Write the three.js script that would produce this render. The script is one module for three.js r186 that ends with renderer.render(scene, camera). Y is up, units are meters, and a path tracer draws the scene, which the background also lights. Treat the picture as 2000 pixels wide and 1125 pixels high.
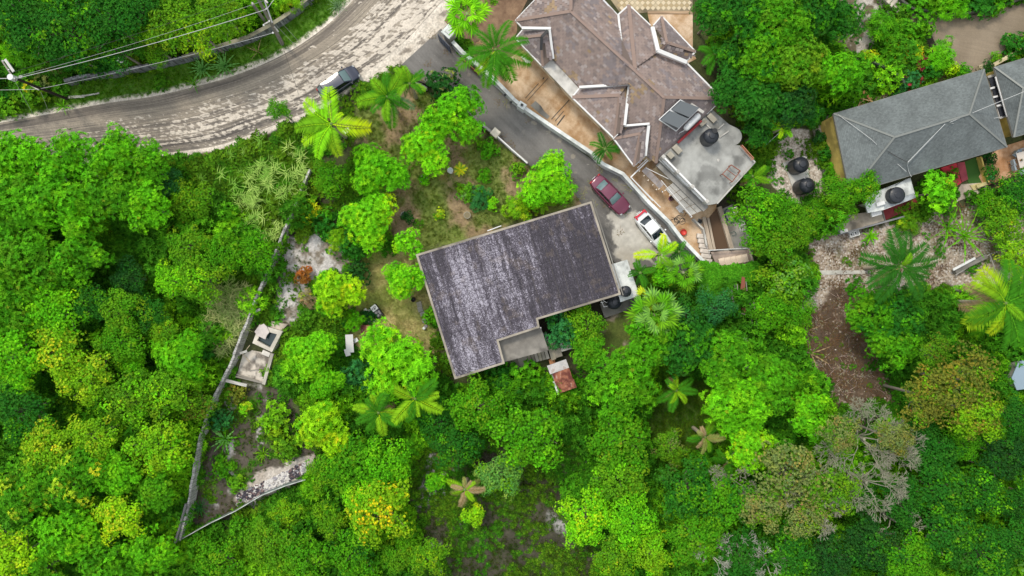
import * as THREE from 'three';
import { mergeGeometries } from 'three/addons/utils/BufferGeometryUtils.js';

// ---------------------------------------------------------------- camera, sky, sun, exposure
const H = 68;                                    // metres from the drone to the ground
const scene = new THREE.Scene();
const camera = new THREE.PerspectiveCamera(2 * Math.atan(562.5 / (20 * H)) * 180 / Math.PI, 16 / 9, 0.5, 4000);
camera.position.set(0, H, 0);
camera.up.set(0, 0, -1);
camera.lookAt(0, 0, 0);

const renderer = new THREE.WebGLRenderer({ antialias: true });
renderer.toneMapping = THREE.LinearToneMapping;
renderer.toneMappingExposure = 1.34;
renderer.shadowMap.enabled = true;

{ // bright overcast sky: thin high cloud, lighter towards the zenith and towards the hidden sun
  const w = 256, h = 128, d = new Float32Array(w * h * 4), s = new THREE.Vector3(-0.42, 1, -0.55).normalize();
  for (let j = 0; j < h; j++) for (let i = 0; i < w; i++) {
    const up = ((j + 0.5) / h - 0.5) * Math.PI, az = ((i + 0.5) / w - 0.5) * 2 * Math.PI, y = Math.sin(up);
    const dot = Math.cos(az) * Math.cos(up) * s.x + y * s.y + Math.sin(az) * Math.cos(up) * s.z;
    const wave = 0.05 * Math.sin(az * 3 + up * 5) + 0.04 * Math.sin(az * 7 - up * 9 + 1);
    const l = y < 0 ? 0.2 : 0.8 * (1 + 2.4 * y) / 3.4 * (0.98 + wave) + 0.95 * Math.pow(Math.max(0, dot), 6);
    d.set([l * 0.97, l, l * 1.05, 1], (j * w + i) * 4);
  }
  const t = new THREE.DataTexture(d, w, h, THREE.RGBAFormat, THREE.FloatType);
  t.mapping = THREE.EquirectangularReflectionMapping; t.magFilter = THREE.LinearFilter; t.needsUpdate = true;
  scene.background = t; scene.environment = t;
}
const sun = new THREE.DirectionalLight(0xfff2dd, 1.5);
sun.position.set(-42, 100, -55); sun.castShadow = true; sun.shadow.radius = 22;
Object.assign(sun.shadow.camera, { left: -70, right: 70, top: 50, bottom: -50, near: 1, far: 300 });
sun.shadow.mapSize.set(4096, 4096);
scene.add(sun);

// ---------------------------------------------------------------- helpers
function rng(seed) {
  let a = seed >>> 0;
  return () => { a = (a + 0x6d2b79f5) | 0; let t = Math.imul(a ^ (a >>> 15), 1 | a); t = (t + Math.imul(t ^ (t >>> 7), 61 | t)) ^ t; return ((t ^ (t >>> 14)) >>> 0) / 4294967296; };
}
const V = (x, y, z) => new THREE.Vector3(x, y, z);
const lerp = (a, b, t) => a + (b - a) * t, clamp = (x, a = 0, b = 1) => Math.min(b, Math.max(a, x));
const sstep = (a, b, x) => { const t = clamp((x - a) / (b - a)); return t * t * (3 - 2 * t); };
// surveyed plan: (px, py) are plan units of 5 cm at ground level, seen from the drone; h is the height of the point above ground
const P = (px, py, h = 0) => V((px - 1000) * (H - h) / (20 * H), h, (py - 562.5) * (H - h) / (20 * H));
const pts = (a, h = 0) => a.map(([x, y]) => P(x, y, h));

const used = new Map();
function numbered(name) { const n = used.get(name) ?? 0; used.set(name, n + 1); return n ? name + '_' + String(n).padStart(3, '0') : name; }
function tag(o, label, category, group, kind) {
  if (label) o.userData.label = label;
  if (category) o.userData.category = category;
  if (group) o.userData.group = group;
  if (kind) o.userData.kind = kind;
  return o;
}
function thing(name, label, category, pos = V(0, 0, 0), turn = 0, group) {
  const o = new THREE.Group(); o.name = numbered(name); o.position.copy(pos); o.rotation.y = turn; scene.add(o);
  return tag(o, label, category, group);
}
function mesh(name, geo, m, parent, label) {
  const g = Array.isArray(geo) ? merge(geo) : geo;
  const o = new THREE.Mesh(g, m); o.castShadow = o.receiveShadow = true;
  o.name = parent ? name : numbered(name);
  (parent ?? scene).add(o);
  if (label) o.userData.label = label;
  return o;
}
function merge(list) {
  if (list.length === 1) return list[0];
  const clean = list.map((g) => { let q = g.index ? g.toNonIndexed() : g; for (const k of Object.keys(q.attributes)) if (!['position', 'normal', 'uv'].includes(k)) { q = q.clone(); q.deleteAttribute(k); } if (!q.attributes.normal) q.computeVertexNormals(); return q; });
  return mergeGeometries(clean);
}
const structure = (name, geo, m) => { const o = mesh(name, geo, m); o.userData.kind = 'structure'; return o; };

// geometry of triangles (flat shaded): list of [a, b, c] vectors, uv from a function of the point
class Tri {
  constructor() { this.p = []; this.u = []; }
  tri(a, b, c, uv = (q) => [q.x, q.z]) { for (const q of [a, b, c]) { this.p.push(q.x, q.y, q.z); this.u.push(...uv(q)); } return this; }
  quad(a, b, c, d, uv) { return this.tri(a, b, c, uv).tri(a, c, d, uv); }
  geo() {
    const g = new THREE.BufferGeometry();
    g.setAttribute('position', new THREE.Float32BufferAttribute(this.p, 3));
    g.setAttribute('uv', new THREE.Float32BufferAttribute(this.u, 2));
    g.computeVertexNormals(); return g;
  }
}
const area2 = (a) => { let s = 0; for (let i = 0; i < a.length; i++) { const p = a[i], q = a[(i + 1) % a.length]; s += p.x * q.z - q.x * p.z; } return s; };
// top-facing polygon from 3-D points (fan by ear clipping in plan)
function sheet(points, uv) {
  const c = points.map((p) => new THREE.Vector2(p.x, p.z)), f = THREE.ShapeUtils.triangulateShape(c, []), t = new Tri();
  for (const [i, j, k] of f) {
    const a = points[i], b = points[j], d = points[k];
    const up = (b.z - a.z) * (d.x - a.x) - (b.x - a.x) * (d.z - a.z);
    up > 0 ? t.tri(a, b, d, uv) : t.tri(a, d, b, uv);
  }
  return t.geo();
}
// vertical prism: polygon points (their own y is the top), down to y0 (number or drop function)
function prism(points, y0, uv, bottom = false) {
  const p = area2(points) > 0 ? [...points].reverse() : points, t = new Tri();
  for (let i = 0; i < p.length; i++) {
    const a = p[i], b = p[(i + 1) % p.length], a0 = V(a.x, y0, a.z), b0 = V(b.x, y0, b.z), l = a.distanceTo(b), o = i * 3.7;
    const d = V(b.x - a.x, 0, b.z - a.z).normalize();
    t.quad(a, a0, b0, b, (q) => [o + (q.x - a.x) * d.x + (q.z - a.z) * d.z, q.y]);
  }
  const list = [sheet(points, uv), t.geo()];
  if (bottom) { const s = sheet(points.map((q) => V(q.x, y0, q.z)), uv), a = s.attributes.position.array; for (let i = 0; i < a.length; i += 9) for (let k = 0; k < 3; k++) { const w = a[i + k]; a[i + k] = a[i + 3 + k]; a[i + 3 + k] = w; } s.computeVertexNormals(); list.push(s); }
  return merge(list);
}
const slab = (points, thick, uv) => { const y = points[0].y; return prism(points, y - thick, uv, true); };
// a bar between two points
function bar(a, b, w, h = w) {
  const d = b.clone().sub(a), l = d.length(), g = new THREE.BoxGeometry(w, h, l);
  const z = d.normalize(), x = Math.abs(z.y) > 0.99 ? V(1, 0, 0) : V(0, 1, 0).cross(z).normalize(), y = z.clone().cross(x);
  g.applyMatrix4(new THREE.Matrix4().makeBasis(x, y, z).setPosition(a.clone().add(b).multiplyScalar(0.5)));
  return g;
}
function rod(a, b, r0, r1 = r0, n = 8) {
  const d = b.clone().sub(a), g = new THREE.CylinderGeometry(r1, r0, d.length(), n, 1);
  g.applyQuaternion(new THREE.Quaternion().setFromUnitVectors(V(0, 1, 0), d.clone().normalize()));
  const m = a.clone().add(b).multiplyScalar(0.5); return g.translate(m.x, m.y, m.z);
}
const tube = (list, r, seg = 24, n = 6, closed = false) => new THREE.TubeGeometry(new THREE.CatmullRomCurve3(list, closed), seg, r, n, closed);
const box = (w, h, d, x = 0, y = 0, z = 0, ry = 0) => { const g = new THREE.BoxGeometry(w, h, d); if (ry) g.rotateY(ry); return g.translate(x, y, z); };
// chamfered box: catches a soft highlight along its edges
function cbox(w, h, d, x = 0, y = 0, z = 0, ry = 0, c = 0.02) {
  const s = new THREE.Shape(), a = w / 2 - c, b = d / 2 - c;
  s.moveTo(-a, -b); s.lineTo(a, -b); s.lineTo(a, b); s.lineTo(-a, b); s.closePath();
  const g = new THREE.ExtrudeGeometry(s, { depth: h - 2 * c, bevelEnabled: true, bevelThickness: c, bevelSize: c, bevelSegments: 1 });
  g.rotateX(-Math.PI / 2).translate(0, c - h / 2, 0); if (ry) g.rotateY(ry); return g.translate(x, y, z);
}
// wall that follows a plan line: points on the ground, height(s), thickness
function wall(points, height, thick, jag) {
  const n = points.length, dir = [], L = [], R = [], t = new Tri();
  for (let i = 0; i < n - 1; i++) dir.push(points[i + 1].clone().sub(points[i]).setY(0).normalize());
  for (let i = 0; i < n; i++) {
    const d = (i ? dir[i - 1] : dir[0]).clone().add(i < n - 1 ? dir[i] : dir[n - 2]).normalize(), k = 1 / Math.max(0.5, d.dot(i < n - 1 ? dir[i] : dir[n - 2]));
    const s = V(-d.z, 0, d.x).multiplyScalar(thick / 2 * k);
    L.push(points[i].clone().add(s)); R.push(points[i].clone().sub(s));
  }
  let run = 0;
  const top = (q, i) => V(q.x, q.y + (typeof height === 'function' ? height(i) : height), q.z);
  for (let i = 0; i < n - 1; i++) {
    const l = points[i].distanceTo(points[i + 1]), o = run; run += l;
    const su = (q) => [o + q.clone().sub(points[i]).dot(dir[i]), q.y], tu = (q) => [o + q.clone().sub(points[i]).dot(dir[i]), 5 + q.clone().sub(points[i]).dot(V(-dir[i].z, 0, dir[i].x))];
    const a = L[i], b = L[i + 1], c = R[i + 1], e = R[i], ta = top(a, i), tb = top(b, i + 1), tc = top(c, i + 1), te = top(e, i);
    t.quad(ta, tb, tc, te, tu); t.quad(a, b, tb, ta, su); t.quad(c, e, te, tc, su);
    if (i === 0) t.quad(e, a, ta, te, su);
    if (i === n - 2) t.quad(b, c, tc, tb, su);
  }
  return t.geo();
}
// evenly spaced points along a plan polyline
function along(list, step) {
  const out = [list[0].clone()];
  for (let i = 0; i < list.length - 1; i++) { const n = Math.max(1, Math.round(list[i].distanceTo(list[i + 1]) / step)); for (let k = 1; k <= n; k++) out.push(list[i].clone().lerp(list[i + 1], k / n)); }
  return out;
}
function inPoly(x, y, a) { let c = false; for (let i = 0, j = a.length - 1; i < a.length; j = i++) if ((a[i][1] > y) !== (a[j][1] > y) && x < (a[j][0] - a[i][0]) * (y - a[i][1]) / (a[j][1] - a[i][1]) + a[i][0]) c = !c; return c; }
function distPoly(x, y, a) { // signed distance, positive inside
  let m = 1e9;
  for (let i = 0, j = a.length - 1; i < a.length; j = i++) {
    const ax = a[j][0], ay = a[j][1], bx = a[i][0] - ax, by = a[i][1] - ay, t = clamp(((x - ax) * bx + (y - ay) * by) / (bx * bx + by * by)), dx = x - ax - bx * t, dy = y - ay - by * t;
    m = Math.min(m, dx * dx + dy * dy);
  }
  return (inPoly(x, y, a) ? 1 : -1) * Math.sqrt(m);
}

// ---------------------------------------------------------------- noise and textures
const PERM = (() => { const r = rng(77), p = Array.from({ length: 4096 }, () => r()); return Float32Array.from(p); })();
const hash = (x, y) => PERM[(Math.imul(x, 73856093) ^ Math.imul(y, 19349663)) >>> 3 & 4095];
function vn(x, y, px = 0, py = 0) { // value noise, with a period if given
  const xi = Math.floor(x), yi = Math.floor(y), fx = x - xi, fy = y - yi, s = fx * fx * (3 - 2 * fx), t = fy * fy * (3 - 2 * fy);
  const mx = (v) => (px ? ((v % px) + px) % px : v), my = (v) => (py ? ((v % py) + py) % py : v);
  const x0 = mx(xi), x1 = mx(xi + 1), y0 = my(yi), y1 = my(yi + 1);
  return lerp(lerp(hash(x0, y0), hash(x1, y0), s), lerp(hash(x0, y1), hash(x1, y1), s), t);
}
function fbm(x, y, o = 4, px = 0, py = 0) { let s = 0, a = 0.5, n = 0; for (let i = 0; i < o; i++) { s += a * vn(x + i * 17.3 * (px ? 0 : 1), y - i * 9.1 * (py ? 0 : 1), px, py); n += a; a *= 0.5; x *= 2; y *= 2; px *= 2; py *= 2; } return s / n; }
function worley(x, y, px = 0, py = 0) { // [nearest, second nearest, id]
  const xi = Math.floor(x), yi = Math.floor(y); let a = 9, b = 9, id = 0;
  for (let j = -1; j <= 1; j++) for (let i = -1; i <= 1; i++) {
    let cx = xi + i, cy = yi + j; const hx = px ? ((cx % px) + px) % px : cx, hy = py ? ((cy % py) + py) % py : cy;
    const dx = cx + hash(hx, hy) - x, dy = cy + hash(hx + 911, hy + 37) - y, d = Math.sqrt(dx * dx + dy * dy);
    if (d < a) { b = a; a = d; id = hash(hx + 5, hy + 71); } else if (d < b) b = d;
  }
  return [a, b, id];
}
const ENC = new Uint8Array(4097); for (let i = 0; i <= 4096; i++) { const l = i / 4096; ENC[i] = Math.round(255 * (l <= 0.0031308 ? 12.92 * l : 1.055 * Math.pow(l, 1 / 2.4) - 0.055)); }
// f(x, y, out) with x, y in texels writes linear r, g, b and a height 0..1 into out
function texture(w, h, f, repeat = true, bump = false) {
  const c = new Uint8Array(w * h * 4), b = bump ? new Uint8Array(w * h * 4) : null, o = [0, 0, 0, 0.5];
  for (let y = 0, i = 0; y < h; y++) for (let x = 0; x < w; x++, i += 4) {
    f(x, y, o);
    for (let k = 0; k < 3; k++) c[i + k] = ENC[Math.round(clamp(o[k]) * 4096)];
    c[i + 3] = 255;
    if (b) { b[i] = b[i + 1] = b[i + 2] = Math.round(clamp(o[3]) * 255); b[i + 3] = 255; }
  }
  const make = (d, srgb) => { const t = new THREE.DataTexture(d, w, h, THREE.RGBAFormat); t.magFilter = THREE.LinearFilter; t.minFilter = THREE.LinearMipmapLinearFilter; t.generateMipmaps = true; t.wrapS = t.wrapT = repeat ? THREE.RepeatWrapping : THREE.ClampToEdgeWrapping; if (srgb) t.colorSpace = THREE.SRGBColorSpace; t.needsUpdate = true; return t; };
  return { map: make(c, true), bump: b && make(b, false) };
}
const lin = (r, g, b) => new THREE.Color().setRGB(r, g, b);
function mat(r, g, b, rough = 0.8, extra = {}) { return new THREE.MeshStandardMaterial({ color: lin(r, g, b), roughness: rough, ...extra }); }
// mottled surface whose tone varies around 1; one texture in metres, used by many materials
const mixc = (o, a, b, t) => { for (let k = 0; k < 3; k++) o[k] = lerp(a[k], b[k], t); };
function tiled(size, w, f, rough = 0.85, bumpScale = 0, extra = {}) {
  const t = texture(w, w, f, true, bumpScale > 0); t.map.repeat.set(1 / size, 1 / size); if (t.bump) t.bump.repeat.set(1 / size, 1 / size);
  return new THREE.MeshStandardMaterial({ map: t.map, bumpMap: t.bump, bumpScale, roughness: rough, ...extra });
}
function variant(m, r, g, b, extra = {}) { const c = m.clone(); c.color = lin(r, g, b); Object.assign(c, extra); return c; }

// concrete: clouds, stains, pits
const concreteTex = tiled(6, 512, (x, y, o) => {
  const u = x / 512, v = y / 512, a = fbm(u * 6, v * 6, 5, 6, 6), s = fbm(u * 14, v * 14, 4, 14, 14), p = vn(u * 256, v * 256, 256, 256);
  let k = 0.62 + 0.62 * (a - 0.25) + 0.3 * (s - 0.5) + 0.14 * (p - 0.5); k *= lerp(1, 0.6, sstep(0.56, 0.72, fbm(u * 4 , v * 4, 5, 4, 4)));
  o[0] = k; o[1] = k * 0.99; o[2] = k * 0.96; o[3] = clamp(s * 0.6 + p * 0.4);
}, 0.9, 0.006);
const concrete = (r, g, b) => variant(concreteTex, r * 1.35, g * 1.35, b * 1.35);
const M = {
  concrete: concrete(0.3, 0.295, 0.28), concretePale: concrete(0.46, 0.455, 0.44), concreteDark: concrete(0.2, 0.195, 0.18), concreteWall: concrete(0.25, 0.255, 0.26),
  whiteWall: concrete(0.62, 0.66, 0.67), whitePaint: mat(0.7, 0.71, 0.71, 0.55), cream: concrete(0.6, 0.52, 0.38), yellow: concrete(0.6, 0.46, 0.13), fascia: concrete(0.29, 0.265, 0.225),
  steel: mat(0.45, 0.46, 0.47, 0.4, { metalness: 0.6 }), darkMetal: mat(0.05, 0.055, 0.06, 0.5, { metalness: 0.3 }), rustyBar: mat(0.22, 0.07, 0.04, 0.8), redPaint: mat(0.35, 0.03, 0.035, 0.6),
  black: mat(0.012, 0.013, 0.015, 0.5), tank: mat(0.018, 0.022, 0.03, 0.38), blue: mat(0.02, 0.16, 0.45, 0.4), wood: mat(0.14, 0.09, 0.055, 0.85), woodGrey: mat(0.26, 0.24, 0.21, 0.9), rubber: mat(0.015, 0.015, 0.016, 0.9),
  glass: mat(0.02, 0.03, 0.035, 0.06), wire: mat(0.5, 0.52, 0.52, 0.5), wireDark: mat(0.05, 0.05, 0.05, 0.6), terracotta: concrete(0.5, 0.24, 0.12),
};
// ---------------------------------------------------------------- the ground, as one sheet
const ROAD_UP = [[-130, 262], [0, 240], [100, 222], [200, 203], [300, 188], [370, 172], [450, 150], [530, 118], [590, 85], [640, 48], [690, 0], [740, -60]];
const ROAD_LO = [[-130, 330], [0, 316], [120, 314], [240, 308], [330, 298], [430, 283], [520, 250], [600, 218], [650, 192], [700, 152], [755, 112], [800, 72], [866, 0], [920, -60]];
const ROAD = [...ROAD_UP, ...[...ROAD_LO].reverse()];
const VERGE = [[-130, 210], [30, 205], [110, 175], [170, 158], [250, 142], [330, 120], [420, 98], [470, 75], [540, 40], [620, -10], [690, -60], [740, -60], [690, 0], [640, 48], [590, 85], [530, 118], [450, 150], [370, 172], [300, 188], [200, 203], [100, 222], [0, 240], [-130, 262]];
const GARDEN = [[700, 210], [800, 165], [860, 190], [930, 240], [1030, 320], [1110, 365], [1150, 400], [815, 500], [780, 500], [740, 440], [720, 330], [690, 260]];
const LAWN = [[700, 500], [740, 480], [800, 470], [830, 560], [850, 640], [850, 690], [780, 680], [700, 690], [680, 640], [690, 560]];
const SANDY = [[560, 470], [620, 450], [680, 480], [670, 530], [610, 540], [600, 600], [575, 640], [545, 625], [530, 590], [545, 560]];
const DIRT = [[420, 790], [470, 750], [560, 760], [600, 800], [640, 900], [590, 950], [500, 990], [380, 1040], [390, 940]];
const PATH = [[455, 980], [500, 925], [560, 905], [615, 885], [618, 920], [570, 945], [500, 980]];
const GLADE = [[800, 930], [860, 830], [960, 850], [1060, 830], [1120, 850], [1160, 900], [1080, 960], [1170, 1030], [1160, 1190], [780, 1190], [830, 1060]];
const GRAVEL = [[1510, 300], [1530, 250], [1580, 255], [1615, 350], [1600, 400], [1530, 395], [1500, 350]];
const SLOPE = [[1560, 470], [1640, 440], [1740, 440], [1900, 400], [2010, 380], [2120, 400], [2120, 540], [1900, 560], [1730, 560], [1700, 660], [1760, 780], [1640, 800], [1560, 690], [1550, 600], [1590, 540]];
const EARTH = [[1640, 560], [1720, 580], [1760, 700], [1770, 790], [1660, 800], [1560, 690], [1575, 610]];
const APRON = [[690, 168], [760, 110], [866, -5], [900, -60], [940, -60], [885, 30], [864, 58], [790, 130], [768, 145]];
const GRASSY = [[1290, 720], [1400, 740], [1410, 860], [1310, 900], [1250, 850]];
const SIDEGARDEN = [[1150, 640], [1250, 590], [1270, 640], [1230, 720], [1140, 730]];
const TREEGRAVEL = [[1590, -60], [1700, -60], [1730, 30], [1700, 110], [1640, 120], [1620, 60]];
const REEDS = [[330, 310], [430, 290], [520, 262], [600, 250], [610, 330], [590, 420], [540, 480], [520, 560], [460, 640], [400, 640], [420, 560], [500, 480], [470, 420], [380, 380]];

const c3 = (r, g, b) => [r, g, b];
const ground = (() => {
  const W = 2048, Hh = 1152, sx = 2240 / W, sy = 1260 / Hh, tmp = [0, 0, 0];
  const speck = (x, y, s) => { const [a, , id] = worley(x / s, y / s); return a < 0.34 ? id : 0; };
  // each zone: outline, softness of its edge, paint(x, y, n, out)
  const zones = [
    [VERGE, 10, (x, y, n, o) => mixc(o, c3(0.05, 0.14, 0.008), c3(0.11, 0.25, 0.014), n)],
    [APRON, 7, (x, y, n, o) => { mixc(o, c3(0.46, 0.4, 0.33), c3(0.68, 0.63, 0.55), n); mixc(o, o, c3(0.2, 0.17, 0.14), 0.8 * sstep(0.6, 0.72, fbm(x / 14, y / 14 + 3, 4))); }],
    [GARDEN, 26, (x, y, n, o) => { const g = fbm(x / 60, y / 60, 4); mixc(o, c3(0.14, 0.1, 0.052), c3(0.36, 0.265, 0.15), n); mixc(o, o, c3(0.13, 0.2, 0.028), 0.85 * sstep(0.36, 0.56, g)); }],
    [LAWN, 16, (x, y, n, o) => { mixc(o, c3(0.22, 0.26, 0.055), c3(0.55, 0.45, 0.2), sstep(0.3, 0.72, fbm(x / 45, y / 45, 4))); mixc(o, o, c3(0.09, 0.16, 0.02), 0.35 * n); }],
    [SANDY, 18, (x, y, n, o) => mixc(o, c3(0.2, 0.17, 0.13), c3(0.5, 0.48, 0.46), sstep(0.32, 0.62, n))],
    [DIRT, 20, (x, y, n, o) => { mixc(o, c3(0.045, 0.038, 0.027), c3(0.115, 0.1, 0.078), n); mixc(o, o, c3(0.07, 0.125, 0.018), sstep(0.44, 0.62, fbm(x / 40 + 9, y / 40, 4))); mixc(o, o, c3(0.45, 0.43, 0.42), sstep(0.6, 0.76, fbm(x / 30, y / 30 + 40, 4))); }],
    [PATH, 9, (x, y, n, o) => { mixc(o, c3(0.3, 0.25, 0.2), c3(0.58, 0.54, 0.49), n); }],
    [GLADE, 26, (x, y, n, o) => { mixc(o, c3(0.028, 0.028, 0.016), c3(0.075, 0.07, 0.046), n); mixc(o, o, c3(0.05, 0.095, 0.016), sstep(0.4, 0.6, fbm(x / 50, y / 50 + 70, 4))); mixc(o, o, c3(0.4, 0.39, 0.39), 0.85 * sstep(0.6, 0.74, fbm(x / 60 + 4, y / 60, 5))); }],
    [GRAVEL, 8, (x, y, n, o) => { mixc(o, c3(0.36, 0.3, 0.24), c3(0.6, 0.54, 0.47), n); const s = speck(x, y, 5); if (s) mixc(o, o, s > 0.5 ? c3(0.7, 0.66, 0.6) : c3(0.2, 0.16, 0.12), 0.7); }],
    [SLOPE, 24, (x, y, n, o) => { mixc(o, c3(0.22, 0.17, 0.125), c3(0.5, 0.43, 0.35), n); mixc(o, o, c3(0.1, 0.13, 0.03), 0.7 * sstep(0.56, 0.7, fbm(x / 70, y / 70 + 20, 4))); const s = speck(x, y, 5); if (s) mixc(o, o, s > 0.45 ? c3(0.62, 0.6, 0.58) : c3(0.16, 0.11, 0.07), 0.6); }],
    [EARTH, 26, (x, y, n, o) => { mixc(o, c3(0.055, 0.036, 0.024), c3(0.15, 0.105, 0.07), n); const s = speck(x, y, 7); if (s > 0.8) mixc(o, o, c3(0.3, 0.23, 0.17), 0.6); }],
    [GRASSY, 26, (x, y, n, o) => mixc(o, c3(0.05, 0.11, 0.012), c3(0.1, 0.17, 0.02), n)],
    [SIDEGARDEN, 16, (x, y, n, o) => { mixc(o, c3(0.06, 0.11, 0.015), c3(0.12, 0.14, 0.03), n); mixc(o, o, c3(0.3, 0.25, 0.18), sstep(0.52, 0.66, fbm(x / 34 + 2, y / 34, 4))); }],
    [TREEGRAVEL, 18, (x, y, n, o) => { mixc(o, c3(0.12, 0.1, 0.06), c3(0.42, 0.39, 0.35), sstep(0.4, 0.6, n)); }],
    [REEDS, 20, (x, y, n, o) => mixc(o, c3(0.06, 0.07, 0.02), c3(0.17, 0.15, 0.06), n)],
  ].map((z) => { const xs = z[0].map((p) => p[0]), ys = z[0].map((p) => p[1]); return [...z, Math.min(...xs) - 40, Math.max(...xs) + 40, Math.min(...ys) - 40, Math.max(...ys) + 40]; });
  const t = texture(W, Hh, (i, j, o) => {
    const x = -120 + (i + 0.5) * sx, y = -67.5 + (j + 0.5) * sy;
    const n = fbm(x / 16, y / 16, 5), f = vn(x / 2.2, y / 2.2), m = fbm(x / 90 + 31, y / 90, 4);
    mixc(o, c3(0.03, 0.026, 0.016), c3(0.06, 0.075, 0.022), sstep(0.3, 0.7, m)); const l0 = 0.6 + 0.8 * n; o[0] *= l0; o[1] *= l0; o[2] *= l0;
    const w = (fbm(x / 22 + 50, y / 22, 4) - 0.5) * 2;
    for (const [poly, soft, paint, x0, x1, y0, y1] of zones) if (x > x0 && x < x1 && y > y0 && y < y1) {
      const d = distPoly(x, y, poly) + w * soft * 1.3; if (d < -soft * 0.3) continue;
      paint(x, y, n, tmp); mixc(o, o, tmp, sstep(-soft * 0.3, soft * 0.4, d));
    }
    if (y < 340) { // pale marl along both edges of the road
      const d = Math.abs(distPoly(x, y, ROAD)) + w * 4; if (d < 16) mixc(o, o, c3(0.66 * (0.7 + 0.5 * n), 0.6 * (0.7 + 0.5 * n), 0.52 * (0.7 + 0.5 * n)), sstep(13, 7, d));
    }
    const f2 = vn(x / 0.9 + 7, y / 0.9), g = 0.55 + 0.5 * f + 0.4 * f2; o[0] *= g; o[1] *= g; o[2] *= g; o[3] = 0.4 * n + 0.6 * f;
  }, false, true);
  const inner = new THREE.MeshStandardMaterial({ map: t.map, bumpMap: t.bump, bumpScale: 0.03, roughness: 0.95 });
  const outer = tiled(24, 512, (x, y, o) => { const n = fbm(x / 32, y / 32, 5, 16, 16); mixc(o, c3(0.03, 0.04, 0.015), c3(0.06, 0.1, 0.02), n); }, 0.95);
  // inner patch over the place itself, then rings of ground out to the horizon
  const g = new THREE.BufferGeometry(), p = [], uv = [], ix = [], R = 1800, a = 56, b = 31.5;
  const push = (x, z, u, v) => { p.push(x, 0, z); uv.push(u, v); return p.length / 3 - 1; };
  const q = [push(-a, -b, 0, 0), push(a, -b, 1, 0), push(a, b, 1, 1), push(-a, b, 0, 1)];
  ix.push(q[0], q[2], q[1], q[0], q[3], q[2]);
  const I = [[-a, -b], [a, -b], [a, b], [-a, b]].map(([x, z]) => push(x, z, x, z)), O = [[-R, -R], [R, -R], [R, R], [-R, R]].map(([x, z]) => push(x, z, x, z));
  for (let k = 0; k < 4; k++) { const l = (k + 1) % 4; ix.push(O[k], I[k], I[l], O[k], I[l], O[l]); }
  g.setAttribute('position', new THREE.Float32BufferAttribute(p, 3)); g.setAttribute('uv', new THREE.Float32BufferAttribute(uv, 2)); g.setIndex(ix); g.computeVertexNormals();
  g.addGroup(0, 6, 0); g.addGroup(6, 24, 1);
  return structure('ground', g, [inner, outer]);
})();

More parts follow.
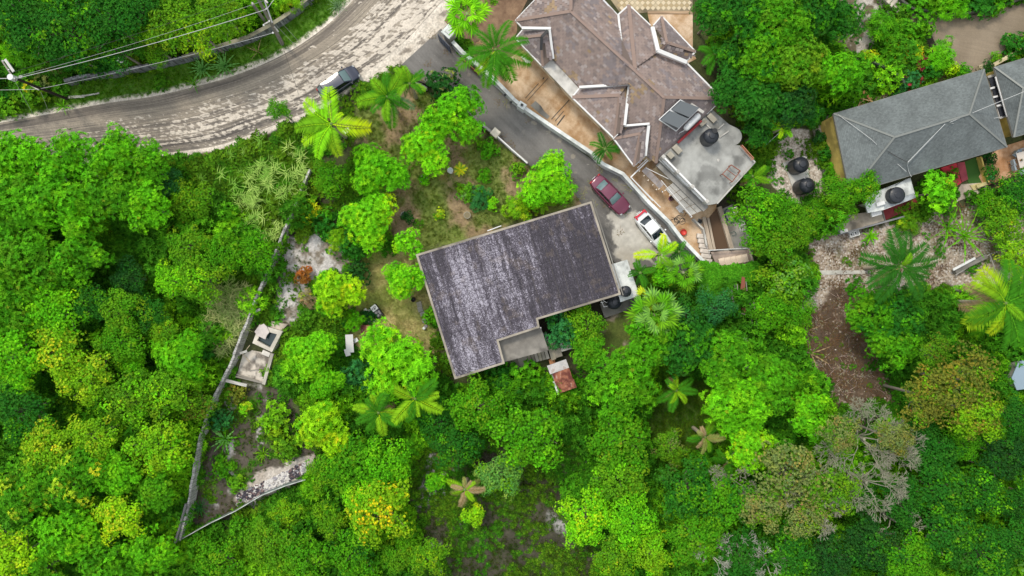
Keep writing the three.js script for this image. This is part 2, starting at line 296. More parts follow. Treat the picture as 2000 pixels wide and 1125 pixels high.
// ---------------------------------------------------------------- road: worn mud and white marl, streaked along the way
function resample(list, n) {
  const l = [0]; for (let i = 1; i < list.length; i++) l.push(l[i - 1] + Math.hypot(list[i][0] - list[i - 1][0], list[i][1] - list[i - 1][1]));
  return Array.from({ length: n }, (_, k) => { const s = l[l.length - 1] * k / (n - 1); let i = 1; while (i < l.length - 1 && l[i] < s) i++; const t = (s - l[i - 1]) / (l[i] - l[i - 1]); return [lerp(list[i - 1][0], list[i][0], t), lerp(list[i - 1][1], list[i][1], t)]; });
}
{
  const N = 90, K = 6, smooth = (a) => new THREE.CatmullRomCurve3(a.map(([x, y]) => V(x, 0, y))).getSpacedPoints(N - 1).map((v) => [v.x, v.z]);
  const up = smooth(ROAD_UP), lo = smooth(ROAD_LO), p = [], uv = [], ix = [];
  for (let i = 0; i < N; i++) for (let k = 0; k <= K; k++) { const q = P(lerp(up[i][0], lo[i][0], k / K), lerp(up[i][1], lo[i][1], k / K), 0.004); p.push(q.x, q.y, q.z); uv.push(i / (N - 1), k / K); }
  for (let i = 0; i < N - 1; i++) for (let k = 0; k < K; k++) { const a = i * (K + 1) + k; ix.push(a, a + 1, a + K + 1, a + 1, a + K + 2, a + K + 1); }
  const g = new THREE.BufferGeometry(); g.setAttribute('position', new THREE.Float32BufferAttribute(p, 3)); g.setAttribute('uv', new THREE.Float32BufferAttribute(uv, 2)); g.setIndex(ix); g.computeVertexNormals();
  const t = texture(2048, 512, (x, y, o) => {
    const u = x / 2048, v = y / 512, X = u * 56, Y = v * 6.5;
    const n = fbm(X * 2.2, Y * 2.2, 5), st = fbm(X * 0.3 + 3, Y * 5.5, 6), bl = fbm(X * 1.15 + 40, Y * 1.9, 5), f = vn(X * 14, Y * 14), edge = fbm(X * 3.6, Y * 4.6 + 9, 5);
    mixc(o, c3(0.12, 0.107, 0.097), c3(0.32, 0.28, 0.23), sstep(0.25, 0.75, st * 0.6 + n * 0.4));
    mixc(o, o, c3(0.33, 0.285, 0.22), 0.55 * sstep(0.35, 0.1, Math.abs(v - 0.22)) * sstep(0.2, 0.5, u));
    mixc(o, o, c3(0.075, 0.065, 0.062), 0.6 * sstep(0.12, 0.02, Math.abs(v - 0.08 - 0.03 * n)));
    mixc(o, o, c3(0.06, 0.055, 0.055), 0.55 * sstep(0.1, 0.02, Math.abs(v - 0.9 + 0.05 * n)) * sstep(0.85, 0.5, u));
    // white marl: thin broken streaks at the west end, thick blotches at the east end
    const cover = lerp(-0.36, -0.03, sstep(0.02, 0.55, u)) + lerp(0, 0.11, sstep(0.6, 0.85, u)) - 0.42 * sstep(0.42, 0.16, v) * (1 - 0.25 * sstep(0.75, 1, u)) - 0.2 * sstep(0.82, 0.97, v) * sstep(0.75, 0.5, u) + 0.06 * Math.sin(v * 38 + n * 3);
    const w = sstep(0.46, 0.6, lerp(st, bl, 0.25 + 0.5 * sstep(0.45, 0.8, u)) + cover + (edge - 0.5) * 0.95);
    const rut = fbm(X * 0.07 + 2, Y * 7 + 30, 4), r2 = fbm(X * 0.12 + 9, Y * 16, 3); mixc(o, o, c3(0.075, 0.066, 0.06), 0.6 * sstep(0.54, 0.7, rut)); mixc(o, o, c3(0.42, 0.365, 0.29), 0.5 * sstep(0.52, 0.7, r2));
    const k = 0.8 + 0.4 * n; mixc(o, o, c3(0.62 * k, 0.56 * k, 0.48 * k), w * (0.9 - 0.35 * sstep(0.55, 0.72, rut)));
    const g2 = 0.82 + 0.36 * f; o[0] *= g2; o[1] *= g2; o[2] *= g2; o[3] = 0.3 + 0.45 * w + 0.25 * f;
  }, false, true);
  structure('road', g, new THREE.MeshStandardMaterial({ map: t.map, bumpMap: t.bump, bumpScale: 0.03, roughness: 0.9 }));
}

// ---------------------------------------------------------------- driveway, its concrete patch, patios
const DRIVE = [[782, 128], [862, 55], [872, 80], [930, 134], [990, 190], [1060, 243], [1165, 318], [1212, 345], [1250, 385], [1310, 450], [1352, 500], [1340, 530], [1270, 520], [1215, 530], [1190, 500], [1150, 420], [1112, 362], [1075, 335], [1030, 322], [985, 285], [945, 250], [900, 205], [850, 172], [815, 150]];
{
  const pale = [[1190, 428], [1200, 405], [1228, 408], [1256, 432], [1272, 462], [1296, 495], [1280, 520], [1250, 498], [1240, 524], [1216, 514], [1204, 488], [1194, 470]];
  const t = texture(1400, 1200, (x, y, o) => {
    const px = 770 + x * 600 / 1400, py = 40 + y * 500 / 1200, s = (px + py * 0.93) / 18, d = (px * 0.93 - py) / 18;
    const a = fbm(px / 55, py / 55, 5), l = fbm(s * 0.32, d * 2.2, 4), f = vn(x * 0.7, y * 0.7), g = fbm(px / 9, py / 9, 4);
    const k = (0.135 + 0.1 * (a - 0.45) + 0.07 * (l - 0.5) + 0.035 * (g - 0.5)) * (0.85 + 0.3 * f); o[0] = k * 1.04; o[1] = k; o[2] = k * 0.95;
    if (vn(px / 3 + 70, py / 3) > 0.975) mixc(o, o, c3(0.45, 0.43, 0.38), 0.6);
    mixc(o, o, c3(0.3, 0.27, 0.22), 0.7 * sstep(0.66, 0.74, fbm(px / 16 + 8, py / 16, 4)) * sstep(60, 0, Math.abs(px - 925 - (py - 125) * 1.05)));
    if (px > 1150) { const q = distPoly(px, py, pale) + (fbm(px / 20, py / 20 + 5, 5) - 0.5) * 46; mixc(o, o, c3(0.5 * (0.7 + 0.6 * g), 0.48 * (0.7 + 0.6 * g), 0.43 * (0.7 + 0.6 * g)), 0.92 * sstep(-3, 6, q)); mixc(o, o, c3(0.3, 0.24, 0.17), 0.4 * sstep(0, 12, q) * sstep(470, 510, py)); }
    o[3] = f;
  }, false, true);
  structure('driveway', sheet(pts(DRIVE, 0.008), (q) => [(q.x * 20.0024 + 1000 - 770) / 600, (q.z * 20.0024 + 562.5 - 40) / 500]), new THREE.MeshStandardMaterial({ map: t.map, bumpMap: t.bump, bumpScale: 0.008, roughness: 0.9 }));
}
const tan = tiled(7, 512, (x, y, o) => {
  const u = x / 512, v = y / 512, a = fbm(u * 7, v * 7, 5, 7, 7), s = fbm(u * 26, v * 26, 3, 26, 26), f = vn(u * 200, v * 200, 200, 200);
  mixc(o, c3(0.36, 0.21, 0.095), c3(0.62, 0.47, 0.32), sstep(0.22, 0.78, a * 0.7 + s * 0.3)); const k = 0.86 + 0.28 * f; o[0] *= k; o[1] *= k; o[2] *= k; o[3] = s;
}, 0.85, 0.006);
const PATIO = [[945, 128], [985, 118], [1030, 95], [1120, 180], [1240, 320], [1300, 300], [1400, 400], [1392, 440], [1378, 520], [1345, 488], [1311, 432], [1262, 386], [1220, 340], [1178, 318], [1104, 266], [1024, 210], [1004, 192]];
const patio = structure('patio', prism(pts(PATIO, 0.1), -0.05), tan);
// slots cut across the patio, and a hatch with a crumbling slab
for (const [a, b, w] of [[[1026, 192], [1052, 163], 1.3], [[1030, 197], [1070, 153], 1.1], [[1060, 155], [1063, 151], 2], [[1077, 233], [1112, 195], 1.6], [[1084, 237], [1101, 217], 1.4], [[1088, 245], [1103, 225], 2.4]])
  mesh('drain_slot', bar(P(...a, 0.098), P(...b, 0.098), w * 0.05, 0.014), M.black, patio);
mesh('hatch_slab', prism(pts([[1036, 206], [1046, 197], [1057, 207], [1063, 217], [1074, 227], [1069, 233], [1055, 223]], 0.112), 0.09), M.concreteDark, patio);
structure('planting_bed', prism(pts([[868, 40], [905, -20], [1040, -20], [1010, 40], [1010, 60], [1004, 78], [1030, 95], [985, 118], [945, 128], [905, 92]], 0.03), -0.05), tiled(5, 256, (x, y, o) => { const n = fbm(x / 20, y / 20, 4, 12.8, 12.8), f = hash(x, y); mixc(o, c3(0.1, 0.055, 0.035), c3(0.32, 0.21, 0.13), n); const k = 0.8 + 0.4 * f; o[0] *= k; o[1] *= k; o[2] *= k; }, 0.95));
// terrace behind the shingled house, paved with small square tiles set on the diagonal
{
  const area = [[1150, -60], [1353, -60], [1353, 22], [1265, 24], [1215, 30]];
  const t = structure('terrace', prism(pts(area, 0.05), -0.05), concrete(0.3, 0.25, 0.17));
  const tri = [new Tri(), new Tri(), new Tri()], r = rng(3), s = 0.36, e = 0.03;
  for (let i = -40; i < 40; i++) for (let k = -40; k < 40; k++) {
    const c = P(1250, -10, 0.064), a = Math.PI / 4, x = c.x + (i * Math.cos(a) - k * Math.sin(a)) * s, z = c.z + (i * Math.sin(a) + k * Math.cos(a)) * s, px = 1000 + x * 20.02, py = 562.5 + z * 20.02;
    if (distPoly(px, py, area) < 6) continue;
    const y = 0.064 + r() * 0.006, h = (s - e) / 2, v = [[-h, -h], [-h, h], [h, h], [h, -h]].map(([u, w]) => V(x + u * Math.cos(a) - w * Math.sin(a), y, z + u * Math.sin(a) + w * Math.cos(a)));
    const q = tri[(i + k) & 1 ? 0 : r() < 0.8 ? 1 : 2]; q.quad(v[0], v[1], v[2], v[3]);
    for (let m = 0; m < 4; m++) { const A = v[m], B = v[(m + 1) % 4]; q.quad(A, V(A.x, 0.045, A.z), V(B.x, 0.045, B.z), B); }
  }
  [[0.62, 0.53, 0.37], [0.42, 0.33, 0.19], [0.5, 0.42, 0.28]].forEach((c, i) => tag(mesh('paving_tile', tri[i].geo(), mat(...c, 0.8), t), null, null, null, 'stuff'));
  structure('side_patio', prism(pts([[1265, 26], [1353, 26], [1353, 100], [1360, 115], [1340, 125], [1270, 50]], 0.05), -0.05), variant(tan, 1.15, 1.2, 1.3));
  mesh('kerb_strip', bar(P(1265, 24.5, 0.07), P(1353, 24.5, 0.07), 0.25, 0.12), concrete(0.42, 0.3, 0.2), t);
}
// brown paved drive of the neighbours, top right
structure('paved_drive', sheet(pts([[1765, 25], [1800, 20], [1830, 30], [1880, 28], [1960, 15], [2120, -30], [2120, 60], [1990, 70], [1950, 108], [1915, 140], [1880, 150], [1840, 110], [1815, 60], [1770, 50]], 0.008)), tiled(8, 512, (x, y, o) => {
  const u = x / 512, v = y / 512, a = fbm(u * 6, v * 6, 5, 6, 6), f = vn(u * 240, v * 240, 240, 240), s = fbm(u * 3 + v, v * 60 - u * 14, 3); mixc(o, c3(0.19, 0.15, 0.105), c3(0.3, 0.245, 0.18), a); const k = 0.8 + 0.24 * f + 0.2 * (s - 0.3); o[0] *= k; o[1] *= k; o[2] *= k; o[3] = f;
}, 0.9, 0.006));
// gravel track across the slope at the right
structure('track', sheet(pts([[1590, 528], [1700, 528], [1702, 534], [1640, 536], [1590, 537]], 0.06)), concrete(0.5, 0.5, 0.47));
// ---------------------------------------------------------------- building helpers
const planeOf = (a, b, c) => { const n = b.clone().sub(a).cross(c.clone().sub(a)).normalize(); if (n.y < 0) n.negate(); return { n, d: n.dot(a) }; };
// the plan point of the drone survey brought onto a roof plane
function onPlane(px, py, pl) { const dir = P(px, py, 0).sub(V(0, H, 0)), t = (pl.d - pl.n.y * H) / pl.n.dot(dir); return V(0, H, 0).addScaledVector(dir, t); }
function inset(points, d) {
  const n = points.length, s = area2(points) > 0 ? 1 : -1, out = [];
  for (let i = 0; i < n; i++) {
    const p = points[i], a = points[(i + n - 1) % n], b = points[(i + 1) % n];
    const u = V(p.x - a.x, 0, p.z - a.z).normalize(), v = V(b.x - p.x, 0, b.z - p.z).normalize();
    const nu = V(-u.z, 0, u.x).multiplyScalar(s), nv = V(-v.z, 0, v.x).multiplyScalar(s), m = nu.clone().add(nv).normalize();
    out.push(p.clone().addScaledVector(m, d / Math.max(0.35, m.dot(nu))));
  }
  return out;
}
const atY = (list, y) => list.map((p) => V(p.x, y, p.z));
function clipHalf(list, f) { const o = []; for (let i = 0; i < list.length; i++) { const a = list[i], b = list[(i + 1) % list.length], fa = f(a), fb = f(b); if (fa >= 0) o.push(a); if (fa * fb < 0) o.push(a.clone().lerp(b, fa / (fa - fb))); } return o; }
// a face of a shingled roof: backing plus real shingles, each lifted at its lower edge
function shingledFace(parent, corners, backMat, colors, seed, w = 0.38, row = 0.25) {
  const c = corners, pl = planeOf(c[0], c[1], c[2]), n = pl.n;
  const e1 = V(0, 1, 0).cross(n).normalize(), e2 = n.clone().cross(e1).normalize(); if (e2.y > 0) e2.negate();
  mesh('roof_face', sheet(c, (q) => [q.dot(e1), q.dot(e2)]), backMat, parent);
  const o = c[0], poly = c.map((q) => [q.clone().sub(o).dot(e1), q.clone().sub(o).dot(e2)]), xs = poly.map((p) => p[0]), ys = poly.map((p) => p[1]);
  const r = rng(seed), pos = [], col = [];
  const at = (u, v, h) => o.clone().addScaledVector(e1, u).addScaledVector(e2, v).addScaledVector(n, h);
  for (let j = Math.floor(Math.min(...ys) / row); j < Math.max(...ys) / row; j++) for (let i = Math.floor(Math.min(...xs) / w) - 1; i < Math.max(...xs) / w + 1; i++) {
    const u0 = (i + (j & 1 ? 0.5 : 0) + (r() - 0.5) * 0.08) * w, v0 = j * row + (r() - 0.5) * 0.02, um = u0 + w / 2, vm = v0 + row / 2, tone = r();
    if (!inPoly(um, vm, poly)) continue;
    let u1 = u0 + w * (0.9 + 0.06 * r()), v1 = v0 + row * 1.12, h1 = 0.03 + 0.014 * r(), h0 = 0.012, ua = u0;
    // trim the pieces that cross the edge
    for (let k = 0; k < 6 && !inPoly(ua, vm, poly); k++) ua += w * 0.08; for (let k = 0; k < 6 && !inPoly(u1, vm, poly); k++) u1 -= w * 0.08;
    if (!inPoly(um, v1, poly)) v1 = v0 + row * 0.85; if (!inPoly(um, v1, poly)) v1 = v0 + row * 0.6;
    const A = at(ua, v0, h0), B = at(u1, v0, h0), C = at(u1, v1, h1), D = at(ua, v1, h1), C0 = at(u1, v1, 0.002), D0 = at(ua, v1, 0.002), B0 = at(u1, v0, 0.002), A0 = at(ua, v0, 0.002);
    const wd = A.clone(), k = colors(r, tone, wd), face = (a, b, d, e) => { pos.push(a, b, d, a, d, e); for (let m = 0; m < 6; m++) col.push(...k); };
    const up = B.clone().sub(A).cross(C.clone().sub(A)).dot(n) > 0;
    up ? face(A, B, C, D) : face(D, C, B, A); up ? face(D, C, C0, D0) : face(D0, C0, C, D); face(B, B0, C0, C); face(D, D0, A0, A);
  }
  const g = new THREE.BufferGeometry(); g.setAttribute('position', new THREE.Float32BufferAttribute(pos.flatMap((p) => [p.x, p.y, p.z]), 3)); g.setAttribute('color', new THREE.Float32BufferAttribute(col, 3)); g.computeVertexNormals();
  const s = mesh('shingles', g, M.shingle, parent); s.userData.kind = 'stuff';
}
M.shingle = mat(1, 1, 1, 0.9, { vertexColors: true });

// ================================================================ house in the middle, flat felt roof
{
  const t = thing('flat_roof_house', 'house with large flat roof of cracked black felt and patchy pale paint', 'house');
  const out = [[812, 497], [1155, 393], [1213, 575], [1051, 624], [1054, 640], [974, 666], [986, 710], [888, 741]], top = pts(out, 3.7);
  mesh('wall', prism(atY(inset(top, 0.55), 3.4), 0), M.cream, t);
  mesh('roof_slab', slab(atY(inset(top, 0.02), 3.66), 0.24), M.fascia, t);
  // raised lip around the roof
  const lip = [], inn = inset(top, 0.19), inl = atY(inn, 3.72), ou = atY(top, 3.72);
  for (let i = 0; i < ou.length; i++) { const j = (i + 1) % ou.length; lip.push(prism([ou[i], ou[j], inl[j], inl[i]], 3.6)); }
  mesh('roof_lip', lip, M.fascia, t);
  const A = inn[0], u = inn[1].clone().sub(A).setY(0).normalize(), v = V(-u.z, 0, u.x); if (v.z < 0) v.negate();
  const felt = (() => {
    const tx = texture(1400, 1100, (x, y, o) => {
      const U = x / 70, W = y / 70; // metres across and along the strips
      const wob = (fbm(U * 1.1, W * 1.1, 3) - 0.5) * 0.8, [d1, d2, id] = worley((U + wob * 0.5) * 3.3, (W + wob * 0.5) * 2.3), crack = d2 - d1, [e1, e2] = worley(U * 8 + wob, W * 7), f = vn(U * 38, W * 38), f2 = vn(U * 17, W * 14), n = fbm(U * 2.2, W * 1.6, 4);
      const st = fbm(U * 3.4 + 20, W * 0.36, 4), big = fbm(U * 0.22 + 5, W * 0.2 + 3, 3);
      let pale = 0.2 + 1.5 * (st - 0.45) + 0.24 * sstep(11.5, 4, U) * sstep(0, 2.2, U) + 0.8 * (big - 0.5) + 0.55 * (n - 0.5);
      pale -= 0.42 * sstep(8, 14, U); pale += 0.28 * (id - 0.5);
      pale *= 1 - 0.75 * sstep(0.66, 0.76, fbm(U * 0.35 + 2, W * 0.35 + 8, 3));
      mixc(o, c3(0.036, 0.032, 0.044), c3(0.135, 0.12, 0.158), clamp(pale + 0.5 * (f2 - 0.4)));
      const flake = sstep(0.6, 0.74, f * 0.5 + f2 * 0.5 + (pale - 0.42) * 0.42); mixc(o, o, c3(0.48, 0.465, 0.55), flake * 0.75);
      mixc(o, o, c3(0.3, 0.28, 0.32), 0.5 * sstep(0.6, 0.85, f * 0.6 + vn(U * 52, W * 46) * 0.4)); mixc(o, o, c3(0.02, 0.018, 0.024), 0.5 * sstep(0.36, 0.2, vn(U * 21 + 9, W * 16)));
      mixc(o, o, c3(0.25, 0.19, 0.13), 0.16 * sstep(0.6, 0.72, fbm(U * 1.3 + 60, W * 1.1, 4)));
      mixc(o, o, c3(0.018, 0.016, 0.022), 0.7 * sstep(0.13, 0.03, crack)); mixc(o, o, c3(0.025, 0.022, 0.03), 0.5 * sstep(0.1, 0.03, e2 - e1));
      o[3] = 0.45 + 0.25 * f - 0.4 * sstep(0.12, 0.02, crack) + 0.2 * flake;
    }, false, true);
    return new THREE.MeshStandardMaterial({ map: tx.map, bumpMap: tx.bump, bumpScale: 0.03, roughness: 0.85 });
  })();
  const uvf = (q) => [(V(q.x - A.x, 0, q.z - A.z).dot(u) + 0.6) / 20, (V(q.x - A.x, 0, q.z - A.z).dot(v) + 0.3) / 15.7];
  const r = rng(12); let s = -0.5;
  // strips of felt, lapped over each other
  while (s < 18.5) {
    const w = 0.9 + 0.2 * r(), y = 3.7 + 0.03 * r(), e = s + w, f = (q) => V(q.x - A.x, 0, q.z - A.z).dot(u);
    const full = atY(inn, y), p1 = clipHalf(clipHalf(full, (q) => f(q) - s - 0.02), (q) => e - f(q)); s = e;
    if (p1.length > 2 && Math.abs(area2(p1)) > 0.05) mesh('felt_strip', prism(p1, 3.64, uvf), felt, t);
  }
  // lower concrete roof in the notch
  mesh('lower_roof', slab(pts([[968, 661], [1056, 638], [1071, 684], [985, 707]], 2.75), 0.2), concrete(0.2, 0.19, 0.175), t);
  mesh('lower_wall', prism(pts([[985, 665], [1048, 650], [1058, 680], [992, 697]], 2.54), 0), M.cream, t);
  mesh('roof_edge_pipe', rod(P(952, 451, 3.78), P(979, 441, 3.78), 0.05), M.whitePaint, t);
  mesh('downpipe', rod(P(1056, 640, 3.4), P(1057, 645, 0.1), 0.05), M.whitePaint, t);
  // gutter along the right eave
  mesh('gutter', bar(P(1158, 393, 3.62), P(1217, 577, 3.62), 0.1, 0.1), M.concreteDark, t);
}
{ // white annex slab and platform at its lower right corner
  const t = thing('annex', 'low annex with white painted slab roof beside the flat roofed house', 'annex');
  mesh('roof_slab', slab(pts([[1192, 517], [1225, 507], [1249, 577], [1212, 590]], 2.2), 0.18), M.whiteWall, t);
  mesh('wall', prism(pts([[1196, 521], [1222, 514], [1243, 572], [1214, 582]], 2.0), 0), M.concretePale, t);
  mesh('platform', prism(pts([[1172, 594], [1245, 572], [1251, 597], [1181, 621]], 0.45), 0), M.concreteDark, t);
}
{ // steps and slabs behind it
  const t = thing('garden_steps', 'worn concrete steps and landing slabs behind the flat roofed house', 'steps');
  const d = V(0.957, 0, -0.29), e = V(0.29, 0, 0.957), o = P(1010, 702, 0);
  const q = (a, b, w, l, y, m, name) => { const c = o.clone().addScaledVector(d, a).addScaledVector(e, b), g = cbox(w - 0.03, y, l - 0.03, 0, y / 2, 0, 0, 0.015); g.rotateY(Math.atan2(0.29, 0.957)); g.translate(c.x, 0, c.z); mesh(name, g, m, t); };
  const cs = [concrete(0.3, 0.28, 0.22), concrete(0.24, 0.225, 0.19), concrete(0.34, 0.32, 0.28)];
  q(-0.35, 0.1, 1.5, 1.6, 0.25, cs[1], 'landing'); q(0.55, 0.05, 1.0, 1.4, 0.32, cs[2], 'landing');
  for (let i = 0; i < 6; i++) q(1.2 + i * 0.34, 0.15, 0.34, 1.15, 0.42 + i * 0.14, cs[i % 3], 'step');
  q(3.4, 0.0, 0.5, 1.9, 1.25, cs[0], 'step'); q(3.95, -0.1, 0.75, 1.9, 1.2, cs[1], 'landing'); q(4.9, -0.45, 1.15, 1.8, 1.12, concrete(0.5, 0.5, 0.47), 'landing');
  q(1.8, -0.75, 0.75, 0.7, 0.75, concrete(0.45, 0.42, 0.34), 'block'); q(3.05, -1.2, 0.85, 1.2, 1.2, concrete(0.22, 0.24, 0.26), 'block'); q(3.2, 1.1, 0.6, 0.5, 0.6, M.terracotta, 'block'); q(0.95, -0.65, 0.5, 0.5, 0.6, cs[1], 'block');
}
{ // rusty shed
  const t = thing('shed', 'small shed roofed with rusty red corrugated sheets and one grey sheet', 'shed');
  const c = pts([[1068, 714], [1105, 701], [1126, 754], [1089, 770]], 2.2), ex = c[1].clone().sub(c[0]), ez = c[3].clone().sub(c[0]);
  const at = (a, b, y) => c[0].clone().addScaledVector(ex, a).addScaledVector(ez, b).setY(2.35 - 0.3 * b + y);
  mesh('wall', prism(pts([[1072, 720], [1102, 709], [1121, 752], [1091, 764]], 1.95), 0), M.woodGrey, t);
  const rust = tiled(2.4, 256, (x, y, o) => { const n = fbm(x / 32, y / 32, 4, 8, 8), s = fbm(x / 9, y / 70, 3), f = hash(x, y); mixc(o, c3(0.12, 0.03, 0.022), c3(0.36, 0.14, 0.08), sstep(0.25, 0.75, n)); mixc(o, o, c3(0.5, 0.44, 0.4), 0.7 * sstep(0.66, 0.8, s * 0.6 + n * 0.4)); const k = 0.85 + 0.3 * f; o[0] *= k; o[1] *= k; o[2] *= k; }, 0.85);
  const zinc = tiled(2.4, 256, (x, y, o) => { const n = fbm(x / 40, y / 40, 4, 6.4, 6.4), f = hash(x, y); mixc(o, c3(0.33, 0.32, 0.32), c3(0.6, 0.58, 0.56), n); mixc(o, o, c3(0.22, 0.12, 0.08), 0.5 * sstep(0.66, 0.78, n)); o[0] *= 0.9 + 0.2 * f; }, 0.55);
  // corrugated sheet over a piece of the roof
  const corr = (a0, a1, b0, b1, y) => { const T = new Tri(), N = Math.round((b1 - b0) * 36); const hh = (k) => y + 0.018 * Math.sin(k * Math.PI); for (let i = 0; i < N; i++) { const k0 = b0 + (b1 - b0) * i / N, k1 = b0 + (b1 - b0) * (i + 1) / N; T.quad(at(a0, k0, hh(i)), at(a0, k1, hh(i + 1)), at(a1, k1, hh(i + 1)), at(a1, k0, hh(i))); T.quad(at(a0, k0, hh(i) - 0.012), at(a1, k0, hh(i) - 0.012), at(a1, k1, hh(i + 1) - 0.012), at(a0, k1, hh(i + 1) - 0.012)); } return T.geo(); };
  mesh('roof_sheet', corr(0, 1, 0, 0.3, 0.07), zinc, t, 'grey zinc sheet');
  mesh('roof_sheet', corr(0.12, 1.0, 0.27, 0.5, 0.035), rust, t); mesh('roof_sheet', corr(0.08, 0.98, 0.48, 0.72, 0.05), rust, t); mesh('roof_sheet', corr(0.12, 1.02, 0.7, 1.0, 0.03), rust, t);
  mesh('edge_strip', bar(at(0.045, 0.56, 0.03), at(0.045, 1.02, 0.03), 0.2, 0.03), M.whiteWall, t, 'white strip on the left edge');
  for (const k of [0.02, 0.98]) mesh('rafter', bar(at(0, k, -0.07), at(1, k, -0.07), 0.06, 0.08), M.wood, t);
}

// ================================================================ brown shingled house
{
  const t = thing('shingled_house', 'large house with brown hipped shingle roof and white valley gutters', 'house');
  const back = mat(0.16, 0.125, 0.11, 0.95);
  const R1 = P(1115, 22, 6), R2 = P(1297, 190, 6), Wc = P(1007, 40, 3.4), Ec = P(1410, 193, 3.4), Mid = P(1240, 134, 6);
  const SW = planeOf(R1, R2, Wc), NE = planeOf(R1, R2, Ec), WT = planeOf(R1, P(1115, -60, 6), Wc), Sc = onPlane(1281, 319, SW), SE = planeOf(R2, Ec, Sc);
  const WL = planeOf(Mid, P(1228, 10, 3.7), P(1206, 30, 3.7)), WR = planeOf(Mid, P(1228, 10, 3.7), P(1272, 51, 3.7));
  const col = (base, warm) => (r, tone, q) => {
    const patch = fbm(q.x * 0.55 + 30, q.z * 0.55, 3), row = fbm(q.x * 2 + 9, q.z * 2, 2); let c = [base[0], base[1], base[2]];
    const k = 0.84 + 0.26 * tone + 0.4 * (row - 0.5); c = c.map((v) => v * k);
    if (tone > 0.82) c = [0.29 * k, 0.25 * k, 0.24 * k]; else if (tone < 0.12) c = [0.19, 0.155, 0.15];
    if (patch > 0.68 && r() < 0.5 * warm) c = [0.31 * k, 0.225 * k, 0.14 * k]; if (patch < 0.34 && r() < 0.7) c = [0.22 * k, 0.19 * k, 0.195 * k];
    return c;
  };
  const brown = col([0.27, 0.212, 0.192], 1), grey = col([0.2, 0.17, 0.17], 0.3), face = (list, c, seed) => shingledFace(t, list, back, c, seed);
  const on = (a, pl) => a.map(([x, y]) => onPlane(x, y, pl));
  face(on([[1007, 40], [1115, 22], [1240, 134], [1297, 190], [1281, 319], [1262, 306], [1269, 243], [1219, 247], [1230, 165], [1131, 172], [1079, 116], [1074, 56], [1022, 55]], SW), brown, 1);
  face(on([[1007, 40], [1045, 0], [1100, -60], [1115, -60], [1115, 22]], WT), brown, 2);
  face(on([[1115, 22], [1115, -60], [1120, -60], [1178, 0], [1207, 31], [1218, 126], [1240, 134]], NE), brown, 3);
  face(on([[1218, 126], [1207, 31], [1228, 10], [1240, 134]], WL), brown, 4);
  face(on([[1240, 134], [1228, 10], [1270, 50], [1288, 99]], WR), brown, 5);
  face(on([[1240, 134], [1288, 99], [1342, 124], [1410, 193], [1297, 190]], NE), brown, 6);
  face([R2, Ec, Sc], grey, 7);
  const hip = (V5, faces, seed, c) => faces.forEach((f, i) => face(f.map((k) => V5[k]), c, seed + i));
  const w1 = { a: P(1007, 75, 3.2), b: P(1022, 57, 3.2), c: P(1072, 58, 4.0), d: P(1079, 115, 4.0), e: P(1060, 130, 3.2), r: P(1058, 69, 4.4) };
  hip(w1, ['rabc', 'rea', 'rcde'].map((s) => [...s]), 20, grey);
  const w2 = { a: P(1117, 190, 3.2), b: P(1131, 173, 3.2), c: P(1228, 166, 4.0), d: P(1218, 248, 4.0), e: P(1200, 271, 3.2), r: P(1210, 186, 4.4) };
  hip(w2, ['rabc', 'rea', 'rcde'].map((s) => [...s]), 30, brown);
  const w3 = { a: P(1199, 271, 3.1), b: P(1219, 248, 3.1), c: P(1266, 243, 3.9), d: P(1259, 305, 3.9), e: P(1238, 324, 3.1), r: P(1250, 261, 4.2) };
  hip(w3, ['rabc', 'rea', 'rcde'].map((s) => [...s]), 40, grey);
  const n2 = { a: P(1276, 50, 3.6), b: P(1292, 32, 3.6), c: P(1358, 101, 3.6), d: P(1340, 120, 3.6), e: P(1291, 97, 4.0), r: P(1302, 83, 4.6) };
  hip(n2, ['rabe', 'rcb', 'redc'].map((s) => [...s]), 50, grey);
  // caps along ridges and hips, one lapped piece after another
  const capMat = mat(0.265, 0.195, 0.165, 0.9), cap = (a, b, w = 0.28, lift = 0.04) => { const p = along([a, b], 0.5), g = []; for (let i = 0; i < p.length - 1; i++) { const l = V(0, lift + 0.012 * (i & 1), 0); g.push(bar(p[i].clone().add(l), p[i + 1].clone().add(l), w, 0.03)); } return g; };
  mesh('ridge_cap', [...cap(R1, R2, 0.3), ...cap(R1, P(1115, -60, 6)), ...cap(Wc, R1), ...cap(Mid, P(1228, 10, 3.7), 0.34), ...cap(R2, Ec), ...cap(R2, Sc), ...cap(w2.a, w2.r, 0.3), ...cap(w2.r, w2.e), ...cap(w1.a, w1.r, 0.26), ...cap(w1.r, w1.e, 0.26), ...cap(w3.a, w3.r, 0.26), ...cap(w3.r, w3.e, 0.26), ...cap(n2.b, n2.r, 0.26), ...cap(n2.r, n2.c, 0.26), ...cap(n2.r, n2.e, 0.26)], capMat, t);
  // white valley gutters where the small roofs meet the big ones
  const gut = (a, b, w, h0 = 0.22) => { const T = a.clone().setY(a.y + h0), U = b.clone().setY(b.y + h0); mesh('valley_gutter', bar(T, U, w * 0.7, 0.3), M.whitePaint, t); };
  gut(P(1020, 57, 3.7), P(1076, 58, 4.4), 0.32); gut(P(1073, 60, 4.4), P(1080, 116, 3.3), 0.3);
  gut(P(1131, 172, 3.5), P(1230, 166, 4.2), 0.3); gut(P(1228, 168, 4.2), P(1219, 246, 3.7), 0.36);
  gut(P(1219, 247, 3.5), P(1268, 243, 4.1), 0.26); gut(P(1266, 246, 4.1), P(1259, 305, 3.3), 0.36);
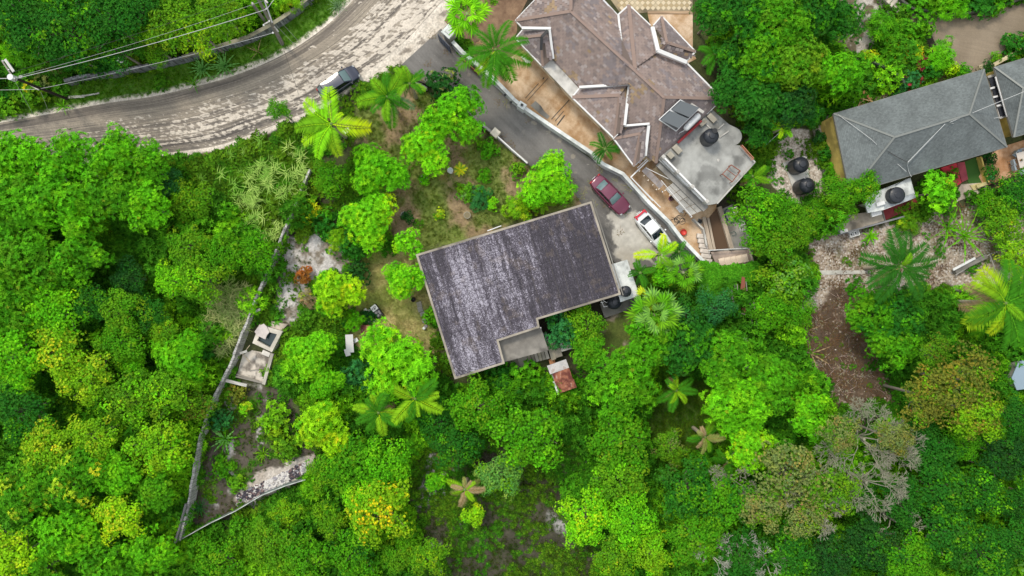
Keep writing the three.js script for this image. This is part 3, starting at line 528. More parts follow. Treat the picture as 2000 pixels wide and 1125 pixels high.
  gut(P(1207, 32, 4.0), P(1217, 124, 5.5), 0.26, 0.1); gut(P(1274, 54, 4.0), P(1285, 100, 4.9), 0.5, 0); gut(P(1284, 99, 4.9), P(1340, 122, 4.0), 0.5, 0);
  // white eaves
  const eave = (...l) => { const g = []; for (let i = 0; i < l.length - 1; i++) g.push(bar(l[i].clone().setY(l[i].y - 0.05), l[i + 1].clone().setY(l[i + 1].y - 0.05), 0.14, 0.22)); mesh('eaves_board', g, M.whitePaint, t); };
  eave(P(1100, -60, 3.2), P(1045, 0, 3.3), Wc, onPlane(1022, 56, SW)); eave(w1.b, w1.a, w1.e); eave(P(1117, 190, 3.2), w2.e, w3.a, w3.e, P(1259, 305, 3.1)); eave(w2.b, w2.a);
  eave(P(1178, 0, 4.2), P(1206, 30, 3.7), P(1228, 10, 3.7), P(1270, 50, 3.7)); eave(n2.a, n2.b, n2.c, n2.d, P(1342, 124, 3.4), Ec, P(1380, 223, 3.1));
  // walls under the eaves
  const foot = pts([[1012, 42], [1104, -60], [1125, -60], [1206, 26], [1228, 14], [1268, 52], [1292, 36], [1354, 101], [1345, 122], [1404, 194], [1381, 220], [1283, 314], [1262, 308], [1240, 320], [1203, 272], [1120, 191], [1063, 130], [1010, 75], [1020, 60]], 2.9);
  mesh('wall', prism(atY(inset(foot, 0.35), 2.9), 0), M.cream, t);
  // dark cap of a chimney flashing on the small west roof
  mesh('roof_vent', [bar(P(1057, 98, 4.4), P(1058, 72, 4.75), 0.26, 0.1), bar(P(1058, 72, 4.75), P(1070, 60, 4.75), 0.26, 0.1)], M.black, t, 'dark bent strip on the small west roof');
  // flat concrete porch roof between the two west gables
  mesh('porch_roof', slab(pts([[1060, 131], [1078, 115], [1130, 172], [1116, 190]], 3.05), 0.22), M.concretePale, t);
  mesh('roof_bar', [bar(P(1197, 271, 4.1), P(1207, 262, 4.3), 0.06)], M.whitePaint, t);
}
// ---------------------------------------------------------------- flat concrete deck with balustrade
{
  const t = thing('roof_deck', 'grey concrete roof deck with rounded bulge and white balustrade', 'deck');
  const bulge = []; for (let i = 0; i <= 10; i++) { const a = -1.3 + i * 0.26; bulge.push([1431 + 18 * Math.cos(a), 266 + 18 * Math.sin(a)]); }
  const top = pts([[1286, 312], [1312, 286], [1340, 262], [1372, 222], [1388, 211], [1424, 243], ...bulge, [1445, 284], [1474, 316], [1398, 398], [1380, 401], [1330, 355]], 3.0);
  mesh('deck_slab', slab(top, 0.25), concrete(0.3, 0.31, 0.305), t);
  mesh('wall', prism(atY(inset(top, 0.4), 2.75), 0), M.cream, t);
  const a = P(1291, 310, 3.0), b = P(1375, 396, 3.0), n = 36, d = b.clone().sub(a);
  for (let i = 0; i < 4; i++) { const q = a.clone().addScaledVector(d, i / 3); mesh('post', cbox(0.32, 1.1, 0.32, q.x, 3.55, q.z, -0.8), M.concretePale, t); }
  const off = (s, y) => a.clone().addScaledVector(d, s).setY(y);
  mesh('handrail', bar(off(0, 4.0), off(1, 4.0), 0.16, 0.1), M.whitePaint, t); mesh('bottom_rail', bar(off(0, 3.1), off(1, 3.1), 0.16, 0.1), M.whitePaint, t);
  const bal = new THREE.LatheGeometry([[0.035, 0], [0.05, 0.1], [0.075, 0.28], [0.04, 0.5], [0.06, 0.68], [0.04, 0.8]].map(([x, y]) => new THREE.Vector2(x, y)), 8);
  for (let i = 0; i <= n; i++) { if (i % 12 === 0) continue; const m = mesh('baluster', bal, M.whitePaint, t); m.position.copy(off(i / n, 3.15)); }
  // upstand, parapet lines and low kerbs on the deck
  mesh('parapet', [bar(P(1445, 287, 3.08), P(1474, 317, 3.08), 0.14, 0.2), bar(P(1474, 317, 3.1), P(1400, 398, 3.1), 0.12, 0.22)], M.concretePale, t);
  for (const [a, b] of [[P(1371, 234, 3.06), P(1387, 251, 3.06)], [P(1403, 252, 3.06), P(1414, 242, 3.06)], [P(1405, 269, 3.06), P(1423, 256, 3.06)]]) mesh('kerb', bar(a, b, 0.1, 0.12), M.concretePale, t);
  const upM = concrete(0.34, 0.32, 0.27); for (const [w, h, d, x, y, ry] of [[0.6, 0.5, 0.5, 1309, 304, -0.8], [0.9, 0.4, 0.55, 1322, 292, -0.8], [0.7, 0.35, 0.5, 1372, 240, 0.7], [0.9, 0.3, 0.5, 1390, 231, -0.8]]) mesh('upstand', cbox(w, h, d, ...P(x, y, 3.2).toArray(), ry), upM, t);
  mesh('pipe', rod(P(1324, 279, 3.35), P(1370, 236, 3.35), 0.12), M.redPaint, t, 'long dark red pipe');
  mesh('drain', new THREE.CylinderGeometry(0.14, 0.14, 0.05, 12).translate(...P(1403, 313, 3.02).toArray()), M.concretePale, t);
  // lower roof outside the balustrade, with tile joints
  mesh('ledge_roof', slab(pts([[1281, 323], [1291, 314], [1384, 404], [1374, 413]], 2.5), 0.2), concrete(0.25, 0.25, 0.245), t);
  mesh('ledge_wall', prism(pts([[1284, 323], [1291, 318], [1380, 404], [1372, 410]], 2.3), 0), M.cream, t);
}
{ // glazed lean-to strips below the deck
  const t = thing('lean_to', 'grey panelled lean-to roof with white joints below the balustrade', 'lean-to');
  const grid = (a, b, c, d, nu, nv, m) => { const at = (u, v) => { const p = a.clone().lerp(b, u), q = d.clone().lerp(c, u); return p.lerp(q, v); }; for (let i = 0; i < nu; i++) for (let j = 0; j < nv; j++) mesh('panel', slab([at(i / nu + 0.006, j / nv + 0.02), at((i + 1) / nu - 0.006, j / nv + 0.02), at((i + 1) / nu - 0.006, (j + 1) / nv - 0.02), at(i / nu + 0.006, (j + 1) / nv - 0.02)], 0.04), m, t); };
  grid(P(1262, 325, 2.2), P(1297, 360, 2.2), P(1288, 369, 2.2), P(1253, 334, 2.2), 4, 1, concrete(0.34, 0.31, 0.31));
  grid(P(1316, 355, 2.25), P(1376, 410, 2.25), P(1347, 422, 2.25), P(1299, 369, 2.25), 4, 2, concrete(0.33, 0.33, 0.32));
  for (const [a, b, w] of [[P(1232, 346, 2.2), P(1266, 313, 2.2), 0.12], [P(1232, 346, 2.2), P(1275, 392, 1.2), 0.1], [P(1291, 352, 2.26), P(1352, 424, 2.26), 0.05], [P(1262, 328, 2.24), P(1315, 354, 2.24), 0.05]]) mesh('beam', bar(a, b, w), M.whitePaint, t);
  mesh('frame', [bar(P(1241, 323, 2.6), P(1260, 305, 2.6), 0.06), bar(P(1245, 328, 2.6), P(1264, 310, 2.6), 0.06)], M.whitePaint, t);
  for (const [x, y] of [[1249, 334], [1258, 343], [1266, 352], [1275, 361], [1282, 370], [1287, 369], [1299, 372], [1308, 381]]) mesh('light_cap', cbox(0.14, 0.08, 0.07, ...P(x, y, 2.2).toArray(), 0.8, 0.01), mat(0.75, 0.7, 0.6, 0.5), t);
  mesh('post', [rod(P(1232, 346, 2.2), P(1232, 345, 0), 0.05), rod(P(1294, 375, 2.2), P(1292, 372, 0), 0.05), rod(P(1350, 424, 2.2), P(1346, 420, 0), 0.05)], M.whitePaint, t);
}
// ================================================================ grey roofed houses at the right
const slate = tiled(6, 512, (x, y, o) => {
  const u = x / 512, v = y / 512, a = fbm(u * 6, v * 6, 5, 6, 6), row = Math.abs(((v * 42) % 1) - 0.5) * 2, id = hash(Math.floor(u * 30 + (Math.floor(v * 42) & 1) * 0.5), Math.floor(v * 42)), f = vn(u * 180, v * 180, 180, 180);
  const k = 0.155 * (0.75 + 0.5 * a) * (0.85 + 0.3 * id) * (0.85 + 0.3 * f) * (row > 0.84 ? 0.78 : 1); o[0] = k * 0.9; o[1] = k * 1.04; o[2] = k * 1.06; o[3] = clamp(id * 0.5 + f * 0.3 + (row > 0.84 ? 0 : 0.2));
}, 0.9, 0.01);
function greyRoof(t, c, r0, r1, capM) { // c: four eave corners round the roof, r0, r1: ends of the ridge
  const f = (list) => { const pl = planeOf(list[0], list[1], list[2]), e1 = V(0, 1, 0).cross(pl.n).normalize(), e2 = pl.n.clone().cross(e1); mesh('roof_face', sheet(list, (q) => [q.dot(e1), q.dot(e2)]), slate, t); };
  f([c[0], c[1], r1, r0]); f([c[1], c[2], r1]); f([c[2], c[3], r0, r1]); f([c[3], c[0], r0]);
  const l = (v) => v.clone().setY(v.y + 0.03); mesh('ridge_cap', [[c[0], r0], [c[3], r0], [c[1], r1], [c[2], r1], [r0, r1]].map(([a, b]) => bar(l(a), l(b), 0.17, 0.03)), capM, t);
  const low = c.map((p) => p.clone()); mesh('fascia', low.map((p, i) => bar(p.clone().setY(p.y - 0.1), low[(i + 1) % 4].clone().setY(low[(i + 1) % 4].y - 0.1), 0.06, 0.2)), M.concreteDark, t);
}
{
  const t = thing('grey_roof_house', 'yellow walled house with grey hipped roof and wires across it', 'house');
  const cap = mat(0.2, 0.215, 0.205, 0.9);
  const c = [P(1628, 222, 3.2), P(1922, 135, 3.2), P(1967, 287, 3.2), P(1660, 378, 3.2)], r0 = P(1747, 268, 5.4), r1 = P(1893, 223, 5.4);
  greyRoof(t, c, r0, r1, cap);
  mesh('wall', prism(pts([[1629, 225], [1918, 140], [1958, 285], [1662, 372]], 3.1), 0), M.yellow, t);
  mesh('window', bar(P(1636, 318, 1.7), P(1646, 340, 1.7), 0.1, 1.2), mat(0.012, 0.05, 0.035, 0.3), t, 'dark green shuttered window');
  mesh('vent_pipe', rod(P(1877, 273, 3.9), P(1884, 271, 4.1), 0.06), M.black, t);
  mesh('valley_board', bar(P(1773, 318, 4.25), P(1847, 243, 5.1), 0.05, 0.04), mat(0.32, 0.34, 0.34, 0.7), t);
}
{
  const t = thing('right_edge_house', 'second grey hip roof cut off by the right edge', 'house');
  greyRoof(t, [P(1942, 131, 3.3), P(2130, 75, 3.3), P(2170, 215, 3.3), P(1980, 268, 3.3)], P(1998, 172, 4.8), P(2100, 150, 4.8), mat(0.25, 0.265, 0.25, 0.9));
  mesh('wall', prism(pts([[1950, 134], [2125, 80], [2160, 210], [1986, 262]], 3.1), 0), M.yellow, t);
  mesh('gutter', bar(P(1944, 150, 3.2), P(1967, 228, 3.2), 0.1, 0.1), M.whitePaint, t, 'white gutter along the gap');
}
{ // gap between the two roofs: dark panels on a link roof
  const t = thing('link_roof', 'narrow dark panelled link between the two grey roofs', 'roof');
  for (let i = 0; i < 4; i++) { const y0 = 152 + i * 19.5, x0 = 1931 + i * 6; mesh('panel', slab(pts([[x0, y0], [x0 + 13, y0 - 3], [x0 + 18.5, y0 + 14.5], [x0 + 5.5, y0 + 17.5]], 2.6), 0.05), mat(0.03, 0.034, 0.045, 0.5), t); }
  mesh('bracket', [[1938, 172], [1944, 189], [1951, 206]].map(([x, y]) => cbox(0.45, 0.12, 0.18, ...P(x, y, 2.7).toArray(), 0.25)), M.whitePaint, t);
  mesh('wall', prism(pts([[1929, 148], [1944, 144], [1968, 228], [1953, 232]], 2.5), 0), M.concretePale, t);
}
{ const t = thing('blue_roof', 'pale blue metal roof glimpsed under trees at the right edge', 'roof'); mesh('roof_sheet', slab(pts([[1976, 738], [1990, 706], [2060, 690], [2060, 752], [1986, 762]], 2.5), 0.08), mat(0.25, 0.34, 0.42, 0.6), t); mesh('wall', prism(pts([[1980, 737], [1992, 710], [2055, 694], [2055, 748], [1988, 758]], 2.4), 0), M.concretePale, t); }
{ // white flat roofed outbuilding with a red yard below
  const t = thing('outbuilding', 'low white flat roofed outbuilding under the grey roof', 'outbuilding');
  mesh('roof_slab', slab(pts([[1690, 398], [1696, 380], [1742, 362], [1778, 347], [1789, 386], [1726, 410], [1695, 416]], 2.4), 0.2), M.whiteWall, t);
  mesh('roof_strip', slab(pts([[1727, 395], [1786, 377], [1788.5, 386], [1727, 408]], 2.42), 0.1), concrete(0.34, 0.38, 0.42), t);
  mesh('wall', prism(pts([[1698, 396], [1775, 355], [1783, 384], [1726, 405]], 2.2), 0), M.concretePale, t);
  mesh('step', cbox(0.8, 0.3, 0.35, ...P(1719, 398, 2.55).toArray(), 0.3), M.whitePaint, t); mesh('step', cbox(1.0, 0.25, 0.45, ...P(1711, 417, 1.7).toArray(), 0.28), M.whitePaint, t);
}
{
  const t = thing('red_yard', 'dark red painted yard slab below the white outbuilding', 'yard');
  mesh('slab', prism(pts([[1722, 409], [1788, 387], [1795, 400], [1728, 431]], 0.5), 0), concrete(0.2, 0.025, 0.03), t);
  mesh('edge', bar(P(1722, 409, 0.55), P(1728, 431, 0.55), 0.12, 0.2), M.concreteDark, t);
}
{
  const t = thing('ramp_platform', 'brownish grey concrete platform jutting towards the gravel slope', 'platform');
  mesh('slab', prism(pts([[1633, 440], [1655, 420], [1690, 415], [1720, 407], [1727, 431], [1637, 457]], 0.9), 0), concrete(0.32, 0.28, 0.23), t);
  mesh('wall_edge', [bar(P(1637, 458, 0.95), P(1765, 423, 0.6), 0.16, 0.25), bar(P(1637, 458, 0.95), P(1634, 441, 0.95), 0.14, 0.2)], concrete(0.22, 0.23, 0.25), t);
}
{ // terraces of the neighbours
  const t = thing('red_terrace', 'bright red painted terrace beside the small green lawn', 'terrace');
  mesh('slab', prism(pts([[1838, 328], [1868, 318], [1878, 357], [1865, 366]], 0.4), 0), concrete(0.45, 0.035, 0.055), t);
  mesh('step', [prism(pts([[1869, 318], [1884, 316], [1891, 350], [1879, 356]], 0.25), 0)], concrete(0.28, 0.05, 0.07), t);
}
const lawnPatch = structure('lawn', prism(pts([[1880, 318], [1908, 306], [1920, 356], [1893, 362]], 0.06), -0.02), mat(0.035, 0.11, 0.015, 0.95));
structure('tile_patio', prism(pts([[1936, 300], [1966, 284], [2090, 245], [2110, 330], [2000, 336], [1945, 356], [1922, 364], [1912, 345]], 0.09), -0.05), variant(tan, 1.05, 0.9, 0.85));
structure('concrete_path', prism(pts([[1862, 385], [1878, 360], [1926, 356], [1928, 372], [1868, 394]], 0.07), -0.05), concrete(0.42, 0.37, 0.31));
structure('side_path', prism(pts([[1583, 240], [1628, 222], [1634, 232], [1604, 246], [1626, 312], [1617, 330], [1610, 352], [1600, 300]], 0.05), -0.05), concrete(0.38, 0.35, 0.32));
structure('barrel_yard', prism(pts([[1640, 210], [1690, 182], [1740, 160], [1745, 190], [1690, 212], [1650, 228]], 0.05), -0.05), concrete(0.45, 0.36, 0.27));
structure('tank_pad', prism(pts([[1529, 318], [1573, 304], [1580, 340], [1584, 372], [1553, 380], [1540, 343]], 0.12), -0.05), concrete(0.5, 0.5, 0.48));
structure('yard_slab', prism(pts([[1385, 420], [1432, 398], [1475, 470], [1466, 520], [1400, 522], [1388, 470]], 0.04), -0.05), concrete(0.3, 0.29, 0.27));
structure('door_step', prism(pts([[1895, 362], [1902, 372], [1915, 368], [1921, 356]], 0.2), -0.05), concrete(0.45, 0.4, 0.2));
// ================================================================ walls, gates, poles
const G = (a) => pts(a, 0);
{
  const t = thing('driveway_wall', 'long white rendered wall curving along the driveway', 'wall');
  mesh('wall_panel', wall(G([[1002.5, 199.5], [1022.5, 215.5], [1102.5, 269.5], [1152.5, 302.5], [1175.5, 324.5], [1213, 343], [1262.5, 397.5], [1302.5, 436.5], [1326.5, 468.5], [1376, 520]]), 1.2, 0.32), M.whiteWall, t);
  const p = P(1019, 213, 0); mesh('pillar', cbox(0.75, 1.45, 0.6, p.x, 0.725, p.z, -0.6), M.whiteWall, t); mesh('pillar_lamp', box(0.22, 0.16, 0.22, p.x, 1.53, p.z, -0.6), M.black, t);
  mesh('coping', bar(P(1232, 346, 1.22), P(1290, 405, 1.22), 0.08, 0.06), M.whitePaint, t);
}
{
  const t = thing('gate_wall', 'white wall behind the palm between gate pillar and long wall', 'wall');
  mesh('wall_panel', wall(G([[886, 90], [905, 110], [945, 143], [978, 174], [1003, 200]]), 1.3, 0.34), M.whiteWall, t);
  const p = P(880, 76, 0); mesh('pillar', cbox(0.85, 1.9, 0.85, p.x, 0.95, p.z, -0.75, 0.03), M.concretePale, t); mesh('pillar_cap', [cbox(1.05, 0.14, 1.05, p.x, 1.95, p.z, -0.75, 0.04), cbox(0.55, 0.14, 0.55, p.x, 2.08, p.z, -0.75, 0.05)], M.whiteWall, t);
  for (const [x, y] of [[986, 186], [998, 200]]) mesh('wall_lamp', rod(P(x, y, 1.0), P(x, y, 1.35), 0.14, 0.11), M.black, t);
}
function gate(name, label, a, b, h, m, n, frameM) { // framed sheet gate with n panels
  const t = thing(name, label, 'gate'), A = P(...a, 0.08), B = P(...b, 0.08), up = (q, y) => q.clone().setY(y);
  for (let i = 0; i < n; i++) { const c = A.clone().lerp(B, (i + 0.04) / n), d = A.clone().lerp(B, (i + 0.96) / n); mesh('gate_panel', bar(up(c, 0.08 + h / 2), up(d, 0.08 + h / 2), 0.04, h - 0.1), m, t); }
  mesh('gate_frame', [bar(up(A, 0.1), up(B, 0.1), 0.08), bar(up(A, h), up(B, h), 0.08), ...Array.from({ length: n + 1 }, (_, i) => rod(up(A.clone().lerp(B, i / n), 0.08), up(A.clone().lerp(B, i / n), h), 0.045))], frameM, t);
}
gate('sliding_gate', 'blue grey sheet metal gate standing open beside the white pillar', [859, 80], [881, 103], 1.9, mat(0.075, 0.1, 0.16, 0.5), 4, mat(0.03, 0.04, 0.07, 0.5));
gate('iron_gate', 'rusty brown iron gate leaning along the white wall by the palm', [902, 118], [934, 147], 0.95, mat(0.12, 0.055, 0.05, 0.8), 6, M.rustyBar);
gate('side_gate', 'dark maroon gate at the left side of the driveway mouth', [815, 163], [842, 172], 1.3, mat(0.03, 0.014, 0.016, 0.6), 3, mat(0.02, 0.012, 0.012, 0.6));
{
  const t = thing('garden_wall', 'low white garden wall with square pillar along left driveway edge', 'wall');
  mesh('wall_panel', wall(G([[935, 240], [966, 264], [1000, 295], [1030, 320]]), 0.55, 0.2), M.concretePale, t); mesh('rail', [bar(P(970, 265, 0.75), P(1030, 319, 0.75), 0.1)], M.whitePaint, t);
  for (let i = 0; i < 7; i++) mesh('rail_post', rod(P(lerp(972, 1028, i / 6), lerp(267, 317.5, i / 6), 0.5), P(lerp(972, 1028, i / 6), lerp(267, 317.5, i / 6), 0.75), 0.05), M.whitePaint, t);
  const p = P(968, 263, 0); mesh('pillar', cbox(0.75, 0.95, 0.75, p.x, 0.475, p.z, -0.7), concrete(0.62, 0.58, 0.5), t);
}
{ const t = thing('entrance_wall', 'short white wall stub below the maroon side gate', 'wall'); mesh('wall_panel', wall(G([[808, 160], [822, 169], [835, 176]]), 0.7, 0.25), M.concretePale, t); }
{
  const t = thing('roadside_wall', 'long grey stained concrete wall above the grass verge', 'wall');
  const w = tiled(5, 256, (x, y, o) => { const n = fbm(x / 20, y / 32, 4, 12.8, 8), s = fbm(x / 8, y / 60, 3), f = hash(x, y); const k = (0.22 + 0.2 * (n - 0.4)) * (1 - 0.6 * sstep(0.5, 0.7, s)) * (0.9 + 0.2 * f); o[0] = k * 0.95; o[1] = k; o[2] = k * 1.06; }, 0.9);
  const RW = [[140, 165], [167, 157], [233, 149], [300, 135], [367, 120], [433, 100], [462, 91], [493, 81], [533, 60], [560, 43], [587, 24], [620, -4], [650, -40]];
  mesh('wall_panel', wall(along(G(RW), 3), 1.2, 0.3), w, t);
  mesh('coping', wall(along(G(RW.slice(4)).map((q) => q.setY(1.2)), 3), 0.06, 0.36), concrete(0.27, 0.26, 0.19), t);
}
{
  const t = thing('boundary_wall', 'tall crumbling grey wall down the left side of the yard', 'wall');
  const line = along(G([[364, 1046], [377, 998], [384, 960], [394, 896], [404, 848], [420, 795], [445, 742], [469, 690], [485, 646], [503, 602], [518, 562], [543, 508], [558, 466], [575, 428], [598, 368], [612, 335]]), 1.2), r = rng(21);
  mesh('wall_panel', wall(line, (i) => 1.5 + 0.1 * Math.sin(i * 1.7) + 0.28 * (r() - 0.5) - 0.4 * sstep(24, 32, i), 0.2), tiled(4, 256, (x, y, o) => { const n = fbm(x / 16, y / 16, 4, 16, 16), s = fbm(x / 5, y / 40, 3), f = hash(x, y); const k = 0.52 * (0.6 + 0.8 * n) * ((y * 4 / 256 % 0.2) < 0.025 || ((x * 4 / 256 + (Math.floor(y * 4 / 256 / 0.2) & 1) * 0.2) % 0.4) < 0.025 ? 0.7 : 1) * (1 - 0.45 * sstep(0.52, 0.7, s)) * (0.88 + 0.24 * f); o[0] = k; o[1] = k * 0.99; o[2] = k * 0.96; o[3] = n; }, 0.95, 0.03), t);
  const b = box(0.16, 0.3, 0.2); // blocks left open along the top
  for (let i = 0; i < 24; i++) { const q = P(lerp(361, 381, i / 23), lerp(1046, 975, i / 23), 0), m = mesh('block', b, M.concreteWall, t); m.position.set(q.x - 0.1, 1.66, q.z); }
  mesh('buttress', [bar(P(469, 690, 1.65), P(482, 686, 1.3), 0.22, 0.3), bar(P(500, 608, 1.7), P(507, 605, 1.4), 0.22, 0.3)], M.concretePale, t);
}
{
  const t = thing('yard_fence', 'thin greenish sheet fence across the bottom of the rubble yard', 'fence');
  const l = along(G([[368, 1043], [420, 1014], [470, 990], [520, 960], [565, 942], [604, 930]]), 1.2), m = concrete(0.2, 0.25, 0.25);
  for (let i = 0; i < l.length - 1; i++) { const a = l[i].clone().lerp(l[i + 1], 0.02), b = l[i].clone().lerp(l[i + 1], 0.98); mesh('fence_sheet', bar(a.setY(0.6), b.setY(0.6 + 0.03 * Math.sin(i * 2)), 0.05, 1.2), m, t); }
  mesh('rail', l.slice(1).map((q, i) => bar(l[i].clone().setY(1.22), q.clone().setY(1.22), 0.07)), concrete(0.5, 0.55, 0.54), t);
}
{ const t = thing('garden_fence', 'dark green wall behind the blue barrel and flower shrubs', 'wall'); mesh('wall_panel', wall(G([[1690, 132], [1720, 146], [1742, 160], [1748, 172]]), 1.7, 0.2), concrete(0.05, 0.075, 0.05), t); }
{ const t = thing('drive_wall', 'dark low wall curving along the top of the brown paved drive', 'wall'); mesh('wall_panel', wall(G([[1735, -10], [1760, 12], [1775, 22], [1830, 32], [1860, 34], [1900, 28], [1950, 16], [2060, -25]]), 0.8, 0.2), concrete(0.1, 0.1, 0.09), t); }
{ const t = thing('patio_fence', 'thin pale yellow kerb wall below the tiled patio', 'wall'); mesh('wall_panel', wall(G([[1943, 367], [1970, 358], [2000, 350], [2080, 325]]), 0.4, 0.12), M.yellow, t); }
{ const t = thing('lawn_wall', 'slim yellow wall on the right side of the small green lawn', 'wall'); mesh('wall_panel', wall(G([[1907, 308], [1913, 330], [1922, 358]]), 0.7, 0.15), M.yellow, t); mesh('wall_panel', wall(G([[1902, 366], [1921, 359]]), 0.5, 0.3), concrete(0.5, 0.45, 0.22), t); }
{ const t = thing('planter_edge', 'pale concrete planter edging beside the second grey roof', 'planter'); mesh('edging', [bar(P(1925, 139, 0.5), P(1930, 150, 0.5), 0.3, 0.5), bar(P(1938, 128, 0.5), P(1992, 98, 0.5), 0.35, 0.5), bar(P(1912, 128, 0.5), P(1918, 142, 0.5), 0.4, 0.5)], concrete(0.6, 0.53, 0.36), t); }
{ // steps from the drive up to the top edge
  const t = thing('stone_steps', 'pale concrete steps climbing to the top edge left of the drive', 'steps');
  for (let i = 0; i < 7; i++) { const c = P(1762 - i * 7, 22 - i * 5.2, 0); mesh('step', cbox(1.25, 0.14 * (i + 1), 0.42, c.x, 0.07 * (i + 1), c.z, 0.85), concrete(0.45, 0.42, 0.36), t); }
}
{ // bottom-right yard: walled plant bed, steps and railing
  const t = thing('plant_bed', 'walled bed of dry brown soil behind the roof deck', 'planter');
  mesh('soil', prism(pts([[1386, 424], [1401, 406], [1412, 432], [1424, 484], [1398, 490]], 0.22), 0), mat(0.1, 0.06, 0.035, 0.95), t);
  mesh('edging', [bar(P(1404, 404, 0.3), P(1428, 486, 0.3), 0.4, 0.5), bar(P(1382, 426, 0.3), P(1395, 490, 0.3), 0.22, 0.45), bar(P(1374, 424, 0.35), P(1388, 488, 0.35), 0.35, 0.4)], [concrete(0.42, 0.35, 0.28), M.concrete][0], t);
  mesh('rail', rod(P(1384, 489, 1.0), P(1470, 484, 1.0), 0.045), M.whitePaint, t);
  for (const x of [1384, 1428, 1470]) mesh('rail_post', rod(P(x, 489 - (x - 1384) * 0.06, 0), P(x, 489 - (x - 1384) * 0.06, 1.0), 0.04), M.whitePaint, t);
}
{
  const t = thing('step_terrace', 'pale stepped terrace with worn edges at the lower right of the yard', 'terrace');
  mesh('slab', prism(pts([[1388, 492], [1466, 488], [1471, 518], [1402, 522]], 0.3), 0), concrete(0.36, 0.29, 0.25), t);
  for (let i = 0; i < 5; i++) { const c = P(1408 + i * 11, 512 - i * 1.8, 0); mesh('slab_piece', cbox(0.62, 0.16, 0.8, c.x, 0.38 + 0.05 * (i & 1), c.z, 0.25), concrete(0.62, 0.52, 0.42), t); }
  mesh('curb', [bar(P(1400, 523, 0.45), P(1472, 518, 0.45), 0.2, 0.3), bar(P(1472, 519, 0.45), P(1462, 486, 0.45), 0.2, 0.3)], concrete(0.45, 0.38, 0.3), t);
}
{
  const t = thing('yard_steps', 'pale broken stair flight between patio and plant bed', 'steps');
  for (let i = 0; i < 6; i++) { const c = P(1369 + i * 2.2, 462 + i * 9.5, 0); mesh('step', cbox(1.0, 0.5 - i * 0.06, 0.42, c.x, (0.5 - i * 0.06) / 2, c.z, -0.15), concrete(0.55, 0.5, 0.46), t); }
  mesh('side_wall', [bar(P(1352, 428, 0.4), P(1372, 448, 0.4), 0.16, 0.8), bar(P(1372, 448, 0.4), P(1378, 480, 0.4), 0.16, 0.8)], M.concretePale, t);
}
// ---------------------------------------------------------------- ruined cistern
{
  const t = thing('ruined_cistern', 'open ruined concrete cistern with dark water and a broken lid', 'cistern');
  const o = pts([[506, 634], [552, 647], [531, 688], [493, 670]], 1.0), n = pts([[513, 645], [541, 653], [527, 679], [502, 665]], 1.0), T = M.concretePale;
  for (let i = 0; i < 4; i++) { const j = (i + 1) % 4; mesh('cistern_wall', prism([o[i], o[j], n[j], n[i]], 0), concrete(0.5, 0.47, 0.42), t); }
  mesh('water', sheet(atY(n, 0.62)), mat(0.02, 0.04, 0.042, 0.06), t);
  mesh('broken_lid', slab(pts([[497, 648], [504, 638], [515, 632], [521, 638], [526, 649], [521, 655], [518, 663], [510, 659], [502, 655]], 1.12), 0.1), concrete(0.52, 0.47, 0.47), t);
  mesh('ledge', [prism(pts([[530, 627], [561, 634], [551, 645], [528, 640]], 0.55), 0)], concrete(0.48, 0.42, 0.36), t);
  mesh('rubble_block', cbox(0.8, 0.5, 0.45, ...P(521, 690, 0.3).toArray(), -0.4), concrete(0.6, 0.58, 0.55), t);
}
{
  const t = thing('ruined_room', 'roofless floor slab with low broken walls beside the cistern', 'ruin');
  mesh('floor', prism(pts([[474, 693], [492, 684], [531, 692], [515, 747], [462, 735]], 0.12), 0), tiled(5, 256, (x, y, o) => { const n = fbm(x / 28, y / 28, 5, 9.14, 9.14), f = hash(x, y); mixc(o, c3(0.16, 0.14, 0.12), c3(0.58, 0.53, 0.46), sstep(0.25, 0.7, n)); o[0] *= 0.9 + 0.2 * f; }, 0.9), t);
  mesh('low_wall', [bar(P(534, 690, 0.35), P(517, 750, 0.35), 0.3, 0.7)], concrete(0.42, 0.4, 0.36), t);
  mesh('plank', [bar(P(460, 735, 0.3), P(514, 748, 0.3), 0.15, 0.08), bar(P(462, 731, 0.25), P(505, 744, 0.25), 0.12, 0.06), bar(P(486, 724, 0.25), P(514, 720, 0.22), 0.05, 0.05)], M.woodGrey, t);
  mesh('beam', bar(P(441, 743, 1.1), P(482, 753, 0.9), 0.28, 0.14), M.concretePale, t, 'white beam across the bottom');
  mesh('rod', [rod(P(488, 674, 0.9), P(474, 692, 0.3), 0.03), rod(P(474, 692, 0.3), P(488, 707, 0.2), 0.03)], mat(0.6, 0.5, 0.35, 0.8), t);
}
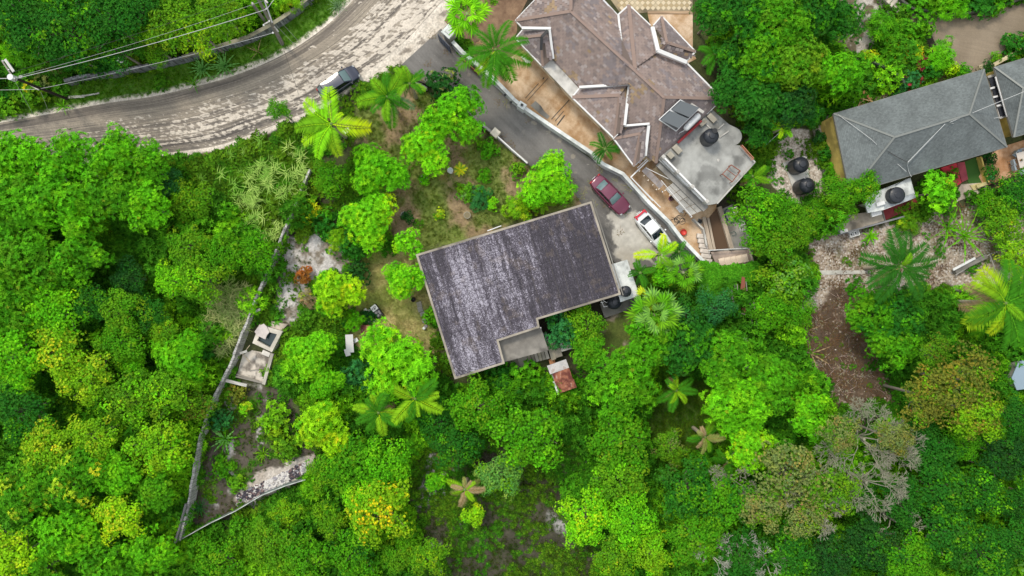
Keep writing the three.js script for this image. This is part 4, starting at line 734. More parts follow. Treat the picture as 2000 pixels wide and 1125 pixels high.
// rebar frames and racks in the vine-grown ruin at (1400-1500, 540-650)
{
  const t = thing('roof_frame', 'collapsed frame of grey poles and rusty sheet under creepers', 'frame');
  const line = (a, b, h0, h1, r, m) => mesh('pole', rod(P(...a, h0), P(...b, h1), r), m, t);
  [[[1463, 577], [1470, 640]], [[1472, 590], [1480, 645]], [[1480, 600], [1488, 632]], [[1484, 580], [1495, 630]], [[1457, 550], [1459, 568]], [[1490, 588], [1504, 630]], [[1434, 550], [1436, 575]], [[1440, 555], [1441, 578]]].forEach(([a, b]) => line(a, b, 1.7, 1.5, 0.05, M.woodGrey));
  line([1448, 612], [1465, 617], 1.8, 1.8, 0.06, M.woodGrey); line([1470, 608], [1492, 606], 1.7, 1.7, 0.06, M.woodGrey); line([1498, 572], [1517, 573], 1.6, 1.6, 0.06, M.concretePale); line([1427, 565], [1433, 598], 1.5, 1.4, 0.14, M.concretePale);
  mesh('rusty_sheet', [slab(pts([[1449, 540], [1455, 542], [1456, 570], [1446, 568]], 1.6), 0.04), slab(pts([[1449, 600], [1459, 601], [1458, 612], [1449, 611]], 1.6), 0.04)], M.rustyBar, t);
  mesh('board_stack', [0, 1, 2, 3].map((i) => bar(P(1406, 592 + i * 4, 1.2), P(1423, 592 + i * 4, 1.2), 0.16, 0.05)), M.woodGrey, t);
}
// ---------------------------------------------------------------- utility poles and wires
function bend(a, b, sag, r, m, parent, name = 'wire') { const l = Array.from({ length: 9 }, (_, i) => a.clone().lerp(b, i / 8).add(V(0, -sag * (1 - (i / 4 - 1) ** 2), 0))); return mesh(name, tube(l, r, 24, 5), m, parent); }
const poleTop = [P(22, 150, 8.6), P(518, 22, 9)];
{
  const t = thing('wooden_pole', 'dark leaning wooden power pole by the road at far left', 'utility pole');
  const b = P(131, 193, 0), top = poleTop[0], at = (s) => b.clone().lerp(top, s);
  mesh('pole', rod(b.clone().setY(-0.2), at(0.99), 0.15, 0.1, 12), mat(0.035, 0.026, 0.022, 0.9), t);
  mesh('crossarm', [bar(P(4, 118, 8.5), P(30, 157, 8.5), 0.12, 0.14)], M.woodGrey, t); mesh('crossarm', bar(P(10, 116, 8.75), P(27, 140, 8.75), 0.22, 0.1), mat(0.5, 0.5, 0.48, 0.7), t);
  mesh('transformer', new THREE.CylinderGeometry(0.26, 0.26, 0.55, 14).translate(...P(24, 152, 8.4).toArray()), mat(0.6, 0.62, 0.62, 0.5), t);
  mesh('bracket', [bar(P(60, 166, 4.6), P(77, 175, 4.4), 0.18, 0.12), rod(P(40, 150, 7.4), P(42, 150, 7.2), 0.14)], M.concretePale, t);
  for (const [x, y] of [[6, 119], [17, 136], [28, 153]]) mesh('insulator', rod(P(x, y, 8.56), P(x, y, 8.8), 0.07, 0.05), M.whitePaint, t);
}
{
  const t = thing('concrete_pole', 'pale utility pole with crossarm standing by the roadside wall', 'utility pole');
  const b = P(551, 86, 0), top = P(503, -4, 9.4);
  mesh('pole', rod(b.clone().setY(-0.2), top, 0.2, 0.12, 12), M.woodGrey, t);
  mesh('crossarm', bar(P(517, 2, 9), P(532, 44, 7.9), 0.1, 0.12), mat(0.4, 0.41, 0.42, 0.6), t); mesh('crossarm', bar(P(510, -10, 9.2), P(523, 6, 9.2), 0.14, 0.1), M.concretePale, t);
  mesh('bracket', [bar(P(536, 52, 5), P(544, 62, 4.6), 0.12, 0.1), rod(P(526, 42, 6), P(514, 49, 5.8), 0.07)], M.concretePale, t);
  for (const [x, y] of [[520, 17], [526, 41], [533, 64], [515, 49]]) mesh('insulator', rod(P(x, y, 7.3), P(x, y, 7.6), 0.09, 0.07), M.whitePaint, t);
}
{ const t = thing('strut_pole', 'short weathered stay post leaning against the roadside wall', 'utility pole'); mesh('pole', rod(P(520, 45, 0.2), P(494, 9, 4), 0.16, 0.14, 10), M.woodGrey, t); mesh('cap', rod(P(494, 9, 4), P(493, 6, 4.4), 0.1), M.concretePale, t); }
{
  const w = (label, a, b, sag, r, m = M.wire) => { const o = bend(a, b, sag, r, m, null, 'power_line'); tag(o, label, 'wire'); };
  w('thickest pale cable between the two roadside power poles', P(40, 151, 8.4), P(521, 18, 8.8), 0.5, 0.026);
  w('upper thin wire of the pair above the thick pale cable', P(24, 141, 8.7), P(520, -22, 9), 0.4, 0.01, M.wireDark);
  w('second thin wire just above the thick pale cable', P(28, 151, 8.7), P(524, -2, 9), 0.5, 0.01);
  w('low wire from pole bracket running over the roadside wall', P(80, 173, 4.6), P(534, 64, 6.2), 0.5, 0.018);
  w('pale cable leaving the left edge from the wooden pole', P(-60, 154, 8.4), P(40, 152, 8.4), 0.1, 0.03);
  w('low wire leaving the left edge below the pole top', P(-60, 176, 4.7), P(78, 174, 4.5), 0.1, 0.018);
  w('guy wire from the wooden pole down to the marl verge', P(30, 160, 8), P(65, 224, 0.05), 0.02, 0.016);
  w('thin stay from pole bracket down to the marl verge', P(80, 180, 4.4), P(93, 213, 0.05), 0.02, 0.014);
  w('guy wire from the pale pole down to the road edge', P(540, 50, 6), P(578, 90, 0.05), 0.02, 0.015);
  w('second guy wire of the pale pole nearer the road bend', P(546, 40, 6), P(586, 84, 0.05), 0.02, 0.015);
  w('dark wire from the pale pole down across the muddy road', P(545, 70, 5), P(584, 186, 0.4), 0.05, 0.014, M.wireDark);
  w('line from the pale pole up to the top edge', P(521, 18, 8.8), P(560, -40, 9), 0.1, 0.028);
  w('wire lying along the left slope of the grey roof', P(1637, 224, 3.45), P(1703, 273, 4.75), -0.02, 0.025);
  w('wire over the grey roof to the white outbuilding', P(1703, 273, 4.85), P(1770, 335, 3.8), 0.1, 0.028);
  w('dark wire crossing to the roof corner above the outbuilding', P(1735, 296, 4.9), P(1773, 317, 4.4), 0.1, 0.028, M.wireDark);
  w('pale wire from the ridge down to the roof edge', P(1846, 242, 5.4), P(1773, 317, 4.5), 0.05, 0.032);
  w('upper wire spanning from grey ridge to the right house', P(1855, 239, 5.6), P(2010, 175, 5.4), 0.5, 0.028);
  w('lower looping wire from the grey ridge to the panels', P(1858, 241, 5.5), P(1957, 228, 3.6), 0.7, 0.026);
  w('wire hanging from roof edge above the water tank', P(1773, 318, 4.3), P(1780, 345, 3.3), 0.2, 0.028);
  w('black cable curving over the white outbuilding roof', P(1778, 345, 2.9), P(1748, 362, 2.6), 0.1, 0.03, M.black);
  w('dangling pale pole cable beside the green forest at right', P(1497, 282, 1.2), P(1527, 255, 2.4), 0.1, 0.04);
}
// ================================================================ cars
function gridGeo(nu, nv, f, closed = false) { // smooth grid surface
  const p = [], ix = []; for (let i = 0; i <= nu; i++) for (let j = 0; j <= nv; j++) { const q = f(i / nu, j / nv); p.push(q.x, q.y, q.z); }
  for (let i = 0; i < nu; i++) for (let j = 0; j < nv; j++) { const a = i * (nv + 1) + j, b = a + nv + 1; ix.push(a, b, a + 1, b, b + 1, a + 1); }
  const g = new THREE.BufferGeometry(); g.setAttribute('position', new THREE.Float32BufferAttribute(p, 3)); g.setIndex(ix); g.setAttribute('uv', new THREE.Float32BufferAttribute(new Float32Array(p.length / 3 * 2), 2)); g.computeVertexNormals(); return g;
}
function car(label, pos, dir, o) {
  const t = thing(o.name, label, 'car', pos, Math.atan2(-dir[1], dir[0])), L = o.len, W = o.wid, paint = new THREE.MeshPhysicalMaterial({ color: lin(...o.paint), roughness: 0.35, clearcoat: 1, clearcoatRoughness: 0.06, metalness: o.metal ?? 0.2 });
  const X = (s) => s * L / 2, belt = 0.92;
  // deck height and half width along the car, s = -1 rear .. 1 front
  const topY = (s) => s < o.rearDeck ? lerp(o.tailY, belt, sstep(-1.02, o.rearDeck, s)) : s > o.cowl ? lerp(belt, 0.66, sstep(o.cowl, 1.0, s) ** 1.15) : belt;
  const half = (s) => W / 2 * (1 - 0.26 * Math.pow(Math.abs(s), 5) - 0.03 * s * s) * (Math.abs(s) > 0.93 ? 1 - 0.35 * Math.pow((Math.abs(s) - 0.93) / 0.07, 2) : 1);
  const sec = (s, v) => { // v 0..1 from left sill over the top to the right sill
    const w = half(s), y = topY(s), e = Math.abs(s) > 0.94 ? sstep(0.94, 1, Math.abs(s)) : 0, a = [[-0.94, 0.24], [-1, 0.42], [-0.985, 0.62], [-0.93, y - 0.08], [-0.84, y - 0.012], [-0.45, y + 0.022], [0, y + 0.035]];
    const m = v <= 0.5 ? v * 2 : (1 - v) * 2, k = m * 6, i = Math.min(5, Math.floor(k)), q = [lerp(a[i][0], a[i + 1][0], k - i), lerp(a[i][1], a[i + 1][1], k - i)];
    return V(X(s), lerp(q[1], lerp(0.45, q[1], 0.8), e), (v <= 0.5 ? q[0] : -q[0]) * w);
  };
  const body = gridGeo(44, 24, (u, v) => sec(1 - 2 * u, v));
  const cap = (s) => { const T = new Tri(), n = 24; for (let j = 0; j < n; j++) { const a = sec(s, j / n), b = sec(s, (j + 1) / n), c = V(X(s) + 0.04 * s, 0.45, 0); s > 0 ? T.tri(c, b, a) : T.tri(c, a, b); } return T.geo(); };
  mesh('body', [body, cap(1), cap(-1)], paint, t);
  // cabin: hull of pillars and roof with panes set just proud of it
  const C = o.cabin, bf = X(C.bf), rf = X(C.rf), rr = X(C.rr), br = X(C.br), wb = W / 2 * 0.86, wr = W / 2 * C.roofW, yr = C.h, yb = belt - 0.02;
  const patch = (a, b, c, d, bulge, u0, u1, v0, v1, lift, n = 8) => { const nrm = b.clone().sub(a).cross(d.clone().sub(a)).normalize(); if (nrm.y < -0.02 || (Math.abs(nrm.y) < 0.02 && nrm.dot(a) < 0)) nrm.negate(); return gridGeo(n, n, (u, v) => { const U = lerp(u0, u1, u), Z = lerp(v0, v1, v); return a.clone().lerp(b, U).lerp(d.clone().lerp(c, U), Z).addScaledVector(nrm, lift + bulge * (1 - (2 * U - 1) ** 2) * (1 - 0.5 * (2 * Z - 1) ** 2)); }); };
  const fl = V(bf, yb, -wb * 0.93), fr = V(bf, yb, wb * 0.93), Fl = V(rf, yr, -wr), Fr = V(rf, yr, wr), rl = V(br, yb, -wb * 0.9), rrt = V(br, yb, wb * 0.9), Rl = V(rr, yr - 0.01, -wr * 0.96), Rr = V(rr, yr - 0.01, wr * 0.96);
  const sides = [[fl, Fl, Rl, rl], [fr, Fr, Rr, rrt]];
  mesh('cabin', [patch(fl, fr, Fr, Fl, 0.09, 0, 1, 0, 1, 0), patch(rl, rrt, Rr, Rl, 0.07, 0, 1, 0, 1, 0), ...sides.map(([a, b, c, d]) => patch(a, b, c, d, 0.03, 0, 1, 0, 1, 0))], paint, t);
  mesh('roof', patch(Fl, Fr, Rr, Rl, 0.05, 0, 1, 0, 1, 0.005, 10), o.roofPaint ? new THREE.MeshPhysicalMaterial({ color: lin(...o.roofPaint), roughness: 0.3, clearcoat: 1, clearcoatRoughness: 0.08 }) : paint, t);
  const glass = new THREE.MeshPhysicalMaterial({ color: lin(...(o.glass ?? [0.13, 0.21, 0.22])), roughness: 0.08, clearcoat: 1, clearcoatRoughness: 0.03, specularIntensity: 1 });
  mesh('windscreen', patch(fl, fr, Fr, Fl, 0.09, 0.06, 0.94, 0.08, 0.94, 0.012), glass, t);
  mesh('rear_window', patch(rl, rrt, Rr, Rl, 0.07, 0.08, 0.92, 0.1, 0.92, 0.012), glass, t);
  const dark = mat(0.015, 0.02, 0.022, 0.1);
  for (const [a, b, c, d] of sides) { mesh('side_window', patch(a, b, c, d, 0.03, 0.1, 0.9, 0.06, 0.48, 0.012, 5), dark, t); mesh('side_window', patch(a, b, c, d, 0.03, 0.1, 0.9, 0.52, 0.9, 0.012, 5), dark, t); }
  for (const sx of [0.62, -0.6]) for (const sz of [-1, 1]) {
    const w = new THREE.Group(); w.name = 'wheel'; w.position.set(X(sx), 0.31, sz * (W / 2 - 0.1)); t.add(w);
    mesh('tyre', new THREE.TorusGeometry(0.23, 0.085, 8, 20), M.rubber, w); mesh('rim', new THREE.CylinderGeometry(0.19, 0.19, 0.14, 16).rotateX(Math.PI / 2), M.steel, w);
  }
  const lamp = mat(0.4, 0.43, 0.44, 0.12), red = mat(0.4, 0.02, 0.02, 0.2);
  for (const sz of [-1, 1]) {
    mesh('headlight', new THREE.SphereGeometry(1, 12, 8).scale(0.14, 0.07, 0.17).translate(X(0.925), 0.6, sz * half(0.93) * 0.74), lamp, t);
    mesh('tail_light', new THREE.SphereGeometry(1, 12, 8).scale(0.1, 0.12, 0.18).translate(X(-0.965), o.tailY - 0.12, sz * half(-0.95) * 0.78), red, t);
    mesh('wing_mirror', new THREE.SphereGeometry(1, 10, 8).scale(0.09, 0.07, 0.1).translate(bf - 0.12, 0.98, sz * (W / 2 + 0.06)), paint, t);
    mesh('door_handle', [box(0.16, 0.03, 0.03, X(0.02), 0.8, sz * W / 2 * 0.985), box(0.16, 0.03, 0.03, X(-0.3), 0.8, sz * W / 2 * 0.98)], paint, t);
  }
  mesh('wiper', [bar(V(bf - 0.04, yb + 0.06, -0.5), V(bf - 0.28, yb + 0.24, -0.05), 0.02), bar(V(bf - 0.02, yb + 0.06, 0.1), V(bf - 0.28, yb + 0.24, 0.5), 0.02)], M.black, t);
  const strip = (s, y) => gridGeo(12, 2, (u, v) => { const k = lerp(0.86, 1, 1 - (2 * u - 1) ** 2); return V((X(s) + Math.sign(s) * 0.05) * lerp(0.955, 1, 1 - (2 * u - 1) ** 4), y + v * 0.12, (2 * u - 1) * half(s * 0.94) * 0.92); });
  mesh('bumper', [strip(1, 0.42), strip(-1, 0.42)], o.bumper ?? paint, t);
  mesh('number_plate', [cbox(0.02, 0.1, 0.4, X(-1) - 0.07, 0.62, 0)], M.whitePaint, t);
  return { t, X, half, paint };
}
car('dark navy hatchback parked on the muddy road, half under a palm frond', P(661, 161, 0.7).setY(0), [0.83, -0.56], { name: 'parked_car', len: 4.3, wid: 1.72, paint: [0.008, 0.014, 0.04], metal: 0.1, rearDeck: -0.96, tailY: 0.9, cowl: 0.5, cabin: { bf: 0.56, rf: 0.22, rr: -0.72, br: -0.94, h: 1.5, roofW: 0.68 } });
car('glossy maroon sedan on the driveway beside the felt roof', P(1192, 380.5, 0.7).setY(0), [0.7, 0.72], { name: 'parked_car', len: 4.45, wid: 1.74, paint: [0.13, 0.006, 0.04], metal: 0.25, rearDeck: -0.62, tailY: 0.88, cowl: 0.36, cabin: { bf: 0.4, rf: 0.1, rr: -0.38, br: -0.68, h: 1.38, roofW: 0.66 } });
{
  const c = car('white and silver sedan with red rear spoiler on the driveway', P(1275.5, 450, 0.7).setY(0), [0.64, 0.77], { name: 'parked_car', len: 4.3, wid: 1.68, paint: [0.72, 0.75, 0.76], metal: 0.15, rearDeck: -0.62, tailY: 0.88, cowl: 0.34, roofPaint: [0.8, 0.84, 0.82], glass: [0.012, 0.022, 0.03], cabin: { bf: 0.38, rf: 0.08, rr: -0.4, br: -0.7, h: 1.37, roofW: 0.68 } });
  const redM = mat(0.55, 0.015, 0.04, 0.35); mesh('spoiler', [cbox(0.2, 0.06, 1.22, c.X(-0.93), 1.06, 0), cbox(0.3, 0.1, 0.13, c.X(-0.87), 1.0, -0.56), cbox(0.3, 0.1, 0.13, c.X(-0.87), 1.0, 0.56)], redM, c.t, 'red rear spoiler');
}

// ================================================================ water tanks
function waterTank(label, pos, r, h, turn = 0) {
  const t = thing('water_tank', label, 'water tank', pos, turn, 'black plastic water tanks'), prof = [[0.001, 0], [r, 0], [r, h * 0.04]];
  for (let i = 0; i < 7; i++) { const y0 = h * (0.06 + i * 0.1), y1 = h * (0.06 + (i + 1) * 0.1); prof.push([r, y0 + 0.01], [r * 1.015, (y0 + y1) / 2], [r, y1 - 0.01]); }
  prof.push([r * 0.98, h * 0.8], [r * 0.86, h * 0.87], [r * 0.62, h * 0.94], [r * 0.42, h * 0.965]);
  mesh('tank_body', new THREE.LatheGeometry(prof.map(([x, y]) => new THREE.Vector2(x, y)), 36), M.tank, t);
  const ribs = []; for (let i = 0; i < 8; i++) { const a = i * Math.PI / 4; ribs.push(bar(V(Math.cos(a) * r * 0.9, h * 0.86, Math.sin(a) * r * 0.9), V(Math.cos(a) * r * 0.42, h * 0.97, Math.sin(a) * r * 0.42), 0.06, 0.04)); } mesh('rib', ribs, M.tank, t);
  mesh('lid', new THREE.LatheGeometry([[r * 0.42, h * 0.955], [r * 0.42, h], [r * 0.36, h * 1.02], [0.001, h * 1.03]].map(([x, y]) => new THREE.Vector2(x, y)), 24), M.tank, t);
  mesh('pipe_fitting', rod(V(r * 0.9, h * 0.86, 0), V(r * 1.12, h * 0.86, 0), 0.04), M.steel, t);
  return t;
}
{ const t = waterTank('black water tank standing alone on the grey roof deck', P(1381, 272, 3.0), 0.71, 1.75, 0.4); const q = V(0.34, 1.7, -0.28); mesh('manhole', new THREE.CylinderGeometry(0.24, 0.24, 0.12, 18).translate(q.x, q.y + 0.06, q.z), M.black, t, 'open dark manhole'); }
waterTank('upper of two black water tanks on the pale gravel pad', P(1552, 327, 0.12), 0.76, 1.95, 1);
waterTank('lower of two black water tanks on the pale gravel pad', P(1562, 367, 0.12), 0.74, 2.2, 2);
waterTank('smaller black water tank on the white annex slab beside the felt roof', P(1220, 569, 2.2), 0.52, 1.0, 2);
waterTank('larger black water tank tucked under the felt roof corner', P(1196, 589.5, 0.45), 0.68, 1.9, 1);
waterTank('squat black water tank on the white outbuilding roof', P(1744, 383, 2.4), 0.75, 0.95, 0.5);
{
  const t = thing('water_heater', 'solar water heater of two grey panels and a white tank', 'solar panel');
  const c = [P(1328.7, 195, 5.6), P(1362, 215.5, 4.6), P(1320.5, 256, 4.6), P(1287, 233.5, 5.6)], at = (u, v) => c[0].clone().lerp(c[1], u).lerp(c[3].clone().lerp(c[2], u), v), up = (q, y) => q.clone().setY(q.y + y);
  const pg = mat(0.1, 0.115, 0.125, 0.12);
  for (const [a, b] of [[0, 0.485], [0.515, 1]]) {
    const p = new THREE.Group(); p.name = 'solar_panel'; t.add(p);
    mesh('panel_glass', slab([at(0.02, a + 0.012), at(0.98, a + 0.012), at(0.98, b - 0.012), at(0.02, b - 0.012)].map((q) => up(q, 0.03)), 0.05), pg, p);
    mesh('panel_frame', [[0, a, 1, a], [0, b, 1, b], [0, a, 0, b], [1, a, 1, b]].map(([u, v, m, n]) => bar(at(u, v), at(m, n), 0.07, 0.1)), M.whitePaint, p);
  }
  const a = P(1341, 249, 4.5), b = P(1362.5, 227.5, 4.5); mesh('storage_tank', [rod(a, b, 0.29, 0.29, 20), new THREE.SphereGeometry(0.29, 16, 10).scale(1, 1, 1).translate(...a.toArray()), new THREE.SphereGeometry(0.29, 16, 10).translate(...b.toArray())], M.whitePaint, t);
  mesh('stand', [rod(a, a.clone().setY(3.2), 0.04), rod(b, b.clone().setY(3.2), 0.04), rod(at(0.05, 0.5), at(0.05, 0.5).setY(3.6), 0.035), rod(at(0.9, 0.05), at(0.9, 0.05).setY(3.4), 0.035), bar(P(1340, 197, 4.5), P(1374, 220, 4.5), 0.25, 0.1)], M.concretePale, t);
  mesh('pipe', tube([a.clone(), P(1334, 256, 4.2), P(1328, 259, 3.9), P(1326, 262, 3.4)], 0.04), M.whitePaint, t);
}
// ---------------------------------------------------------------- deck furniture and railings
{
  const t = thing('rebar_cage', 'rusty square rebar table frame standing on the roof deck', 'frame'), f = [[1411, 340], [1428, 322], [1446, 334], [1430, 355]];
  const A = f.map(([x, y]) => P(x, y, 3.75)), B = A.map((q) => q.clone().setY(3.0)); mesh('top_bar', [0, 1, 2, 3].map((i) => bar(A[i], A[(i + 1) % 4], 0.07)), M.rustyBar, t); mesh('cross_bar', [bar(A[0].clone().lerp(A[1], 0.5), A[3].clone().lerp(A[2], 0.5), 0.05)], M.rustyBar, t);
  for (let i = 0; i < 4; i++) mesh('leg', rod(B[i], A[i], 0.035), M.rustyBar, t);
}
{
  const t = thing('deck_railing', 'orange brown rusted railing along the right deck edge', 'railing');
  mesh('rail', [bar(P(1449, 283, 3.9), P(1472, 309, 3.9), 0.07), bar(P(1447, 285, 3.4), P(1470, 312, 3.4), 0.07), bar(P(1472, 309, 3.9), P(1466, 313, 3.9), 0.06)], mat(0.4, 0.17, 0.1, 0.8), t);
  for (const s of [0, 0.5, 1]) mesh('rail_post', rod(P(lerp(1447, 1471, s), lerp(284, 311, s), 2.9), P(lerp(1447, 1471, s), lerp(284, 311, s), 3.95), 0.035), M.rustyBar, t);
}
// ---------------------------------------------------------------- barrels, sinks, tables
function drum(name, label, cat, pos, r, h, m, inside, open = true) {
  const t = thing(name, label, cat, pos), p = [[0.001, 0.01], [r * 0.9, 0.01], [r, 0.06], [r * 1.02, h * 0.33], [r * 0.98, h * 0.36], [r * 1.02, h * 0.66], [r * 0.98, h * 0.69], [r, h], [r * 0.93, h]];
  mesh('drum_body', new THREE.LatheGeometry(p.map(([x, y]) => new THREE.Vector2(x, y)), 24), m, t);
  mesh(open ? 'inside' : 'lid', new THREE.LatheGeometry((open ? [[r * 0.93, h], [r * 0.9, h * 0.3], [0.001, h * 0.28]] : [[r * 0.93, h], [0.001, h * 1.01]]).map(([x, y]) => new THREE.Vector2(x, y)), 24), inside, t);
  return t;
}
drum('barrel', 'light blue open plastic barrel in the yard behind the grey roof', 'barrel', P(1710, 165, 0.05), 0.36, 1.0, mat(0.22, 0.42, 0.58, 0.4), M.blue);
drum('bucket', 'small white bucket left of the blue barrel', 'bucket', P(1698, 158, 0), 0.2, 0.4, M.whitePaint, M.concretePale);
drum('bucket', 'purple flower pot on the tan patio by the lean-to', 'pot', P(1310, 388, 0.1), 0.24, 0.4, mat(0.2, 0.08, 0.17, 0.6), mat(0.06, 0.035, 0.03, 0.95));
drum('tub', 'red plastic tub against the white driveway wall', 'tub', P(1334, 454, 0.1), 0.3, 0.3, mat(0.6, 0.05, 0.035, 0.45), mat(0.6, 0.05, 0.035, 0.45));
drum('clay_pot', 'dark mouthed clay pot by the first stepping stone', 'pot', P(808, 585, 0), 0.24, 0.45, concrete(0.25, 0.16, 0.11), M.black);
{ const t = thing('tarp_bundle', 'pale bundled cloth right of the blue barrel', 'bundle', P(1725, 158, 0)); mesh('cloth', new THREE.IcosahedronGeometry(0.38, 2).scale(1.2, 0.5, 0.8).translate(0, 0.16, 0), mat(0.3, 0.33, 0.36, 0.8), t); }
{ const t = thing('crate', 'grey lidded crate under the tree at the house corner', 'crate', P(1662, 198, 0.05), 0.6); mesh('box', cbox(0.6, 0.45, 0.5, 0, 0.23, 0), mat(0.14, 0.14, 0.18, 0.6), t); mesh('lid', cbox(0.66, 0.07, 0.56, 0, 0.49, 0), mat(0.3, 0.3, 0.34, 0.6), t); }
{ const t = thing('timber_frame', 'terracotta sided sloping board beside the barrel yard', 'board'); mesh('board', [bar(P(1684, 180, 0.5), P(1700, 196, 0.5), 0.3, 0.5)], M.terracotta, t); mesh('batten', [bar(P(1680, 192, 0.7), P(1704, 198, 0.7), 0.08), bar(P(1676, 208, 0.5), P(1682, 193, 0.5), 0.07), bar(P(1678, 202, 0.6), P(1688, 196, 0.6), 0.07)], mat(0.5, 0.36, 0.2, 0.8), t); }
{ const t = thing('water_jug', 'pale grey bucket dumped among leaves left of the grey roof', 'bucket', P(1600, 215, 0)); mesh('body', new THREE.LatheGeometry([[0.001, 0], [0.2, 0], [0.26, 0.4], [0.24, 0.42], [0.001, 0.4]].map(([x, y]) => new THREE.Vector2(x, y)), 16), mat(0.55, 0.6, 0.63, 0.5), t); mesh('handle', new THREE.TorusGeometry(0.22, 0.015, 6, 16, Math.PI).translate(0, 0.42, 0), M.steel, t); }
{ const t = thing('sink', 'white double laundry sink lying below the grey platform', 'sink', P(1665, 457, 0), 0.3); mesh('basin', [cbox(0.95, 0.1, 0.55, 0, 0.1, 0, 0, 0.03), ...[-0.45, 0, 0.45].map((x) => cbox(0.07, 0.34, 0.55, x, 0.3, 0)), ...[-0.25, 0.25].map((z) => cbox(0.95, 0.34, 0.07, 0, 0.3, z))], M.whitePaint, t); mesh('drain', [-0.22, 0.22].map((x) => new THREE.CylinderGeometry(0.1, 0.1, 0.02, 14).translate(x, 0.165, 0)), mat(0.06, 0.06, 0.06, 0.6), t); }
{ const t = thing('air_conditioner', 'white boxy unit on the corner of the grey platform', 'air conditioner', P(1645, 452, 0.9), 0.3); mesh('case', cbox(0.72, 0.4, 0.32, 0, 0.22, 0, 0, 0.03), M.whitePaint, t); mesh('grille', [-0.1, 0, 0.1].map((z) => box(0.6, 0.015, 0.04, 0, 0.425, z)), M.concretePale, t); }
{ // outdoor dining set
  const c = P(1992, 313, 0.09), t = thing('dining_table', 'pale square outdoor table with a small plant at right edge', 'table', c, 0.26);
  mesh('tabletop', cbox(1.5, 0.06, 1.5, 0, 0.74, 0, 0, 0.02), mat(0.55, 0.5, 0.45, 0.6), t); for (const x of [-1, 1]) for (const z of [-1, 1]) mesh('leg', rod(V(x * 0.62, 0, z * 0.62), V(x * 0.62, 0.72, z * 0.62), 0.04), M.steel, t);
  const ch = (label, px, py, turn) => { const k = thing('patio_chair', label, 'chair', P(px, py, 0.09), turn, 'grey blue chairs around the outdoor table'), m = mat(0.3, 0.37, 0.43, 0.6); mesh('seat', cbox(0.48, 0.06, 0.48, 0, 0.44, 0, 0, 0.02), m, k); mesh('backrest', cbox(0.06, 0.5, 0.48, -0.24, 0.7, 0, 0, 0.02), m, k); mesh('armrest', [cbox(0.44, 0.04, 0.05, 0, 0.62, -0.24), cbox(0.44, 0.04, 0.05, 0, 0.62, 0.24)], m, k); for (const x of [-1, 1]) for (const z of [-1, 1]) mesh('leg', rod(V(x * 0.2, 0, z * 0.2), V(x * 0.2, 0.43, z * 0.2), 0.02), M.steel, k); };
  ch('upper of two grey chairs left of the outdoor table', 1972, 319, 0.26); ch('lower of two grey chairs left of the outdoor table', 1974, 330, 0.26); ch('grey chair at upper left corner of the outdoor table', 1977, 303, 0.2 - 0.8); ch('grey chair above the outdoor table', 1986, 298, -1.31); ch('grey chair below the outdoor table', 1990, 338, 1.83);
  const pl = thing('table_plant', 'tiny dark potted plant on the outdoor table', 'plant', P(1993, 313, 0.87)); mesh('pot', new THREE.CylinderGeometry(0.1, 0.08, 0.12, 12).translate(0, 0.06, 0), M.terracotta, pl); mesh('leaf', Array.from({ length: 9 }, (_, i) => rod(V(0, 0.1, 0), V(Math.cos(i * 0.7) * 0.16, 0.26, Math.sin(i * 0.7) * 0.16), 0.03, 0.004, 4)), mat(0.03, 0.07, 0.015, 0.7), pl);
}
{ const t = thing('bench', 'small white bench against the west gable of the shingled house', 'bench', P(1027, 119, 0.1), -0.85); mesh('seat', cbox(1.0, 0.07, 0.4, 0, 0.44, 0), M.whitePaint, t); for (const x of [-0.38, 0.38]) mesh('leg', cbox(0.1, 0.42, 0.34, x, 0.21, 0), M.concretePale, t); }
{ const t = thing('plastic_box', 'white plastic box lying on the tan patio', 'box', P(1327, 407, 0.1), -0.9); mesh('box', cbox(0.62, 0.3, 0.55, 0, 0.15, 0), M.whitePaint, t); mesh('lid', cbox(0.66, 0.06, 0.58, 0.02, 0.33, 0.02), M.whitePaint, t); mesh('flap', cbox(0.3, 0.03, 0.2, 0.42, 0.3, 0.1, 0.3), M.concretePale, t); }
{ const t = thing('drain_cover', 'square black opening in paving near the deck corner', 'drain', P(1367, 432, 0.1), -0.3); mesh('cover', cbox(0.36, 0.05, 0.36, 0, 0.03, 0), M.black, t); mesh('rim', [-1, 1].flatMap((s) => [box(0.46, 0.05, 0.05, 0, 0.03, s * 0.2), box(0.05, 0.05, 0.36, s * 0.2, 0.03, 0)]), M.concrete, t); }
{ const t = thing('plank_stack', 'short stack of pale slats on the patio end', 'planks'); for (let i = 0; i < 4; i++) mesh('plank', bar(P(1362 + i * 4, 462, 0.2), P(1364.5 + i * 4, 470, 0.2), 0.13, 0.05), M.concretePale, t); }
{ const t = thing('broom_stick', 'dark stick lying above the red tub', 'stick'); mesh('stick', rod(P(1327, 449, 0.3), P(1338, 445, 0.3), 0.02), M.wood, t); }
